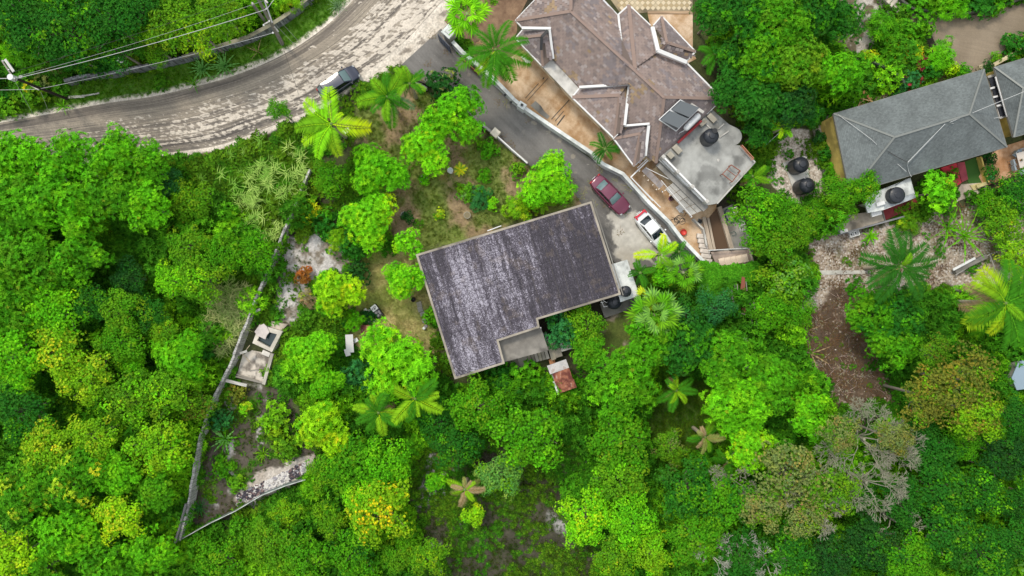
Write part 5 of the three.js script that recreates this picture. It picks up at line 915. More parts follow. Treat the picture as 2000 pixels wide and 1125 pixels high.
{ // hoses
  const r = rng(8), l = []; for (let i = 0; i < 60; i++) { const a = i * 0.62, k = 7 + 5 * Math.sin(i * 0.37); l.push(P(1318 + i * 0.25 + k * Math.cos(a), 430 + 4 * Math.sin(i * 0.2) + k * 0.7 * Math.sin(a), 0.12 + 0.02 * r())); } l.unshift(P(1312, 424, 0.12)); l.push(P(1340, 416, 0.13), P(1348, 420, 0.13));
  tag(mesh('garden_hose', tube(l, 0.022, 300, 5), mat(0.05, 0.045, 0.04, 0.6)), 'black hose tangled in loops on the tan patio', 'hose');
  const m = []; for (let i = 0; i < 44; i++) { const a = i * 0.5, k = 10 + 2 * Math.sin(i); m.push(P(1424 + k * 0.9 * Math.cos(a) + i * 0.06, 421 + k * 1.25 * Math.sin(a), 0.1 + 0.004 * i)); } m.push(P(1421, 446, 0.3), P(1427, 455, 0.2), P(1434, 452, 0.2), P(1438, 458, 0.2), P(1430, 460, 0.2));
  tag(mesh('garden_hose', tube(m, 0.024, 260, 5), mat(0.03, 0.12, 0.1, 0.5)), 'green hose coiled on the concrete strip behind the deck', 'hose');
}
{ const t = thing('trellis', 'white metal trellis frame standing by trees behind the deck', 'trellis'); for (const [a, b] of [[[1430, 407], [1439, 404]], [[1434, 415], [1441, 413]], [[1436, 420], [1443, 418]], [[1438, 425], [1442, 424]]]) mesh('bar', bar(P(...a, 1.0), P(...b, 1.0), 0.06), M.whitePaint, t); mesh('post', [bar(P(1430, 407, 1.0), P(1438, 425, 1.0), 0.06), bar(P(1438, 404, 1.0), P(1442, 424, 1.0), 0.05), rod(P(1430, 407, 0), P(1430, 407, 1), 0.03), rod(P(1438, 425, 0), P(1438, 425, 1), 0.03)], M.whitePaint, t); }
{ const t = thing('white_crate', 'white slatted crate left among leaves below the trellis', 'crate'); const c = [[1443, 436], [1453, 432], [1456, 448], [1446, 452]]; for (let i = 0; i < 4; i++) mesh('slat', bar(P(...c[i], 0.5), P(...c[(i + 1) % 4], 0.5), 0.06, 0.1), M.whitePaint, t); mesh('slat', [bar(P(1446, 441, 0.45), P(1454, 438, 0.45), 0.05), bar(P(1448, 434, 0.45), P(1451, 450, 0.45), 0.05)], M.whitePaint, t); }
{ const t = thing('pipe_rack', 'white pipe rack left of the larger tank under the felt roof', 'rack'); mesh('pipe', [rod(P(1174, 588, 1.6), P(1180, 600, 1.6), 0.04), rod(P(1178, 587, 1.6), P(1187, 592, 1.6), 0.04), rod(P(1180, 599, 1.6), P(1187, 598, 1.6), 0.04), rod(P(1173, 591, 1.6), P(1179, 590, 1.6), 0.04)], M.whitePaint, t); mesh('leg', [rod(P(1174, 588, 0), P(1174, 588, 1.6), 0.03), rod(P(1180, 600, 0), P(1180, 600, 1.6), 0.03)], M.steel, t); }
// ---------------------------------------------------------------- yard left of the middle house
{
  const t = thing('cooker', 'discarded black cooker with white hob on the lawn', 'cooker', P(737.5, 607.5, 0), Math.atan2(-0.8, 0.6));
  mesh('body', cbox(1.32, 0.5, 0.66, 0, 0.25, 0, 0, 0.03), M.black, t); mesh('hob', cbox(0.55, 0.05, 0.62, -0.38, 0.53, 0, 0, 0.02), mat(0.72, 0.72, 0.68, 0.4), t, 'white hob with dark burner rings');
  for (const [x, z, r] of [[-0.42, -0.1, 0.09], [-0.36, 0.12, 0.1], [-0.28, -0.02, 0.06]]) mesh('burner', new THREE.TorusGeometry(r, 0.022, 6, 18).rotateX(Math.PI / 2).translate(x, 0.57, z), M.black, t);
  for (const [x, z, r] of [[0.1, 0.12, 0.13], [0.16, -0.16, 0.12], [0.42, 0.12, 0.12], [0.36, -0.16, 0.1]]) mesh('hotplate', new THREE.CylinderGeometry(r, r, 0.04, 18).translate(x, 0.52, z), mat(0.2, 0.19, 0.18, 0.4, { metalness: 0.5 }), t);
}
{ const t = thing('dog_kennel', 'small dark red box with gabled lid on the lawn edge', 'kennel', P(715, 643.5, 0), -0.05); mesh('wall', cbox(0.66, 0.45, 0.8, 0, 0.23, 0), mat(0.12, 0.03, 0.03, 0.7), t); const g = new Tri(); const a = V(-0.4, 0.45, -0.46), b = V(-0.4, 0.45, 0.46), c = V(0.12, 0.66, 0.46), d = V(0.12, 0.66, -0.46), e = V(0.42, 0.45, 0.46), f = V(0.42, 0.45, -0.46); mesh('roof', new Tri().quad(d, a, b, c).geo(), mat(0.14, 0.035, 0.03, 0.6), t); mesh('roof', new Tri().quad(d, c, e, f).geo(), mat(0.4, 0.17, 0.11, 0.7), t); mesh('handle', cbox(0.05, 0.04, 0.16, -0.25, 0.55, 0.05), M.concretePale, t); }
{ const t = thing('sheet_table', 'white sheet topped table between two bright mango trees', 'table', P(682, 673, 0.8).setY(0), 0.06); mesh('tabletop', [cbox(0.75, 0.05, 1.75, 0.05, 0.82, -0.1, 0, 0.01), cbox(0.5, 0.05, 0.7, -0.22, 0.79, 0.75, 0.25, 0.01)], mat(0.62, 0.62, 0.62, 0.45), t); for (const x of [-0.25, 0.35]) for (const z of [-0.9, 0.7]) mesh('leg', rod(V(x, 0, z), V(x, 0.8, z), 0.035), M.woodGrey, t); }
{ const t = thing('broken_chair', 'broken white garden chair by the sheet topped table', 'chair', P(697, 664, 0), 0.5); mesh('seat', cbox(0.42, 0.04, 0.4, 0, 0.4, 0), M.whitePaint, t); mesh('backrest', [cbox(0.04, 0.45, 0.05, -0.2, 0.62, -0.15), cbox(0.04, 0.45, 0.05, -0.2, 0.62, 0.15), cbox(0.04, 0.06, 0.4, -0.2, 0.82, 0)], M.whitePaint, t); for (const x of [-0.18, 0.18]) for (const z of [-0.16, 0.16]) mesh('leg', rod(V(x, 0, z), V(x, 0.4, z), 0.02), M.whitePaint, t); }
{ const t = thing('white_stick', 'thin white stake leaning beside the dark red kennel', 'stake'); mesh('stick', rod(P(708, 666, 0.1), P(711, 656, 0.6), 0.03), M.whitePaint, t); }
{ // ring of white stones
  const r = rng(31), g = new THREE.IcosahedronGeometry(0.14, 1), p = g.attributes.position; for (let i = 0; i < p.count; i++) { const k = 0.8 + 0.4 * hash(Math.round(p.getX(i) * 90), Math.round(p.getZ(i) * 90 + p.getY(i) * 50)); p.setXYZ(i, p.getX(i) * k, p.getY(i) * k * 0.8, p.getZ(i) * k); } g.computeVertexNormals();
  for (const [x, y] of [[714, 606], [717, 607], [721, 607], [724, 606], [713, 622], [716, 626], [719, 629], [725, 628], [729, 628], [731, 626]]) { const m = mesh('garden_stone', g, mat(0.66, 0.65, 0.6, 0.8)); m.position.copy(P(x, y, 0.06)); m.rotation.y = r() * 6; m.scale.setScalar(0.8 + 0.6 * r()); tag(m, 'white painted stone edging the little flower ring by the cooker', 'stone', 'white stones around the flower ring'); }
  // stepping stones along the house
  const L = ['topmost paving stone beside the left wall of the flat roofed house', 'second paving stone down along the flat roofed house', 'third paving stone down, beside the flat roofed house', 'fourth paving stone down, near the white ball', 'lowest and smallest paving stone by the flat roofed house'];
  [[819, 594, 0.5], [821, 604, 0.52], [826, 614, 0.5], [829, 626, 0.46], [832, 637, 0.3]].forEach(([x, y, s], i) => { const m = mesh('stepping_stone', cbox(s, 0.08, s, 0, 0.04, 0, 0.3, 0.02), concrete(0.3 - 0.02 * i, 0.285 - 0.02 * i, 0.24)); m.position.copy(P(x, y, 0)); tag(m, L[i], 'paving stone', 'stepping stones by the flat roofed house'); });
  const b = thing('white_ball', 'white round globe on the grass by the paving stones', 'globe', P(829, 641, 0)); mesh('globe', new THREE.SphereGeometry(0.17, 20, 14).translate(0, 0.2, 0), M.whitePaint, b); mesh('foot', new THREE.CylinderGeometry(0.08, 0.12, 0.06, 14).translate(0, 0.03, 0), M.concretePale, b);
}
// urns and tubs in the front garden
function urn(name, label, px, py, r, h, m, fill) {
  const t = thing(name, label, 'planter', P(px, py, 0));
  mesh('bowl', new THREE.LatheGeometry([[0.001, 0], [r * 0.7, 0], [r * 0.7, h * 0.1], [r * 0.4, h * 0.18], [r * 0.34, h * 0.4], [r * 0.8, h * 0.6], [r, h * 0.85], [r * 1.06, h], [r * 0.9, h], [r * 0.84, h * 0.9]].map(([x, y]) => new THREE.Vector2(x, y)), 24), m, t);
  mesh('soil', new THREE.CylinderGeometry(r * 0.86, r * 0.8, 0.05, 20).translate(0, h * 0.9, 0), fill, t);
}
urn('garden_urn', 'white pedestal urn beside the golden cycad', 881, 336, 0.27, 1.0, M.whitePaint, mat(0.4, 0.47, 0.46, 0.3));
urn('garden_urn', 'white tub with dark shrub at the left garden edge', 791, 421, 0.34, 0.5, M.concretePale, mat(0.03, 0.06, 0.03, 0.9));
urn('garden_urn', 'mossy round tub just above the felt roof', 913, 421, 0.33, 0.4, concrete(0.42, 0.4, 0.33), mat(0.2, 0.17, 0.1, 0.9));
urn('garden_urn', 'low tub full of green leaves under the mango trees', 828, 351, 0.36, 0.4, concrete(0.5, 0.52, 0.45), mat(0.06, 0.16, 0.02, 0.9));
// ---------------------------------------------------------------- roadside and odd bits
{ const t = thing('meter_box', 'pale grey metal box behind the roadside wall', 'box', P(245, 123, 0), 0.2); mesh('box', cbox(0.75, 0.9, 0.6, 0, 0.45, 0), mat(0.45, 0.48, 0.52, 0.5), t); mesh('lid', cbox(0.8, 0.06, 0.65, 0, 0.93, 0), mat(0.55, 0.58, 0.62, 0.5), t); }
{ const t = thing('verge_plank', 'weathered pale plank lying on the grass verge', 'plank'); mesh('plank', [bar(P(133, 190, 0.1), P(165, 188, 0.1), 0.25, 0.06), bar(P(160, 188, 0.14), P(194, 182, 0.14), 0.14, 0.05)], M.concretePale, t); }
{ const t = thing('white_sheet', 'white plastic scrap under the yellow fronded palm', 'scrap', P(677, 257, 0), 0.5); mesh('sheet', [box(0.75, 0.04, 0.45, 0, 0.3, 0), box(0.7, 0.04, 0.2, 0.02, 0.36, -0.1)], M.whitePaint, t); }
{ const t = thing('fallen_beam', 'white painted beam lying on a dark wall at right', 'beam'); mesh('beam', bar(P(1861, 527, 0.7), P(1904, 504, 0.7), 0.22, 0.14), M.whitePaint, t); mesh('base_wall', bar(P(1863, 531, 0.3), P(1925, 500, 0.3), 0.4, 0.5), M.concreteDark, t); mesh('frame_bar', [bar(P(1866, 537, 0.5), P(1933, 497, 0.5), 0.07), bar(P(1933, 497, 0.5), P(1944, 528, 0.5), 0.07)], M.concretePale, t); }
{ const t = thing('fence_post', 'pale vertical pipe post near the yellowing palm', 'post'); mesh('post', rod(P(1955, 545, 0), P(1956, 520, 2.2), 0.04), M.concretePale, t); }
{ // rubble and rubbish along the yard fence: nobody could count it
  const r = rng(55), list = [[], [], [], []], cols = [[0.6, 0.58, 0.56], [0.05, 0.045, 0.06], [0.18, 0.12, 0.12], [0.28, 0.27, 0.3]];
  for (let i = 0; i < 1500; i++) { const s = r(), w = r(), px = lerp(462, 598, s), py = lerp(978, 912, s) + (w - 0.5) * 22, k = 0.06 + 0.2 * r() * r(), g = new THREE.BoxGeometry(k * (0.6 + r()), k * 0.4, k * (0.5 + r())); g.rotateY(r() * 6).rotateX((r() - 0.5)); const q = P(px, py, k * 0.2); g.translate(q.x, q.y, q.z); const dark = (s < 0.4 || (s > 0.75 && s < 0.92)); list[dark ? (r() < 0.55 ? 1 : r() < 0.5 ? 2 : r() < 0.6 ? 0 : 3) : (r() < 0.75 ? 0 : 3)].push(g); }
  const t = thing('rubble_heap', 'strip of white rubble and dark rubbish along the yard fence', 'rubble'); t.userData.kind = 'stuff'; list.forEach((l, i) => tag(mesh('rubble', l, mat(...cols[i], 0.9), t), null, null, null, 'stuff'));
  const st = [[], []]; for (let i = 0; i < 2600; i++) { const a = [GRAVEL, SLOPE, EARTH][i % 3], px = 1500 + r() * 260, py = 245 + r() * 550; if (!inPoly(px, py, a) || px > 1745) continue; const earth = inPoly(px, py, EARTH); if (earth && r() < 0.75) continue; const k = 0.04 + 0.1 * r() * r(), g = new THREE.IcosahedronGeometry(k, 0).scale(1, 0.6, 0.8).rotateY(r() * 6), q = P(px, py, k * 0.3); st[r() < (earth ? 0.25 : 0.7) ? 0 : 1].push(g.translate(q.x, q.y, q.z)); }
  const u = thing('gravel', 'loose pale stones strewn over the gravel slope at right', 'gravel'); u.userData.kind = 'stuff'; st.forEach((l, i) => tag(mesh('stones', l, mat(...[[0.6, 0.56, 0.5], [0.33, 0.27, 0.22]][i], 0.9), u), null, null, null, 'stuff'));
}
// ================================================================ plants: builders
class Leaves {
  constructor() { this.p = []; this.c = []; this.i = []; }
  // one leaf: a rhombus folded along its midrib
  leaf(b, d, n, len, wid, col, fold = 0.18, belly = 0.45) {
    const s = V(d.y * n.z - d.z * n.y, d.z * n.x - d.x * n.z, d.x * n.y - d.y * n.x).normalize(), o = this.p.length / 3, w = wid / 2, f = fold * w;
    this.p.push(b.x, b.y, b.z, b.x + d.x * len * belly + s.x * w + n.x * f, b.y + d.y * len * belly + s.y * w + n.y * f, b.z + d.z * len * belly + s.z * w + n.z * f,
      b.x + d.x * len, b.y + d.y * len, b.z + d.z * len, b.x + d.x * len * belly - s.x * w + n.x * f, b.y + d.y * len * belly - s.y * w + n.y * f, b.z + d.z * len * belly - s.z * w + n.z * f);
    for (let k = 0; k < 4; k++) this.c.push(col[0], col[1], col[2]);
    this.i.push(o, o + 1, o + 2, o, o + 2, o + 3);
  }
  geo() {
    const g = new THREE.BufferGeometry(); g.setAttribute('position', new THREE.Float32BufferAttribute(this.p, 3)); g.setAttribute('color', new THREE.Float32BufferAttribute(this.c, 3));
    g.setIndex(this.i); g.computeVertexNormals(); return g;
  }
}
// a spray of leaves round a twig end pointing along d
function spray(L, r, c, d, n, len, wid, open, col) {
  const t = Math.abs(d.y) > 0.9 ? V(1, 0, 0) : V(0, 1, 0), a = t.cross(d).normalize(), b = d.clone().cross(a), ph = r() * 6.28;
  for (let k = 0; k < n; k++) {
    const f = ph + k * 6.283 / n + (r() - 0.5) * 0.5, o = open * (0.75 + 0.5 * r()), e = a.clone().multiplyScalar(Math.cos(f)).addScaledVector(b, Math.sin(f)).multiplyScalar(o).addScaledVector(d, 1 - 0.75 * o); e.y -= 0.12; e.normalize();
    const nn = d.clone().addScaledVector(e, -d.dot(e)).normalize(), l = len * (0.75 + 0.5 * r()), q = 0.66 + 0.68 * r();
    L.leaf(c, e, nn, l, wid * (0.8 + 0.4 * r()), [col[0] * q, col[1] * q, col[2] * q]);
  }
}
// crown made of lobes that carry sprays of leaves; radius R in plan, up in height
function makeCrown(seed, o) {
  const r = rng(seed), A = new Leaves(), B = new Leaves(), limbs = [], ph = [r() * 6, r() * 6, r() * 6];
  const rim = (a) => 1 + o.rough * (0.5 * Math.sin(2 * a + ph[0]) + 0.4 * Math.sin(3 * a + ph[1]) + 0.35 * Math.sin(5 * a + ph[2]));
  const lobes = [], domes = [{ x: o.R * 0.16 * (r() - 0.5), z: o.R * 0.16 * (r() - 0.5), r: o.R * (o.domes ? 0.7 : 0.97), h: 1, t: r() }];
  for (let i = 0; i < (o.domes ?? 0); i++) { const a = ph[0] + i * 6.283 / o.domes + (r() - 0.5) * 0.8, q = o.R * (0.42 + 0.22 * r()); domes.push({ x: Math.cos(a) * q, z: Math.sin(a) * q, r: o.R * (0.34 + 0.2 * r()), h: 0.55 + 0.4 * r(), t: r() }); }
  const area = domes.reduce((s, d) => s + d.r * d.r, 0);
  for (const D of domes) { const N = Math.round(o.lobes * D.r * D.r / area * (o.domes ? 1.35 : 1)); for (let i = 0; i < N; i++) {
    const a = i * 2.39996 + (r() - 0.5) * 0.9, q = Math.sqrt((i + 0.4 + 0.5 * r()) / N), k = rim(a + D.x), lr = o.lobeR * (0.6 + 0.75 * r()), rho = Math.max(0, q * (D.r * k - lr * 0.7));
    const y = o.up * (D.h * Math.sqrt(Math.max(0, 1 - 0.92 * q * q)) * (0.68 + 0.4 * r()) - 0.28);
    lobes.push({ c: V(D.x + Math.cos(a) * rho, y - lr * 0.4, D.z + Math.sin(a) * rho), r: lr, t: clamp(0.5 * D.t + 0.5 * r()), top: q < 0.8 });
  } }
  for (const l of lobes) {
    const hue = lerp(0.78, 1.42, r() * r()), n = Math.round(o.per * l.r * l.r), young = r() < (o.young ?? 0.18);
    for (let k = 0; k < n; k++) {
      let d = V(r() * 2 - 1, r() * 2 - 0.75, r() * 2 - 1); if (d.lengthSq() < 0.02) continue; d.normalize(); if (d.y < -0.45) d.y *= -1;
      const c = l.c.clone().addScaledVector(d, l.r * (0.68 + 0.36 * r())); d.addScaledVector(V(c.x, 0, c.z).multiplyScalar(0.35 / o.R), 1); d.y += 0.35; d.normalize();
      const t = clamp(0.55 * l.t + 0.6 * r() - 0.05), w = lerp(0.7, 1.3, t), col = r() < 0.005 ? [1.8, 0.8, 1.6] : [w * hue * lerp(0.85, 1.15, t), w, w * lerp(1.3, 0.75, t)];
      spray(young && r() < 0.75 ? B : A, r, c, d, o.n, o.len, o.wid, o.open, col);
    }
  }
  const base = V(0, -o.up * 0.85, 0);
  lobes.forEach((l, i) => { if (i % 3 === 0) { const m = base.clone().lerp(l.c, 0.5); m.y -= 0.12 * o.up; limbs.push(rod(base, m, 0.09 * o.limb, 0.06 * o.limb, 5), rod(m, l.c, 0.06 * o.limb, 0.02 * o.limb, 5)); } });
  return { A: A.geo(), B: B.geo(), limbs: merge(limbs), R: o.R, up: o.up };
}
const KIND = {};
const kind = (name, variants, o) => { KIND[name] = Array.from({ length: variants }, (_, i) => () => (KIND[name].c ??= [])[i] ??= makeCrown(1000 + name.length * 77 + name.charCodeAt(0) * 13 + i * 5, o)); };
kind('mango', 4, { R: 2.9, up: 1.9, lobes: 50, lobeR: 0.7, per: 48, n: 7, len: 0.25, wid: 0.08, open: 0.9, rough: 0.2, domes: 3, limb: 1 });
kind('broad', 4, { R: 3.8, up: 2.5, lobes: 56, lobeR: 0.8, per: 34, n: 6, len: 0.29, wid: 0.115, open: 0.9, rough: 0.3, domes: 5, limb: 1.3 });
kind('leafy', 3, { R: 2.4, up: 1.7, lobes: 32, lobeR: 0.6, per: 36, n: 6, len: 0.25, wid: 0.11, open: 0.9, rough: 0.3, domes: 3, limb: 0.9 });
kind('fine', 4, { R: 3.4, up: 2.2, lobes: 66, lobeR: 0.62, per: 78, n: 6, len: 0.155, wid: 0.072, open: 0.85, rough: 0.32, domes: 5, young: 0.26, limb: 1.1 });
kind('bigleaf', 2, { R: 2.6, up: 1.8, lobes: 24, lobeR: 0.75, per: 17, n: 6, len: 0.4, wid: 0.24, open: 0.95, rough: 0.15, limb: 1 });
kind('olive', 3, { R: 3.6, up: 2.4, lobes: 62, lobeR: 0.62, per: 66, n: 6, len: 0.17, wid: 0.075, open: 0.75, rough: 0.34, domes: 5, limb: 0.6, young: 0.36 });
kind('bush', 5, { R: 1.15, up: 0.9, lobes: 14, lobeR: 0.4, per: 95, n: 6, len: 0.17, wid: 0.085, open: 0.9, rough: 0.2, limb: 0.4 });
kind('feather', 3, { R: 1.5, up: 1.0, lobes: 16, lobeR: 0.5, per: 60, n: 8, len: 0.3, wid: 0.06, open: 0.95, rough: 0.25, limb: 0.4 });
kind('croton', 2, { R: 1.1, up: 0.9, lobes: 12, lobeR: 0.42, per: 42, n: 6, len: 0.3, wid: 0.13, open: 0.9, rough: 0.2, limb: 0.4, young: 0.5 });

const leafMat = (r, g, b) => new THREE.MeshPhysicalMaterial({ color: lin(r, g, b), vertexColors: true, roughness: 0.75, transmission: 0.14, thickness: 0, specularIntensity: 0.14 });
const LM = {
  lime: leafMat(0.21, 0.6, 0.01), limeYellow: leafMat(0.33, 0.62, 0.01), vivid: leafMat(0.135, 0.47, 0.008), green: leafMat(0.085, 0.31, 0.007), mid: leafMat(0.125, 0.33, 0.01), deep: leafMat(0.03, 0.165, 0.012), dark: leafMat(0.02, 0.095, 0.014), blue: leafMat(0.04, 0.2, 0.045),
  yellowGreen: leafMat(0.21, 0.45, 0.01), oliveGreen: leafMat(0.12, 0.3, 0.01), gold: leafMat(0.56, 0.56, 0.012), yellow: leafMat(0.43, 0.58, 0.02), khaki: leafMat(0.24, 0.28, 0.07), brown: leafMat(0.2, 0.215, 0.025), rust: leafMat(0.36, 0.13, 0.025), red: leafMat(0.3, 0.03, 0.05), dry: leafMat(0.36, 0.27, 0.14), pale: leafMat(0.16, 0.38, 0.06), silver: leafMat(0.17, 0.3, 0.13), frond: leafMat(0.045, 0.21, 0.008), frondDark: leafMat(0.025, 0.13, 0.01), frondLime: leafMat(0.15, 0.38, 0.01), agave: leafMat(0.16, 0.42, 0.09),
};
M.bark = tiled(2, 128, (x, y, o) => { const n = fbm(x / 8, y / 32, 4, 16, 4); const k = 0.16 + 0.2 * n; o[0] = k * 1.05; o[1] = k * 0.95; o[2] = k * 0.8; o[3] = n; }, 0.95, 0.02);
const trunkGeo = new THREE.CylinderGeometry(0.7, 1, 1, 9).translate(0, 0.5, 0);
let planted = 0;
// a tree whose crown, seen from the drone, centres on (px, py) with plan radius rp; h is the height of its top
function tree(k, px, py, rp, h, m, label, o = {}) {
  const list = KIND[k], c = list[(planted++ * 7 + 3) % list.length](), r = rng(planted * 31 + 7), name = o.name ?? (['bush', 'feather', 'croton'].includes(k) ? 'shrub' : k === 'mango' ? 'mango_tree' : 'broadleaf_tree');
  let s = (k === 'mango' ? 1.12 : 1.04) * rp * (H - h * 0.75) / (20 * H) / c.R, sy = s * (o.flat ?? 1) * (0.92 + 0.16 * r()), hc = h - c.up * sy * 0.78; if (hc < c.up * sy * 0.45) { sy = h / (c.up * 1.23); hc = c.up * sy * 0.45; }
  const t = thing(name, label, o.cat ?? (name === 'shrub' ? 'shrub' : 'tree'), P(px, py, hc).setY(0), 0, o.group);
  const g = (n, geo, mm) => { const q = mesh(n, geo, mm, t); q.position.y = hc; q.scale.set(s * (0.95 + 0.1 * r()), sy, s * (0.95 + 0.1 * r())); q.rotation.y = rot; return q; }, rot = r() * 6.283;
  g(name === 'shrub' ? 'foliage' : 'crown', c.A, LM[m[0]]); g('young_leaves', c.B, LM[m[1] ?? m[0]]); g('branches', c.limbs, M.bark);
  if (name !== 'shrub') { const q = mesh('trunk', trunkGeo, M.bark, t), w = 0.07 + 0.01 * h; q.scale.set(w, Math.max(0.4, hc - c.up * sy * 0.8), w); }
  return t;
}
// ---------------------------------------------------------------- palms
function frondGeo(seed, e0, bend, pairs, o = {}) { // pinnate frond of length about 1
  const L = new Leaves(), r = rng(seed), N = 14, c = []; let x = 0, y = 0;
  for (let i = 0; i <= N; i++) { c.push(V(x, y, 0)); const e = e0 - bend * Math.pow(i / N, 1.2); x += Math.cos(e) / N; y += Math.sin(e) / N; }
  const at = (t) => { const k = t * N, i = Math.min(N - 1, Math.floor(k)); return [c[i].clone().lerp(c[i + 1], k - i), c[i + 1].clone().sub(c[i]).normalize()]; };
  const tip = o.tip ?? 0, warm = (t) => { const q = clamp(tip * (t - 0.25) * 1.5 + 0.25 * tip * (r() - 0.5)); return [lerp(1, 2.6, q), lerp(1, 1.25, q), 1]; };
  for (let i = 0; i < N; i++) { const a = c[i], b = c[i + 1], d = b.clone().sub(a), n = V(-d.y, d.x, 0).normalize(); L.leaf(a, d.clone().normalize(), n, d.length() * 1.25, 0.03 * (1.2 - i / N), [1.9, 1.45, 1.3], 0, 0.5); }
  for (let i = 0; i < pairs; i++) for (const s of [-1, 1]) {
    const t = 0.12 + 0.86 * (i + 0.3 * r()) / pairs, [p, d] = at(t), n = V(-d.y, d.x, 0), len = (o.leaf ?? 0.22) * (0.45 + 0.85 * Math.sin(Math.PI * Math.min(1, 0.2 + t * 0.78))) * (0.88 + 0.24 * r());
    const dir = d.clone().multiplyScalar(0.62).add(V(0, 0, s * 0.8)).addScaledVector(n, 0.12 - (o.hang ?? 0.3) * (0.7 + 0.6 * r())).normalize(), w = warm(t), q = 0.8 + 0.4 * r();
    L.leaf(p, dir, n, len, o.wide ?? 0.036, [w[0] * q, w[1] * q, w[2] * q], 0.3, 0.35);
  }
  return L.geo();
}
const FR = { up: [0, 1].map((i) => frondGeo(10 + i, 1.15, 1.7, 22)), mid: [0, 1, 2].map((i) => frondGeo(20 + i, 0.62, 1.15, 23)), low: [0, 1].map((i) => frondGeo(30 + i, 0.1, 1.0, 22, { hang: 0.45 })), tipUp: [0, 1].map((i) => frondGeo(40 + i, 0.95, 1.5, 22, { tip: 0.6 })), tipMid: [0, 1, 2].map((i) => frondGeo(50 + i, 0.55, 1.1, 22, { tip: 0.42, leaf: 0.25, wide: 0.036 })) };
M.palmTrunk = variant(M.bark, 1.5, 1.45, 1.35);
// pinnate palm: list of [yaw degrees, length m, shape, material]
function palm(px, py, h, fronds, label, o = {}) {
  const t = thing('palm_tree', label, 'palm tree', P(px, py, h).setY(0), 0, o.group), r = rng(Math.round(px * 3 + py)), tw = o.trunk ?? 0.16;
  if (h > 0.5) { const g = rod(V(0, 0, 0), V(0, h, 0), tw * 1.25, tw, 10); mesh('trunk', g, M.palmTrunk, t); }
  mesh('crownshaft', new THREE.SphereGeometry(tw * 1.25, 10, 8).scale(1, 1.6, 1).translate(0, h, 0), LM.mid === undefined ? M.bark : M.palmHeart, t);
  fronds.forEach(([yaw, len, shape, m], i) => { const s = FR[shape], f = mesh('frond', s[i % s.length], LM[m], t); f.position.set(0, h + 0.1, 0); f.rotation.set(0, -yaw * Math.PI / 180, 0); f.scale.set(len, len * (0.85 + 0.3 * r()), len * (0.9 + 0.2 * r())); f.rotateX((r() - 0.5) * 0.9); f.rotateZ((r() - 0.5) * 0.5); });
  if (fronds.length > 8) for (let i = 0; i < 2; i++) { const f = mesh('frond', FR.low[i], LM.dry, t, 'dead straw brown frond'), l = fronds[0][1] * 0.75; f.position.set(0, h, 0); f.rotation.set(0, r() * 6.283, 0); f.rotateZ(-0.35); f.scale.setScalar(l); }
  return t;
}
M.palmHeart = mat(0.12, 0.2, 0.04, 0.6);
const ring = (n, len, shape, ms, start = 0, seed = 1) => { const r = rng(seed); return Array.from({ length: n }, (_, i) => [start + i * 360 / n + (r() - 0.5) * 44, len * (0.62 + 0.52 * r()), r() < 0.22 ? 'low' : r() < 0.2 ? 'up' : shape, ms[i % ms.length]]); };
// fan palm
const fanGeo = (seed, spread = 2.2) => { const L = new Leaves(), r = rng(seed), hub = V(0.55, 0.12, 0); L.leaf(V(0, 0, 0), V(0.977, 0.213, 0).normalize(), V(-0.2, 1, 0).normalize(), 0.56, 0.03, [1.4, 1.3, 1], 0, 0.5); for (let i = 0; i < 17; i++) { const a = (i / 16 - 0.5) * 2 * spread, d = V(Math.cos(a), -0.1 - 0.22 * Math.abs(Math.sin(a)) - 0.1 * r(), Math.sin(a)).normalize(), q = 0.8 + 0.4 * r(); L.leaf(hub, d, V(0.2, 1, 0).normalize(), 0.5 * (0.85 + 0.2 * r()) * (0.75 + 0.25 * Math.cos(a)), 0.075, [q * (i & 1 ? 1.2 : 0.8), q * (i & 1 ? 1.15 : 0.8), q], i & 1 ? 0.5 : -0.5, 0.55); } return L.geo(); };
const FAN = [fanGeo(61), fanGeo(62, 2.0), fanGeo(63, 2.4)];
function fanPalm(px, py, h, n, len, ms, label, seed = 1) {
  const t = thing('fan_palm', label, 'palm tree', P(px, py, h).setY(0)), r = rng(seed * 17 + 3); mesh('trunk', rod(V(0, 0, 0), V(0, h, 0), 0.17, 0.13, 10), M.palmTrunk, t);
  for (let i = 0; i < n; i++) { const f = mesh('frond', FAN[i % 3], LM[ms[Math.floor(r() * ms.length)]], t), lv = (i / n); f.position.y = h; f.rotation.set(0, -(i * 2.39996), 0); f.rotateZ(lerp(0.95, -0.35, lv) + (r() - 0.5) * 0.2); f.rotateX((r() - 0.5) * 0.5); f.scale.setScalar(len * (0.75 + 0.4 * lv)); }
  return t;
}
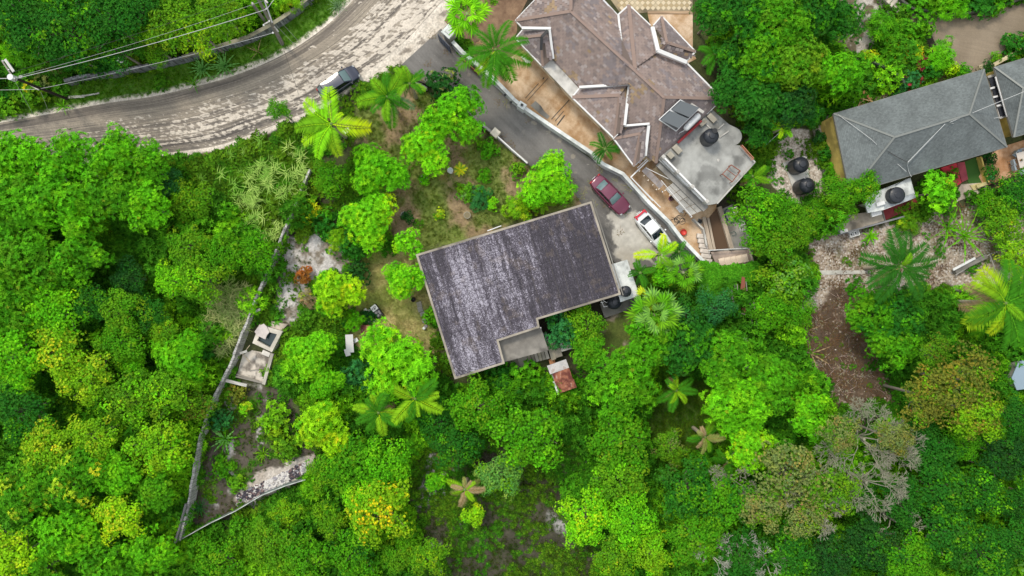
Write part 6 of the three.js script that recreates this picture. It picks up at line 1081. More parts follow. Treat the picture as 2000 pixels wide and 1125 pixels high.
// spiky rosettes (agave, yucca, cycad): every leaf a part
const bladeGeo = (wid, curl, seed = 1) => { const L = new Leaves(), r = rng(seed), N = 4; let p = V(0, 0, 0); for (let i = 0; i < N; i++) { const e = 0.35 - curl * i / N, d = V(Math.cos(e), Math.sin(e), 0), w = wid * [0.8, 1, 0.8, 0.45][i]; L.leaf(p, d, V(-d.y, d.x, 0), 0.25 * 1.35, w, [1, 1, 1], 0.4, 0.45); p = p.clone().addScaledVector(d, 0.25); } return L.geo(); };
const BLADE = { agave: bladeGeo(0.16, 0.5), yucca: bladeGeo(0.09, 0.7), broad: bladeGeo(0.3, 0.9), thin: bladeGeo(0.04, 1.0) };
const CYCAD = frondGeo(71, 0.5, 0.9, 26, { leaf: 0.16, hang: 0.1, wide: 0.03 });
function rosette(name, cat, blade, px, py, n, len, ms, label, o = {}) {
  const t = thing(name, label, cat, P(px, py, o.h ?? 0).setY(0), 0, o.group), r = rng(Math.round(px * 7 + py)), y = o.h ?? 0.1; if (o.h > 0.5) mesh('stem', rod(V(0, 0, 0), V(0, y, 0), 0.08, 0.06, 8), M.palmTrunk, t);
  for (let i = 0; i < n; i++) { const f = mesh('leaf', blade, LM[ms[i % ms.length]], t), lv = i / n; f.position.y = y; f.rotation.set(0, i * 2.39996, 0); f.rotateZ((o.flat ? 0.1 : lerp(1.0, -0.15, lv)) + (r() - 0.5) * 0.2); f.scale.setScalar(len * (0.75 + 0.35 * lv) * (0.9 + 0.2 * r())); }
  return t;
}
// bare branches
function bareTree(px, py, h, rp, label, m, seed, o = {}) {
  const t = thing('bare_tree', label, 'tree', P(px, py, h * 0.85).setY(0)), r = rng(seed), g = [], R = rp * (H - h) / (20 * H);
  const grow = (a, d, len, w, depth) => { const b = a.clone().addScaledVector(d, len); g.push(rod(a, b, Math.max(0.014, w), Math.max(0.012, w * 0.65), depth > 2 ? 5 : 3)); if (!depth) return; const n = 3; for (let i = 0; i < n; i++) { const e = d.clone().add(V(r() - 0.5, r() * 0.7 - 0.35, r() - 0.5).multiplyScalar(1.7)).normalize(); grow(b, e, len * (0.66 + 0.25 * r()), w * 0.62, depth - 1); } };
  for (let i = 0; i < (o.n ?? 6); i++) { const a = i * 2.39996 + r(), q = R * (0.1 + 0.35 * r()), b = V(Math.cos(a) * q, h * (0.55 + 0.1 * r()), Math.sin(a) * q); g.push(rod(V(0, h * 0.45, 0), b, 0.08, 0.055, 5)); grow(b, V(Math.cos(a) * (0.3 + 0.8 * r()), 0.5, Math.sin(a) * (0.3 + 0.8 * r())).normalize(), R * 0.26, 0.05, o.depth ?? 5); }
  mesh('trunk', rod(V(0, 0, 0), V(0, h * 0.6, 0), 0.2, 0.13, 8), m, t); mesh('branches', g, m, t); return t;
}
M.twig = mat(0.34, 0.34, 0.25, 0.9); M.twigPale = mat(0.42, 0.43, 0.36, 0.9);
// ================================================================ planting plan
const W1 = { group: 'trees of the wooded hillside on the left' }, W2 = { group: 'trees above the roadside wall' }, W3 = { group: 'bright mango trees around the flat roofed house' }, W4 = { group: 'trees in the wood below the house' }, W5 = { group: 'trees between the two upper houses' }, W6 = { group: 'trees of the lower right wood' }, S1 = { group: 'shrubs of the front garden' }, S2 = { group: 'flower shrubs by the paved drive' };
// bright round trees of the yard
tree('mango', 735, 333, 59, 4.8, ['vivid', 'lime'], 'round bright green tree above the yellow-lime one, left of the front garden', W3);
tree('mango', 887, 230, 60, 5.2, ['vivid', 'lime'], 'rounded green tree beside the driveway bend', W3);
tree('mango', 832, 286, 54, 4.8, ['lime', 'limeYellow'], 'yellow-green tree touching the green one beside the driveway', W3);
tree('mango', 727, 428, 60, 4.8, ['lime', 'limeYellow'], 'lime tree at the left edge of the front garden', W3);
tree('mango', 788, 545, 44, 4.4, ['lime', 'vivid'], 'lime tree against the left wall of the flat roofed house', W3);
tree('leafy', 797, 476, 34, 3.6, ['lime', 'vivid'], 'small lime tree squeezed beside the felt roof upper left corner', W3);
tree('mango', 655, 570, 54, 4.4, ['limeYellow', 'lime'], 'yellowish tree left of the dry lawn', W3);
tree('mango', 612, 690, 50, 5, ['lime', 'vivid'], 'lime tree right of the ruined cistern', W3);
tree('mango', 640, 745, 36, 4, ['vivid', 'lime'], 'smaller lime tree below the one by the cistern', W3);
tree('mango', 770, 708, 76, 5.8, ['lime', 'vivid'], 'largest lime tree, at the lower left corner of the felt roof', W3);
tree('mango', 630, 832, 62, 5, ['limeYellow', 'lime'], 'yellow-lime tree right of the rubble yard', W3);
tree('mango', 1063, 355, 56, 4.2, ['lime', 'vivid'], 'lime tree between driveway and felt roof', W3);
tree('leafy', 1293, 538, 30, 3.2, ['vivid', 'vivid'], 'vivid green dense bush tree between the small palms', W3);
// shrubs of the garden and yard
tree('feather', 1010, 405, 30, 1.8, ['yellowGreen', 'yellow'], 'yellow spotted shrub touching the felt roof top edge', S1);
tree('bush', 1040, 400, 22, 1.6, ['oliveGreen', 'gold'], 'olive and gold shrub above the felt roof', S1);
tree('feather', 935, 385, 26, 1.0, ['blue', 'green'], 'bluish green feathery shrub in the middle of the garden', S1);
tree('bush', 912, 378, 24, 1.0, ['mid', 'pale'], 'pale speckled low shrub in the middle of the garden', S1);
tree('croton', 962, 400, 14, 0.9, ['lime', 'lime'], 'small bright lime plant right of the garden shrubs', S1);
tree('feather', 948, 345, 16, 0.8, ['green', 'mid'], 'small soft green shrub right of the golden cycad', S1);
tree('bush', 955, 290, 24, 1.0, ['green', 'mid'], 'low green shrub inside the white garden wall', S1);
tree('bush', 1010, 335, 18, 1.0, ['mid', 'green'], 'green shrub near the end of the white garden wall', S1);
tree('croton', 858, 418, 12, 0.5, ['yellow', 'oliveGreen'], 'tiny yellow tipped plant between the two round tubs', S1);
tree('bush', 828, 350, 13, 0.9, ['vivid', 'lime'], 'bright leaves growing out of the low tub', S1);
tree('bush', 797, 424, 14, 0.9, ['dark', 'deep'], 'dark shrub growing in the white tub', S1);
tree('bush', 867, 168, 40, 2.6, ['dark', 'khaki'], 'dark mixed shrub below the maroon gate', S1);
tree('fine', 648, 348, 42, 3.2, ['green', 'mid'], 'mid green shrubby tree left of the round green tree', S1);
tree('croton', 608, 412, 24, 1.6, ['green', 'gold'], 'croton with golden leaves by the boundary wall', S1);
tree('bush', 640, 440, 34, 2, ['deep', 'green'], 'dark green shrub right of the golden croton', S1);
tree('leafy', 690, 478, 38, 2.4, ['deep', 'green'], 'dark shrub below the lime tree of the garden edge', S1);
tree('feather', 655, 470, 24, 1.8, ['yellowGreen', 'yellow'], 'yellow tipped shrub left of the dark shrub', S1);
tree('bush', 703, 535, 26, 1.8, ['dark', 'deep'], 'dark rose bush right of the yellowish tree', S1);
tree('bush', 722, 616, 20, 0.7, ['dark', 'green'], 'dark plants inside the ring of white stones', S1);
tree('croton', 593, 540, 18, 1.2, ['rust', 'rust'], 'rusty red shrub left of the yellowish tree', S1);
tree('feather', 600, 585, 20, 1.2, ['dry', 'yellow'], 'dry straw coloured shrub below the rusty red one', S1);
tree('bush', 672, 620, 24, 1.3, ['oliveGreen', 'deep'], 'olive shrub behind the white sheet table', S1);
tree('bush', 845, 620, 20, 1.4, ['green', 'yellowGreen'], 'green shrub along the left house wall', S1);
tree('feather', 690, 625, 22, 1.6, ['vivid', 'green'], 'bright fern like shrub left of the red kennel', S1);
tree('leafy', 700, 735, 44, 2.6, ['blue', 'deep'], 'dark bluish undergrowth tree between two lime trees', S1);
tree('leafy', 1100, 645, 46, 3.0, ['blue', 'deep'], 'bluish dark shrub in the roof notch', S1);
tree('fine', 1142, 630, 50, 3.4, ['mid', 'yellowGreen'], 'yellowish green tree below the felt roof edge', S1);
tree('bush', 1020, 735, 40, 2.0, ['green', 'mid'], 'leafy shrub under the steps left of the shed', S1);
tree('bush', 975, 735, 34, 1.8, ['deep', 'green'], 'dark shrub at the lower edge of the felt roof', S1);
tree('bush', 430, 820, 28, 1.6, ['blue', 'deep'], 'bluish shrub against the boundary wall', S1);
tree('bush', 435, 912, 26, 1.0, ['green', 'mid'], 'low green mound inside the rubble yard', S1);
tree('bush', 462, 945, 22, 0.8, ['mid', 'oliveGreen'], 'flat olive plant in the rubble yard', S1);
tree('croton', 480, 798, 14, 1.2, ['lime', 'yellow'], 'small yellow-lime plant at top of the rubble yard', S1);
tree('bush', 540, 815, 40, 2.0, ['yellowGreen', 'mid'], 'yellowish shrub left of the yellow-lime tree', S1);
tree('bush', 462, 770, 24, 1.2, ['brown', 'mid'], 'brownish leafed shrub beside the boundary wall top', S1);
tree('bush', 560, 870, 34, 1.6, ['oliveGreen', 'yellowGreen'], 'olive shrub at the end of the sandy path', S1);
// wood above the roadside wall
[[42, 34, 74, 8, 'deep', 'deep', 'dark green tree in the very top left corner'], [128, 58, 74, 8.5, 'deep', 'green', 'big dark tree right of the top left corner tree'], [205, 40, 66, 8, 'deep', 'deep', 'dark crown above the thick cable, third from the left corner'], [228, 98, 44, 6, 'deep', 'green', 'rounded green crown just above the grey meter box'], [150, 112, 40, 5, 'deep', 'mid', 'small dark crown beside the wooden pole wires'], [268, 4, 56, 7.5, 'deep', 'deep', 'green crown cut by the top edge left of the olive trees']].forEach(([x, y, r, h, a, b, l]) => tree('fine', x, y, r, h, [a, b], l, W2));
[[330, 48, 62, 7, 'oliveGreen', 'yellowGreen', 'olive green tree in the middle of the roadside wood'], [392, 66, 56, 6.5, 'yellowGreen', 'mid', 'yellowish tree overhanging the roadside wall'], [428, 22, 54, 7, 'oliveGreen', 'mid', 'olive crown cut by the top edge near the pale pole'], [310, 98, 36, 4.5, 'mid', 'oliveGreen', 'low olive shrub tree hanging over the grey wall']].forEach(([x, y, r, h, a, b, l]) => tree('fine', x, y, r, h, [a, b], l, W2));
tree('bush', 470, 30, 30, 2, ['mid', 'oliveGreen'], 'green shrub behind the wall left of the pale pole', W2); tree('feather', 560, 8, 30, 2, ['yellowGreen', 'mid'], 'yellowish sprawling shrub right of the pale pole', W2);
tree('bush', 60, 185, 34, 1.8, ['oliveGreen', 'gold'], 'shrub with golden leaves under the wooden pole', W2); tree('bush', 15, 205, 30, 1.6, ['mid', 'deep'], 'dark green shrub at the left edge above the road', W2); tree('bush', 200, 135, 26, 1.6, ['deep', 'mid'], 'dark shrub behind the grey wall by the meter box', W2);
tree('bush', 455, 62, 24, 1.4, ['yellowGreen', 'mid'], 'small light green shrub behind the wall corner', W2);
tree('bush', 100, 140, 34, 1.5, ['khaki', 'mid'], 'low brownish thicket beside the pole transformer', W2);
// wooded hillside on the left
[[40, 318, 72, 6, 'vivid', 'green', 'bright tree touching the road at the left edge'], [128, 312, 66, 6, 'vivid', 'green', 'bright tree overlapping the road, second from left'], [222, 305, 60, 6, 'vivid', 'green', 'bright tree overlapping the road, third from left'], [288, 322, 52, 5.5, 'green', 'vivid', 'green tree where the road edge reappears'], [30, 412, 78, 7.5, 'green', 'vivid', 'green crown at the left edge below the road trees'], [118, 398, 78, 8, 'vivid', 'green', 'large bright crown left of the dark clearing'], [212, 382, 66, 7, 'green', 'vivid', 'green crown just above the dark clearing'], [285, 405, 58, 6.5, 'vivid', 'green', 'bright crown at the right of the dark clearing'], [58, 512, 78, 8, 'green', 'oliveGreen', 'wide green crown halfway down the left edge'], [148, 508, 62, 7, 'green', 'vivid', 'green crown left below the dark clearing'], [22, 600, 66, 7.5, 'green', 'mid', 'green crown cut by the left edge at mid height']].forEach(([x, y, r, h, a, b, l]) => tree('broad', x, y, r, h, [a, b], l, W1));
[[100, 598, 62, 7, 'vivid', 'lime', 'tree with yellowish tips left of the dark round trees'], [172, 592, 46, 6, 'deep', 'green', 'dark crown left of the small round dark trees'], [232, 612, 50, 6, 'mid', 'green', 'mid green round crown left of the two dark ones'], [290, 612, 40, 5, 'deep', 'mid', 'small round dark crown under the clearing'], [240, 665, 48, 5.5, 'green', 'mid', 'round fine leaved crown above the lower dark gap'], [322, 645, 36, 4.6, 'mid', 'yellowGreen', 'little round light green crown right of the dark ones'], [345, 548, 44, 5, 'lime', 'mid', 'yellowish crown right of the clearing'], [395, 545, 52, 5.6, 'mid', 'lime', 'light green crown left of the cane grass'], [440, 492, 48, 5, 'green', 'mid', 'green crown above the light crown by the cane grass'], [498, 496, 46, 4.6, 'green', 'vivid', 'green crown against the boundary wall'], [372, 480, 48, 5, 'mid', 'green', 'crown right of the bright clearing tree'], [372, 395, 50, 3.5, 'mid', 'oliveGreen', 'low shrubby crown below the grassy bank'], [330, 355, 34, 3.2, 'blue', 'deep', 'bluish dark shrub tree at the road edge'], [250, 545, 40, 4.6, 'dark', 'deep', 'very dark small crown inside the clearing']].forEach(([x, y, r, h, a, b, l]) => tree('fine', x, y, r, h, [a, b], l, W1));
[[30, 700, 72, 7.5, 'vivid', 'lime', 'green crown at the left edge, lower half'], [112, 690, 64, 7, 'yellowGreen', 'yellow', 'crown with yellow tips, lower left wood'], [172, 742, 56, 6.5, 'yellowGreen', 'yellow', 'olive yellow crown in the lower left wood'], [250, 780, 60, 6, 'oliveGreen', 'lime', 'olive crown left of the leaning yellow tree'], [40, 800, 66, 7, 'deep', 'green', 'dark crown at the left edge, lower wood'], [322, 770, 56, 6, 'mid', 'lime', 'fine crown beside the upper boundary wall'], [318, 868, 62, 6.5, 'yellowGreen', 'lime', 'large yellowish crown beside the lower boundary wall'], [92, 872, 58, 7, 'yellowGreen', 'yellow', 'yellow flushed crown near the lower left'], [178, 850, 52, 6.5, 'yellowGreen', 'yellow', 'second yellow flushed crown near the lower left'], [232, 1012, 54, 6.6, 'limeYellow', 'yellow', 'rounded yellow crown left of the wall corner'], [30, 1088, 60, 7, 'limeYellow', 'yellow', 'yellow crown in the bottom left corner'], [385, 790, 40, 4, 'oliveGreen', 'brown', 'olive shrub tree right against the boundary wall']].forEach(([x, y, r, h, a, b, l]) => tree('fine', x, y, r, h, [a, b], l, W1));
[[145, 935, 66, 7.5, 'green', 'yellow', 'big leaved green crown above the bottom left corner'], [55, 960, 66, 7.5, 'green', 'yellow', 'green crown with yellow shoots at the lower left edge'], [225, 925, 52, 6.5, 'vivid', 'green', 'bright crown above the rounded yellow one'], [130, 1040, 66, 7, 'vivid', 'green', 'bright green crown near the bottom left'], [212, 1098, 62, 6.5, 'green', 'vivid', 'green crown on the bottom edge, left quarter'], [298, 1080, 56, 6, 'vivid', 'green', 'bright crown on the bottom edge left of the wall corner'], [300, 962, 46, 5.5, 'green', 'mid', 'green crown just left of the lower boundary wall'], [70, 1120, 60, 6.5, 'green', 'mid', 'crown cut by the bottom edge near the left corner']].forEach(([x, y, r, h, a, b, l]) => tree('broad', x, y, r, h, [a, b], l, W1));
[[352, 705, 56, 5, 'vivid', 'green', 'tree with leafy rosettes above the boundary wall'], [262, 712, 32, 4, 'vivid', 'lime', 'small bright rosette tree in the dark gap']].forEach(([x, y, r, h, a, b, l]) => tree('mango', x, y, r, h, [a, b], l, { ...W1, name: 'broadleaf_tree' }));
tree('bush', 395, 690, 30, 2.2, ['deep', 'mid'], 'dark shrub left of the ruined room', W1); tree('bush', 430, 655, 26, 1.8, ['mid', 'yellowGreen'], 'light shrub at the wall left of the cistern', W1);
tree('fine', 545, 215, 26, 4.2, ['green', 'mid'], 'slim creeper clad shrub standing at the road edge', W1);
// below the house
[[932, 796, 62, 5.6, 'green', 'mid', 'mid green crown below the lower left roof corner'], [1036, 850, 78, 6.6, 'green', 'vivid', 'large dense green crown below the rusty shed'], [888, 872, 52, 5, 'deep', 'green', 'dark crown left of the large dense one'], [690, 905, 70, 5, 'green', 'vivid', 'green crown above the golden tree'], [640, 925, 44, 4, 'mid', 'green', 'small crown at the right end of the yard fence'], [752, 905, 60, 5, 'vivid', 'green', 'bright crown upper right of the golden tree'], [992, 768, 38, 3.2, 'green', 'deep', 'green crown left of the rusty shed'], [860, 820, 50, 4.4, 'deep', 'green', 'dark crown beside the yellow rosette plant']].forEach(([x, y, r, h, a, b, l]) => tree('fine', x, y, r, h, [a, b], l, W4));
tree('fine', 742, 1000, 74, 6, ['yellowGreen', 'gold'], 'golden yellow tree at the bottom centre left', W4); tree('fine', 700, 975, 40, 5, ['lime', 'yellow'], 'lime and yellow flank of the golden tree', W4);
tree('leafy', 852, 940, 26, 2.4, ['vivid', 'lime'], 'small bright bush in the bottom clearing', W4); tree('fine', 972, 925, 52, 4, ['pale', 'yellowGreen'], 'pale yellowish loose tree right of the brown palm', W4); tree('leafy', 925, 1005, 26, 2.4, ['limeYellow', 'lime'], 'small lime bush below the brown palm', W4);
[[1214, 748, 78, 6.6, 'green', 'vivid', 'broad leaved tree right of the rusty shed'], [1262, 668, 56, 6, 'green', 'vivid', 'green tree below the big fan palm'], [1345, 680, 60, 6, 'deep', 'green', 'dark leafy tree below the collapsed frame'], [1420, 705, 66, 6.5, 'green', 'vivid', 'green tree at centre right below the vines'], [1440, 788, 74, 7, 'vivid', 'lime', 'bright broad crown left of the brown earth slope'], [1508, 750, 62, 6.5, 'green', 'vivid', 'green crown at the lower edge of the gravel slope'], [1582, 815, 48, 6, 'vivid', 'lime', 'bright crown below the brown earth slope'], [1462, 872, 56, 6, 'lime', 'limeYellow', 'yellow-lime crown below the bright broad one'], [1150, 690, 40, 4.5, 'green', 'mid', 'small leafy crown beside the pale landing slab']].forEach(([x, y, r, h, a, b, l]) => tree('broad', x, y, r, h, [a, b], l, W4));
[[1205, 862, 72, 6, 'green', 'mid', 'mid green crown under the broad leaved tree'], [1215, 935, 62, 5.6, 'mid', 'lime', 'light green crown in the bottom middle'], [1145, 1010, 62, 5.4, 'lime', 'limeYellow', 'yellow-lime crown right of the bottom clearing'], [1235, 1015, 60, 5.4, 'vivid', 'lime', 'bright lime crown, bottom middle'], [1200, 1090, 50, 5, 'mid', 'yellowGreen', 'crown on the bottom edge right of the clearing'], [1270, 1085, 52, 5, 'yellowGreen', 'lime', 'yellowish crown on the bottom edge'], [1340, 955, 66, 6, 'deep', 'green', 'dark green crown below the dying palm'], [1410, 985, 66, 6.4, 'green', 'deep', 'dark crown left of the olive tree'], [1355, 1050, 62, 6, 'green', 'mid', 'green crown near the bottom, right of middle'], [1310, 880, 40, 3.4, 'oliveGreen', 'khaki', 'low olive thicket left of the dying palm'], [838, 1088, 44, 3.6, 'mid', 'yellowGreen', 'olive crown at the bottom below the golden tree'], [600, 1085, 60, 4.5, 'green', 'mid', 'green crown on the bottom edge below the fence'], [520, 1060, 52, 4, 'mid', 'oliveGreen', 'olive crown below the yard fence'], [690, 1090, 62, 4.5, 'green', 'deep', 'dark green crown left below the golden tree'], [430, 1095, 54, 4, 'green', 'mid', 'green crown on the bottom edge right of the wall corner'], [640, 1010, 40, 3.5, 'mid', 'yellowGreen', 'light shrub tree left of the golden tree'], [560, 1005, 40, 3, 'yellowGreen', 'mid', 'yellowish shrub tree just below the yard fence'], [780, 1090, 40, 3, 'mid', 'green', 'small crown on the bottom edge under the golden tree']].forEach(([x, y, r, h, a, b, l]) => tree('fine', x, y, r, h, [a, b], l, W4));
// olive and thinning trees, lower right
[[1545, 925, 82, 8, 'khaki', 'oliveGreen', 'large dull olive tree with thin crown'], [1490, 985, 56, 7, 'khaki', 'oliveGreen', 'olive thinning crown left of the large dull one'], [1620, 960, 62, 7.6, 'oliveGreen', 'yellowGreen', 'olive tree with bright yellow-green patches'], [1575, 1010, 50, 7, 'khaki', 'yellowGreen', 'olive crown with yellow tuft below the large one'], [1638, 846, 46, 8, 'khaki', 'oliveGreen', 'olive crown above the bare grey branches'], [1812, 775, 62, 8.6, 'brown', 'yellowGreen', 'brown leaved tree below the brown earth slope'], [1875, 745, 72, 9, 'brown', 'yellowGreen', 'brown and green crown under the yellowing palm'], [1905, 805, 62, 8.6, 'yellowGreen', 'brown', 'yellow crown with brown edges at lower right'], [1745, 858, 40, 8, 'khaki', 'brown', 'thin dull crown above bare branches at right'], [1822, 688, 38, 7, 'oliveGreen', 'brown', 'olive brown crown right of the earth slope']].forEach(([x, y, r, h, a, b, l]) => tree('olive', x, y, r, h, [a, b], l, W6));
[[1704, 608, 58, 6, 'green', 'deep', 'dark green crown left under the feather palm'], [1758, 618, 56, 6, 'deep', 'green', 'dark crown right under the feather palm'], [1745, 672, 56, 6, 'green', 'vivid', 'green crown below the feather palm']].forEach(([x, y, r, h, a, b, l]) => tree('broad', x, y, r, h, [a, b], l, W6));
[[1815, 880, 62, 6, 'deep', 'deep', 'dark crown right of the bare branches'], [1838, 960, 64, 6.4, 'deep', 'green', 'green crown at lower right'], [1760, 985, 56, 5.6, 'deep', 'deep', 'dark crown below the bare branches'], [1700, 1060, 62, 6, 'dark', 'deep', 'very dark crown on the lower right slope'], [1620, 1085, 60, 6, 'dark', 'deep', 'very dark crown near the bottom edge'], [1850, 1045, 66, 6.2, 'deep', 'green', 'mid green crown, bottom right'], [1780, 1085, 60, 6, 'green', 'deep', 'crown on the bottom edge, right quarter'], [1925, 1090, 60, 6, 'deep', 'green', 'crown on the bottom edge near the right corner'], [1910, 960, 50, 5.4, 'deep', 'vivid', 'green crown left of the banana plant'], [1965, 890, 56, 6, 'dark', 'deep', 'dark crown at the right edge above the banana plant'], [1985, 812, 44, 6.4, 'deep', 'deep', 'green crown on the right edge beside the yellow one'], [1985, 1060, 54, 6, 'deep', 'deep', 'dark crown in the bottom right corner'], [1550, 1085, 60, 6, 'deep', 'green', 'dark crown between the two bare twigs'], [1450, 1085, 60, 5.6, 'deep', 'deep', 'dark crown around the bare twigs at bottom'], [1880, 860, 44, 5, 'green', 'deep', 'crown above the small banana plants'], [1985, 985, 40, 4, 'deep', 'dark', 'dark thicket at the right edge below the banana plant'], [1690, 970, 36, 4, 'deep', 'green', 'dark small crown in the gap below bare branches']].forEach(([x, y, r, h, a, b, l]) => tree('fine', x, y, r, h, [a, b], l, W6));
// between the two upper houses
[[1392, 28, 46, 6, 'deep', 'green', 'green crown just right of the patterned terrace'], [1452, 28, 62, 7, 'deep', 'green', 'green crown on the top edge right of the shingled house'], [1530, 38, 66, 7.4, 'green', 'oliveGreen', 'olive tinged crown on the top edge, upper right'], [1492, 108, 60, 7, 'green', 'deep', 'crown in the middle of the upper right wood'], [1558, 122, 58, 7, 'oliveGreen', 'green', 'yellowish crown left of the vivid corner tree'], [1600, 20, 56, 7, 'deep', 'green', 'dark crown on the top edge left of the stone steps'], [1430, 175, 48, 6, 'deep', 'deep', 'dark crown right of the brown roof corner'], [1490, 200, 56, 6.4, 'deep', 'deep', 'dark crown in the gap between the houses'], [1548, 205, 50, 6, 'dark', 'deep', 'very dark crown above the small lime palm'], [1585, 222, 26, 3.4, 'deep', 'green', 'small dark crown left of the grey roof corner'], [1430, 110, 40, 5, 'deep', 'green', 'crown beside the feather palm at the brown roof'], [1648, 40, 48, 6, 'deep', 'green', 'dark crown beside the gravel patch at top'], [1478, 262, 32, 4.2, 'deep', 'dark', 'dark low crown right of the deck bulge']].forEach(([x, y, r, h, a, b, l]) => tree('broad', x, y, r, h, [a, b], l, W5));
tree('broad', 1630, 138, 52, 6.2, ['vivid', 'green'], 'vivid green round tree above the grey roof corner', W5);
[[1478, 418, 62, 5.6, 'green', 'vivid', 'green crown right of the plant bed'], [1530, 412, 42, 4.2, 'green', 'mid', 'green crown below the gravel tank pad'], [1510, 470, 56, 5, 'mid', 'green', 'green crown left of the gravel slope'], [1562, 448, 36, 4, 'mid', 'oliveGreen', 'light crown at the gravel slope upper edge'], [1530, 545, 62, 3.6, 'mid', 'pale', 'wide pale flecked thicket beside the gravel'], [1555, 610, 40, 3, 'green', 'mid', 'green thicket at the track end'], [1500, 610, 44, 3.6, 'green', 'vivid', 'green crown right of the collapsed frame'], [1400, 600, 46, 4, 'blue', 'deep', 'bluish crown left of the collapsed frame'], [1335, 615, 44, 4.4, 'deep', 'blue', 'dark crown right of the big fan palm'], [1640, 372, 38, 4.6, 'green', 'mid', 'tree leaning over the lower left of the grey roof'], [1688, 368, 36, 4.8, 'green', 'yellowGreen', 'tree with yellow tuft over the white outbuilding'], [1640, 408, 34, 3.6, 'mid', 'green', 'green crown beside the grey platform'], [1592, 418, 30, 3, 'green', 'mid', 'green crown between gravel pad and platform']].forEach(([x, y, r, h, a, b, l]) => tree('fine', x, y, r, h, [a, b], l, W5));
tree('bigleaf', 1826, 375, 42, 4.2, ['vivid', 'lime'], 'round large leaved bright tree below the grey roof', W5);
[[1955, 440, 50, 3.4, 'mid', 'yellowGreen', 'light green thicket at the right edge'], [1985, 510, 44, 3.4, 'yellowGreen', 'yellow', 'yellow-green crown above the yellowing palm'], [1930, 402, 34, 2.2, 'green', 'mid', 'green shrubby crown below the tiled patio'], [1985, 378, 44, 3, 'deep', 'green', 'dark crown below the outdoor table']].forEach(([x, y, r, h, a, b, l]) => tree('fine', x, y, r, h, [a, b], l, W5));
// flower shrubs along the paved drive
[['feather', 1722, 62, 40, 2.2, 'green', 'vivid', 'feathery green shrub left of the paved drive'], ['croton', 1752, 112, 30, 1.6, 'oliveGreen', 'gold', 'croton with gold and green leaves above the green wall'], ['bush', 1795, 55, 28, 1.6, 'green', 'yellow', 'shrub with yellow edge beside the drive steps'], ['croton', 1788, 108, 20, 1.4, 'yellowGreen', 'gold', 'yellow blotched shrub left of the drive'], ['croton', 1800, 122, 16, 1.3, 'green', 'red', 'shrub with dark red leaves above the grey roof'], ['bush', 1775, 158, 26, 1.6, 'blue', 'red', 'bluish shrub with pink flowers at the roof edge'], ['feather', 1838, 108, 34, 1.8, 'vivid', 'green', 'bright fern like shrub at the drive corner'], ['bush', 1858, 134, 15, 1.2, 'limeYellow', 'lime', 'clipped lime ball shrub at the grey roof edge'], ['bush', 1880, 140, 20, 1.0, 'green', 'deep', 'green clipped shrub right of the lime ball'], ['bush', 1815, 140, 24, 1.4, 'deep', 'green', 'dark shrub left of the lime ball'], ['croton', 1700, 112, 17, 1.2, 'yellowGreen', 'gold', 'small yellow shrub at the end of the green wall'], ['bush', 1752, 186, 22, 1.2, 'dark', 'green', 'dark shrub behind the barrel yard'], ['bush', 1808, 4, 38, 1.8, 'green', 'mid', 'hedge shrub above the drive, leftmost'], ['feather', 1855, 8, 36, 1.8, 'vivid', 'green', 'bright hedge shrub above the drive'], ['bush', 1905, 4, 40, 1.8, 'deep', 'green', 'dark hedge shrub above the drive'], ['bush', 1950, -8, 38, 1.8, 'green', 'deep', 'hedge shrub above the drive, rightmost'], ['bush', 1982, 92, 32, 1.4, 'deep', 'mid', 'hedge below the drive at the right edge'], ['bush', 1927, 130, 14, 1.6, 'dark', 'deep', 'narrow dark hedge between the two grey roofs'], ['bush', 1943, 112, 14, 0.9, 'mid', 'yellowGreen', 'light shrub in the planter edging'], ['bush', 1980, 108, 18, 0.8, 'mid', 'deep', 'shrub in the long planter by the second roof'], ['bush', 1600, 268, 14, 1.2, 'dark', 'deep', 'clipped dark shrub along the yellow wall top end'], ['bush', 1612, 300, 16, 1.1, 'deep', 'green', 'shrub in the middle of the yellow wall strip'], ['feather', 1622, 335, 18, 1.0, 'green', 'vivid', 'ferny plant at lower end of the yellow wall'], ['bush', 1930, 308, 16, 1.2, 'dark', 'green', 'dark shrub between lawn and tiled patio'], ['bush', 1935, 338, 18, 1.2, 'deep', 'blue', 'bluish shrub at the lower lawn corner'], ['feather', 1772, 440, 24, 1.0, 'oliveGreen', 'yellow', 'yellow-olive shrub below the red yard'], ['bush', 1690, 120, 14, 0.9, 'deep', 'mid', 'little dark shrub by the green wall end']].forEach(([k, x, y, r, h, a, b, l]) => tree(k, x, y, r, h, [a, b], l, S2));
// ---------------------------------------------------------------- palms
palm(648, 243, 5.4, [[-95, 3.7, 'tipMid', 'lime'], [-140, 3.5, 'tipMid', 'lime'], [172, 3.5, 'mid', 'frondLime'], [150, 3.4, 'tipMid', 'lime'], [108, 3.6, 'mid', 'lime'], [72, 3.3, 'tipMid', 'frondLime'], [5, 3.8, 'tipMid', 'limeYellow'], [-40, 1.6, 'tipUp', 'lime'], [100, 2.4, 'low', 'frondLime'], [-170, 2.6, 'low', 'frondLime']], 'palm with bright yellow tipped fronds beside the dark car');
palm(757, 190, 5, [...ring(13, 2.6, 'mid', ['frond', 'frond', 'frondLime'], 10, 4), [80, 3.0, 'tipMid', 'frond'], [15, 2.8, 'low', 'silver'], ...ring(4, 1.6, 'up', ['frond'], 40, 9)], 'shaggy dark green palm between car and driveway');
palm(800, 165, 4.4, ring(12, 2.1, 'mid', ['frondLime', 'frond'], 25, 14), 'smaller green palm at the driveway mouth');
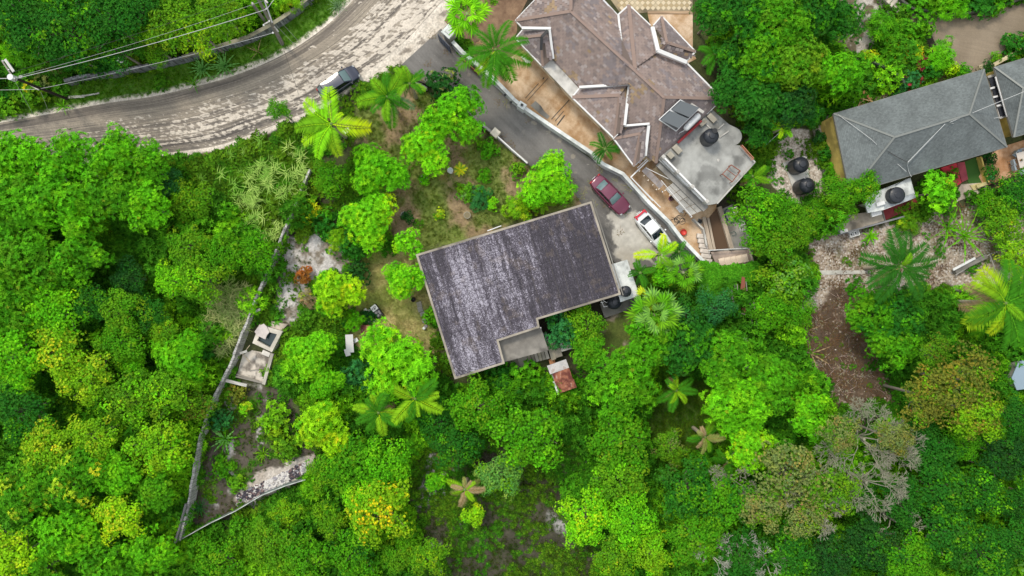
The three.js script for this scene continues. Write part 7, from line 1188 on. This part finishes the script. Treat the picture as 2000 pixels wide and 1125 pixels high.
palm(968, 98, 6.4, [[152, 4.0, 'tipMid', 'frond'], [95, 3.4, 'mid', 'frond'], [108, 3.6, 'tipMid', 'frond'], [60, 3.4, 'tipMid', 'frond'], [70, 3.0, 'low', 'frondDark'], [20, 3.6, 'tipMid', 'frond'], [-15, 3.2, 'mid', 'frond'], [-65, 3.2, 'mid', 'frond'], [-150, 2.6, 'mid', 'frond'], [130, 2.8, 'mid', 'yellowGreen'], [40, 2.4, 'up', 'frond'], [-100, 2.4, 'up', 'frond'], [178, 2.6, 'mid', 'frond']], 'tall coconut palm over the white wall by the blue gate');
palm(1181, 292, 2.2, ring(10, 1.6, 'mid', ['frondDark', 'frond'], 20, 31), 'small dark palm on the tan patio against the long white wall');
palm(1287, 497, 3.4, [[-95, 2.3, 'tipUp', 'limeYellow'], [-75, 2.0, 'tipMid', 'lime'], [178, 2.5, 'tipMid', 'limeYellow'], [-40, 2.2, 'tipUp', 'lime'], [40, 1.8, 'mid', 'frondLime'], [100, 1.4, 'mid', 'frondLime']], 'yellow-lime young palm in front of the silver car');
palm(1250, 533, 2.6, ring(12, 1.5, 'mid', ['frondDark', 'frond'], 12, 44), 'dark small palm beside the white annex');
palm(1325, 492, 2.2, ring(10, 1.6, 'mid', ['frondDark', 'frond'], 0, 47), 'dark palm at the end of the white driveway wall');
palm(1396, 106, 3.4, ring(12, 1.9, 'mid', ['frond', 'frond'], 30, 51), 'feather palm right of the brown roof');
palm(1528, 247, 3.6, [[-160, 1.9, 'mid', 'limeYellow'], [-120, 1.5, 'mid', 'lime'], [-50, 1.6, 'mid', 'lime'], [55, 1.4, 'mid', 'lime'], [110, 1.3, 'mid', 'limeYellow'], [-90, 1.2, 'up', 'lime'], [170, 1.4, 'low', 'lime']], 'small lime palm above the gravel tank pad');
palm(1468, 345, 2.6, ring(10, 1.8, 'mid', ['frondLime', 'frond'], 15, 55), 'lime palm under the right deck corner');
palm(1490, 465, 3, ring(12, 1.8, 'mid', ['yellowGreen', 'frond'], 5, 58), 'yellowish palm in the trees right of the plant bed');
palm(1758, 520, 6.2, [[-165, 4.2, 'mid', 'frondDark'], [150, 4.0, 'mid', 'frondDark'], [-105, 3.7, 'mid', 'frondDark'], [-75, 3.4, 'mid', 'frondDark'], [125, 4.0, 'mid', 'frondDark'], [70, 3.5, 'mid', 'frondDark'], [45, 3.2, 'mid', 'frondDark'], [-10, 3.5, 'mid', 'frondDark'], [-40, 3.2, 'mid', 'frondDark'], [95, 2.8, 'low', 'frondDark'], [-130, 3.0, 'mid', 'frondDark'], [15, 2.8, 'up', 'frondDark'], [-60, 1.6, 'up', 'frondLime']], 'large feather palm over the dark crowns right of the track');
palm(1962, 592, 7.4, [[170, 4.8, 'tipMid', 'frond'], [-155, 4.4, 'tipMid', 'frondLime'], [150, 4.4, 'tipMid', 'frondLime'], [-125, 4.0, 'tipMid', 'yellowGreen'], [-85, 4.0, 'mid', 'frond'], [-60, 3.8, 'mid', 'frond'], [95, 4.4, 'mid', 'frond'], [75, 4.2, 'mid', 'frond'], [20, 4.2, 'mid', 'frond'], [-20, 4, 'mid', 'frond'], [125, 3.4, 'tipMid', 'yellowGreen'], [50, 2.2, 'up', 'frondLime']], 'big yellowing palm at the right edge');
palm(740, 805, 4.4, [...ring(12, 2.7, 'mid', ['frond', 'frond', 'yellowGreen'], 22, 61)], 'palm with drooping fronds under the largest lime tree');
palm(812, 778, 4.6, [...ring(12, 2.8, 'mid', ['frond', 'yellowGreen'], 0, 63)], 'palm beside the yellow rosette plant');
palm(688, 880, 3.6, ring(10, 1.9, 'mid', ['frondLime', 'frond'], 30, 66), 'bright palm among shrubs below the yellow-lime tree');
palm(885, 890, 2.6, ring(10, 1.6, 'low', ['dry', 'oliveGreen', 'brown'], 15, 68), 'withered brown palm above the small lime bushes');
palm(908, 955, 3.4, ring(12, 1.9, 'mid', ['yellowGreen', 'khaki', 'dry'], 40, 70), 'yellow-brown palm in the bottom clearing');
palm(1376, 852, 4, ring(13, 2.0, 'mid', ['khaki', 'dry', 'oliveGreen', 'frond'], 5, 72), 'dying palm with bare grey fronds at centre right');
palm(1320, 762, 3, ring(10, 2.1, 'mid', ['frond', 'yellowGreen'], 20, 74), 'half hidden yellow-green palm left of the grassy gap');
palm(1420, 902, 2.6, ring(9, 1.8, 'mid', ['frond', 'frond'], 10, 76), 'thin green palm at the edge of the dark crowns');
rosette('strap_plant', 'plant', BLADE.yucca, 1880, 462, 20, 2.5, ['vivid', 'mid', 'frondLime'], 'bright plant with long strap leaves below the concrete path', { h: 1.2 });
rosette('strap_plant', 'plant', BLADE.yucca, 1848, 446, 16, 2.1, ['mid', 'vivid'], 'long strap leaved plant nearest the round large leaved tree', { h: 1.0 });
rosette('strap_plant', 'plant', BLADE.yucca, 1582, 690, 9, 1.9, ['mid', 'green', 'dry'], 'sparse strap leaved plant at the foot of the earth slope', { h: 0.6 });
rosette('strap_plant', 'plant', BLADE.yucca, 1578, 645, 9, 1.1, ['dry', 'brown'], 'dead straw coloured tuft at the left rim of the earth slope', { h: 0.3 });
palm(1062, 395, 1.4, ring(9, 1.5, 'mid', ['frondLime', 'yellowGreen'], 10, 84), 'low palm plant by the felt roof top edge');
fanPalm(912, 26, 4.4, 15, 2.2, ['vivid', 'lime', 'lime'], 'bright fan palm above the gate pillar', 1);
fanPalm(1280, 615, 4.6, 19, 2.6, ['pale', 'mid', 'pale', 'green'], 'big pale fan palm right of the white annex', 2);
fanPalm(1335, 532, 3.4, 14, 1.9, ['mid', 'green', 'pale'], 'green fan palm below the white driveway wall', 3);
fanPalm(1262, 588, 3.2, 9, 1.5, ['yellow', 'pale'], 'yellowing fan palm behind the big pale one', 4);
fanPalm(1060, 5, 2.4, 9, 1.0, ['lime', 'yellowGreen'], 'small lime fan palm at the top edge of the brown roof', 5);
// ---------------------------------------------------------------- rosettes
const AG = { group: 'spiky rosette plants on the road verge' };
rosette('agave', 'agave', BLADE.agave, 398, 136, 22, 1.45, ['agave', 'agave'], 'left of the paired spiky rosettes on the verge', AG);
rosette('agave', 'agave', BLADE.agave, 441, 130, 22, 1.45, ['agave', 'agave'], 'right of the paired spiky rosettes on the verge', AG);
rosette('agave', 'agave', BLADE.agave, 381, 166, 12, 0.9, ['green', 'mid'], 'small green rosette at the marl edge', AG);
rosette('agave', 'agave', BLADE.agave, 126, 209, 14, 0.95, ['mid', 'vivid'], 'bright green rosette at the foot of the wooden pole', AG);
rosette('agave', 'agave', BLADE.yucca, 660, 14, 30, 1.05, ['silver', 'silver'], 'silvery grey rosette on the verge at the top edge', AG);
rosette('agave', 'agave', BLADE.yucca, 505, 103, 13, 1.1, ['mid', 'dry'], 'half dry rosette below the pale pole', AG);
rosette('agave', 'agave', BLADE.yucca, 8, 215, 14, 1.2, ['green', 'deep'], 'spiky rosette at the left edge above the road', AG);
const YR = { group: 'spiky plants in the rubble yard' };
rosette('yucca', 'yucca', BLADE.agave, 442, 856, 24, 1.45, ['agave', 'green'], 'largest spiky rosette in the rubble yard', YR);
rosette('yucca', 'yucca', BLADE.agave, 515, 885, 18, 0.9, ['mid', 'yellowGreen'], 'yellowish spiky rosette beside the sandy path', YR);
rosette('yucca', 'yucca', BLADE.yucca, 393, 988, 26, 1.2, ['blue', 'deep'], 'bluish grassy rosette against the boundary wall foot', YR);
rosette('cycad', 'cycad', CYCAD, 898.5, 331, 22, 0.75, ['gold', 'yellow', 'oliveGreen'], 'golden cycad beside the white pedestal urn', { flat: true, h: 0.4 });
rosette('cycad', 'cycad', BLADE.agave, 838, 803, 24, 0.62, ['yellow', 'gold'], 'yellow star shaped rosette under the palms', { flat: true, h: 1.0 });
rosette('dry_tuft', 'dry grass', BLADE.yucca, 866, 345, 34, 0.7, ['dry', 'brown'], 'dead straw brown tuft left of the white urn', { flat: true });
rosette('banana_plant', 'banana plant', BLADE.broad, 1985, 958, 8, 2.6, ['green', 'vivid'], 'banana plant with long leaves at the right edge', { h: 2.4 });
rosette('banana_plant', 'banana plant', BLADE.broad, 1905, 905, 7, 1.7, ['green', 'mid'], 'small banana plant in the lower right wood', { h: 2 });
rosette('banana_plant', 'banana plant', BLADE.broad, 1918, 862, 6, 1.3, ['green', 'deep'], 'smallest banana plant, above the lower right one', { h: 1.6 });
rosette('banana_plant', 'banana plant', BLADE.broad, 1985, 1105, 7, 1.5, ['mid', 'pale'], 'pale banana plant in the bottom right corner', { h: 1.8 });
rosette('yucca', 'yucca', BLADE.broad, 1697, 462, 14, 0.95, ['vivid', 'lime'], 'bright rosette plant right of the laundry sink', {});
rosette('yucca', 'yucca', BLADE.agave, 1360, 905, 10, 1.0, ['rust', 'gold'], 'orange brown rosette below the dying palm', {});
// ---------------------------------------------------------------- bare branches
bareTree(1712, 868, 8.4, 86, 'bare grey branched tree in the lower right wood', M.twig, 5, { n: 9 });
bareTree(1715, 955, 8.0, 66, 'second bare tree just below the grey branched one', M.twig, 9, { n: 7 });
bareTree(1595, 985, 8.2, 70, 'bare twigs poking through the olive crowns', M.twig, 14, { n: 6 });
bareTree(1400, 1098, 7, 46, 'pale bare twigs at the bottom edge, left one', M.twigPale, 17, { n: 5, depth: 4 });
bareTree(1455, 1082, 7, 44, 'pale bare twigs at the bottom edge, right one', M.twigPale, 19, { n: 5, depth: 4 });
bareTree(1510, 1110, 7, 44, 'bare branches in the bottom edge dark crowns', M.twigPale, 23, { n: 5, depth: 4 });
bareTree(1440, 945, 6.6, 44, 'bare twig spray left of the large dull tree', M.twig, 25, { n: 5 });
bareTree(1770, 1030, 6.5, 44, 'single bent bare branch over the dark gap at right', M.twig, 28, { n: 3, depth: 4 });
bareTree(1440, 690, 6.4, 40, 'bare twig spray over the green tree at centre right', M.twigPale, 33, { n: 4, depth: 4 });
// ---------------------------------------------------------------- ground cover that nobody could count
const NO = [ROAD, DRIVE, PATIO, [[805, 490], [1160, 385], [1225, 575], [1130, 720], [890, 745]], [[1000, 30], [1120, -60], [1360, -60], [1420, 190], [1480, 320], [1380, 420], [1230, 330]], [[1590, 235], [1930, 125], [1990, 290], [1790, 360], [1720, 440], [1630, 460], [1650, 350]], [[1755, 20], [2000, 0], [2010, 110], [1900, 150], [1820, 110]], [[860, 30], [1040, -30], [1030, 110], [960, 140]], [[1855, 300], [2010, 260], [2010, 345], [1860, 395]], [[1920, 120], [2010, 90], [2010, 280], [1970, 280]], [[490, 625], [560, 640], [520, 750], [440, 740]], [[1375, 395], [1480, 395], [1475, 525], [1370, 525]], [[1165, 500], [1240, 500], [1255, 600], [1180, 625]]];
const near = (x, y) => NO.some((a, i) => inPoly(x, y, a) || (i < 3 && distPoly(x, y, a) > (i ? -11 : -16)));
const OPEN = [APRON, VERGE, GARDEN, LAWN, SANDY, DIRT, PATH, GLADE, GRAVEL, SLOPE, GRASSY, SIDEGARDEN, TREEGRAVEL];
const clump = (seed, n, rad, hgt, len, wid) => { const L = new Leaves(), r = rng(seed); for (let i = 0; i < n; i++) { const a = r() * 6.283, q = Math.sqrt(r()) * rad, c = V(Math.cos(a) * q, hgt * (1 - 0.6 * (q / rad) ** 2) * (0.3 + 0.7 * r()), Math.sin(a) * q), d = V(r() - 0.5, 0.9, r() - 0.5).normalize(), t = r(), w = lerp(0.75, 1.25, t); spray(L, r, c, d, 5, len, wid, 0.95, [w * lerp(0.8, 1.25, t), w, w]); } return L.geo(); };
const tuft = (seed, n, len, wid, lean) => { const L = new Leaves(), r = rng(seed); for (let i = 0; i < n; i++) { const a = r() * 6.283, d = V(Math.cos(a) * lean * r(), 1, Math.sin(a) * lean * r()).normalize(), w = 0.75 + 0.5 * r(); L.leaf(V((r() - 0.5) * 0.2, 0, (r() - 0.5) * 0.2), d, V(Math.sin(a), 0.2, -Math.cos(a)).normalize(), len * (0.6 + 0.6 * r()), wid, [w * (0.9 + 0.3 * r()), w, w], 0.2, 0.4); } return L.geo(); };
function cover(name, label, cat, geo, m, spots) {
  const o = new THREE.InstancedMesh(geo, m, spots.length), q = new THREE.Matrix4(), e = new THREE.Euler(), c = new THREE.Color();
  spots.forEach(([x, y, z, s, sy, ry, col], i) => { q.compose(V(x, y, z), new THREE.Quaternion().setFromEuler(e.set(0, ry, 0)), V(s, sy, s)); o.setMatrixAt(i, q); o.setColorAt(i, c.setRGB(...col)); });
  o.name = numbered(name); o.castShadow = o.receiveShadow = true; scene.add(o); tag(o, label, cat, null, 'stuff');
}
const spotsIn = (seed, n, x0, x1, y0, y1, ok, f) => { const r = rng(seed), out = []; for (let i = 0; i < n; i++) { const px = lerp(x0, x1, r()), py = lerp(y0, y1, r()); if (!ok(px, py, r)) continue; const [s, sy, col, h] = f(r, px, py), p = P(px, py, 0); out.push([p.x, h ?? 0, p.z, s, sy, r() * 6.283, col]); } return out; };
const inAny = (x, y, l) => l.some((a) => inPoly(x, y, a)), cover0 = leafMat(0.07, 0.22, 0.009), grassM = leafMat(1, 1, 1);
const wild = (x, y, r) => !near(x, y) && !(inAny(x, y, OPEN) && r() < 0.985);
const tone = (r, px, py) => { const t = fbm(px / 70, py / 70, 3), k = 0.7 + 0.5 * r(); return [k * lerp(0.7, 1.3, sstep(0.3, 0.7, t + 0.2 * (r() - 0.5))), k, k * 0.9]; };
cover('undergrowth', 'tangled low undergrowth of the left hillside wood', 'undergrowth', clump(1, 42, 0.7, 0.55, 0.2, 0.1), cover0, spotsIn(91, 3600, -60, 640, -40, 1170, wild, (r, x, y) => { const s = 0.8 + 0.7 * r(); return [s, s * (0.7 + 0.9 * r()), tone(r, x, y)]; }));
cover('undergrowth', 'tangled low undergrowth around and below the middle house', 'undergrowth', clump(2, 42, 0.7, 0.5, 0.18, 0.09), cover0, spotsIn(92, 3400, 640, 1350, -40, 1170, wild, (r, x, y) => { const s = 0.7 + 0.7 * r(); return [s, s * (0.6 + 0.8 * r()), tone(r, x, y)]; }));
cover('undergrowth', 'tangled low undergrowth of the right hand woods', 'undergrowth', clump(3, 42, 0.7, 0.55, 0.19, 0.1), cover0, spotsIn(93, 3600, 1350, 2060, -40, 1170, wild, (r, x, y) => { const s = 0.8 + 0.7 * r(); return [s, s * (0.7 + 0.9 * r()), tone(r, x, y)]; }));
// taller thicket that fills the spaces between the trees
const thick = (r, x, y) => { const s = 1.1 + 1.0 * r(), t = fbm(x / 55 + 11, y / 55, 3), q = r(), k = 0.75 + 0.6 * r(), c = t + 0.25 * (q - 0.5); return [s, s * (1.2 + 2.2 * r() * r()), c > 0.56 ? [2.1 * k, 1.95 * k, k] : c > 0.46 ? [1.1 * k, 1.35 * k, k] : [0.7 * k, 0.95 * k, k]]; };
const deepWood = (x, y, r) => !near(x, y) && !inPoly(x, y, REEDS) && !inAny(x, y, OPEN) && !NO.some((a) => distPoly(x, y, a) > -24) && !OPEN.some((a) => distPoly(x, y, a) > -14);
cover('undergrowth', 'leafy thicket between the trees of the left hillside wood', 'thicket', clump(21, 120, 0.75, 0.8, 0.16, 0.07), cover0, spotsIn(94, 1500, -60, 600, -40, 1170, deepWood, thick));
cover('scrub', 'fine dark scrub among the cane grass of the bank', 'scrub', clump(24, 90, 0.6, 0.5, 0.14, 0.06), cover0, spotsIn(97, 1100, 300, 640, 250, 660, (x, y) => inPoly(x, y, REEDS) && !near(x, y) && fbm(x / 40 + 9, y / 40, 3) > 0.38, (r, x, y) => { const s = 0.6 + 0.7 * r(), k = 0.6 + 0.7 * r(); return [s, s * (0.8 + 0.8 * r()), [k * (0.8 + 0.6 * r()), k, k]]; }));
cover('undergrowth', 'leafy thicket between the trees below the middle house', 'thicket', clump(22, 120, 0.75, 0.8, 0.16, 0.07), cover0, spotsIn(95, 1100, 600, 1350, 720, 1170, deepWood, thick));
cover('undergrowth', 'leafy thicket between the trees of the right hand woods', 'thicket', clump(23, 120, 0.75, 0.8, 0.16, 0.07), cover0, spotsIn(96, 1500, 1350, 2060, -40, 1170, deepWood, thick));
const blade = tuft(5, 12, 0.2, 0.035, 0.9), gcol = (a, b) => (r, x, y) => { const t = clamp(r() * 0.6 + 0.8 * (fbm(x / 40, y / 40, 3) - 0.3)), s = 0.7 + 0.7 * r(); return [s, s, a.map((v, i) => lerp(v, b[i], t) * (0.8 + 0.4 * r()))]; };
cover('grass', 'short green grass on the road verge below the grey wall', 'grass', blade, grassM, spotsIn(101, 15000, -40, 700, -20, 250, (x, y) => distPoly(x, y, VERGE) > 4 && !inPoly(x, y, ROAD), gcol([0.1, 0.3, 0.012], [0.2, 0.46, 0.02])));
cover('grass', 'patchy green and brown grass of the front garden', 'grass', blade, grassM, spotsIn(102, 11000, 690, 1150, 165, 500, (x, y, r) => inPoly(x, y, GARDEN) && !inAny(x, y, NO) && fbm(x / 60, y / 60, 4) + 0.25 * (r() - 0.5) > 0.42, gcol([0.19, 0.38, 0.03], [0.42, 0.45, 0.1])));
cover('grass', 'worn yellowish lawn left of the flat roofed house', 'grass', tuft(6, 10, 0.09, 0.025, 1.1), grassM, spotsIn(103, 9000, 680, 850, 470, 700, (x, y) => inPoly(x, y, LAWN) && !inAny(x, y, NO), gcol([0.26, 0.38, 0.06], [0.58, 0.5, 0.2])));
cover('grass', 'long soft grass in the gap right of the broad leaved tree', 'grass', tuft(7, 14, 0.45, 0.035, 1.3), grassM, spotsIn(104, 2600, 1250, 1410, 720, 900, (x, y) => inPoly(x, y, GRASSY), gcol([0.1, 0.28, 0.015], [0.2, 0.4, 0.03])));
cover('weeds', 'scattered weeds of the bottom clearing', 'weeds', clump(8, 12, 0.3, 0.22, 0.13, 0.06), cover0, spotsIn(105, 4200, 790, 1170, 830, 1170, (x, y, r) => inPoly(x, y, GLADE) && fbm(x / 50, y / 50 + 70, 4) + 0.3 * (r() - 0.5) > 0.42, (r, x, y) => { const s = 0.5 + 0.7 * r(); return [s, s, tone(r, x, y)]; }));
cover('grass', 'thin tufts of grass in the rubble yard', 'grass', tuft(15, 14, 0.28, 0.035, 1.2), grassM, spotsIn(112, 3600, 380, 680, 440, 1040, (x, y, r) => (inPoly(x, y, DIRT) || (inPoly(x, y, SANDY) && r() < 0.4)) && !inPoly(x, y, PATH) && fbm(x / 34 + 9, y / 34, 4) + 0.3 * (r() - 0.5) > 0.44, gcol([0.1, 0.2, 0.02], [0.22, 0.3, 0.06])));
cover('grass', 'thin grass over the dark soil of the bottom clearing', 'grass', tuft(16, 14, 0.3, 0.035, 1.2), grassM, spotsIn(113, 6500, 780, 1180, 830, 1190, (x, y, r) => inPoly(x, y, GLADE) && fbm(x / 30, y / 30 + 5, 4) + 0.35 * (r() - 0.5) > 0.4, gcol([0.06, 0.15, 0.015], [0.17, 0.25, 0.045])));
cover('weeds', 'scattered weeds in the rubble yard', 'weeds', clump(9, 12, 0.3, 0.22, 0.13, 0.06), cover0, spotsIn(106, 2600, 380, 680, 440, 1040, (x, y, r) => (inPoly(x, y, DIRT) || (inPoly(x, y, SANDY) && r() < 0.3)) && !inPoly(x, y, PATH) && fbm(x / 40 + 9, y / 40, 4) + 0.3 * (r() - 0.5) > 0.5, (r, x, y) => { const s = 0.5 + 0.7 * r(); return [s, s, tone(r, x, y)]; }));
cover('weeds', 'sparse weeds on the gravel slope at right', 'weeds', clump(10, 12, 0.3, 0.22, 0.13, 0.06), cover0, spotsIn(107, 900, 1500, 2020, 240, 800, (x, y, r) => (inPoly(x, y, SLOPE) || inPoly(x, y, GRAVEL)) && fbm(x / 70, y / 70 + 20, 4) + 0.25 * (r() - 0.5) > 0.56, (r, x, y) => { const s = 0.5 + 0.8 * r(); return [s, s, tone(r, x, y)]; }));
// pale cane grass on the bank under the road
const cane = (seed) => { const L = new Leaves(), r = rng(seed); for (let i = 0; i < 16; i++) { const a = r() * 6.283, y = 0.5 + 0.9 * r(), d = V(Math.cos(a), 0.25 - 0.5 * r(), Math.sin(a)).normalize(), w = 0.75 + 0.5 * r(); L.leaf(V((r() - 0.5) * 0.4, y, (r() - 0.5) * 0.4), d, V(0, 1, 0), 0.5 + 0.4 * r(), 0.055, [w, w, w], 0.3, 0.35); } return L.geo(); };
cover('cane_grass', 'pale arching cane grass on the bank under the road', 'cane grass', cane(3), grassM, spotsIn(108, 2400, 300, 640, 250, 660, (x, y, r) => inPoly(x, y, REEDS) && r() < (distPoly(x, y, [[440, 380], [540, 300], [610, 300], [600, 380], [560, 460], [500, 480]]) > 0 ? 0.5 : 0.06) && fbm(x / 30 + 3, y / 30, 3) + 0.2 * (r() - 0.5) > 0.46, (r) => { const s = 0.75 + 0.5 * r(), t = r(); return [s, s * 0.9, [lerp(0.16, 0.44, t), lerp(0.38, 0.6, t), lerp(0.04, 0.15, t)]]; }));
cover('cane_grass', 'pale cane grass along the boundary wall left of the cistern', 'cane grass', cane(4), grassM, spotsIn(109, 800, 405, 500, 560, 690, (x, y, r) => distPoly(x, y, [[425, 560], [510, 540], [480, 640], [440, 690], [415, 650]]) > -4 && r() < 0.6, (r) => { const s = 0.7 + 0.5 * r(), t = r(); return [s, s, [lerp(0.18, 0.42, t), lerp(0.32, 0.45, t), lerp(0.06, 0.18, t)]]; }));
{ const L = new Leaves(), r = rng(2); for (let i = 0; i < 14; i++) { const a = r() * 6.283; L.leaf(V((r() - 0.5) * 0.7, 0.02 + 0.05 * r(), (r() - 0.5) * 0.7), V(Math.cos(a), 0.15, Math.sin(a)).normalize(), V(0.2 * (r() - 0.5), 1, 0.2 * (r() - 0.5)).normalize(), 0.14 + 0.16 * r(), 0.06, [0.7 + 0.6 * r(), 0.7 + 0.6 * r(), 1], 0.3); } for (let i = 0; i < 3; i++) { const a = r() * 6.283; L.leaf(V((r() - 0.5) * 0.5, 0.04, (r() - 0.5) * 0.5), V(Math.cos(a), 0.06, Math.sin(a)).normalize(), V(0, 1, 0), 0.6 + 0.4 * r(), 0.03, [1.5, 1.5, 1.7], 0.6); }
  cover('leaf_litter', 'brown leaf litter and twigs on the earth slope at right', 'leaf litter', L.geo(), grassM, spotsIn(114, 1500, 1540, 2010, 390, 800, (x, y, r) => inPoly(x, y, EARTH) || (inPoly(x, y, SLOPE) && r() < 0.35), (r) => { const t = r(), s = 0.7 + 0.7 * r(); return [s, s, t < 0.82 ? [0.1 + 0.08 * t, 0.06 + 0.045 * t, 0.04] : [0.36, 0.29, 0.22]]; }));
  cover('leaf_litter', 'fallen leaves scattered over the driveway and tan patio', 'leaf litter', L.geo(), grassM, spotsIn(115, 420, 800, 1380, 60, 520, (x, y, r) => (inPoly(x, y, DRIVE) && (r() < 0.25 || distPoly(x, y, DRIVE) < 12)) || (inPoly(x, y, PATIO) && r() < 0.12), (r) => { const s = 0.5 + 0.4 * r(), t = r(); return [s, s, t < 0.5 ? [0.2, 0.13, 0.06] : [0.3, 0.28, 0.1], 0.012]; })); }
// creepers
const VINE = [[1362, 520], [1400, 530], [1470, 522], [1475, 535], [1425, 545], [1412, 585], [1405, 545], [1390, 555], [1380, 600], [1366, 560]];
cover('creeper', 'bright green creeper blanket below the stepped terrace', 'creeper', clump(11, 46, 0.45, 0.2, 0.15, 0.1), leafMat(0.08, 0.33, 0.012), spotsIn(110, 900, 1355, 1480, 515, 605, (x, y) => distPoly(x, y, VINE) > -3, (r) => { const s = 0.7 + 0.5 * r(), k = 0.8 + 0.4 * r(); return [s, s, [k, k, k], 1.0 + 0.4 * r()]; }));
cover('creeper', 'ivy tangle over the middle of the boundary wall', 'creeper', clump(12, 40, 0.45, 0.3, 0.16, 0.1), cover0, spotsIn(111, 220, 500, 620, 330, 560, (x, y) => distPoly(x, y, [[545, 500], [560, 462], [590, 385], [612, 335], [606, 380], [575, 455], [555, 505]]) > -2, (r) => { const s = 0.6 + 0.5 * r(), k = 0.8 + 0.4 * r(); return [s, s, [k, k, k], 1.0 + 0.5 * r()]; }));

renderer.render(scene, camera);
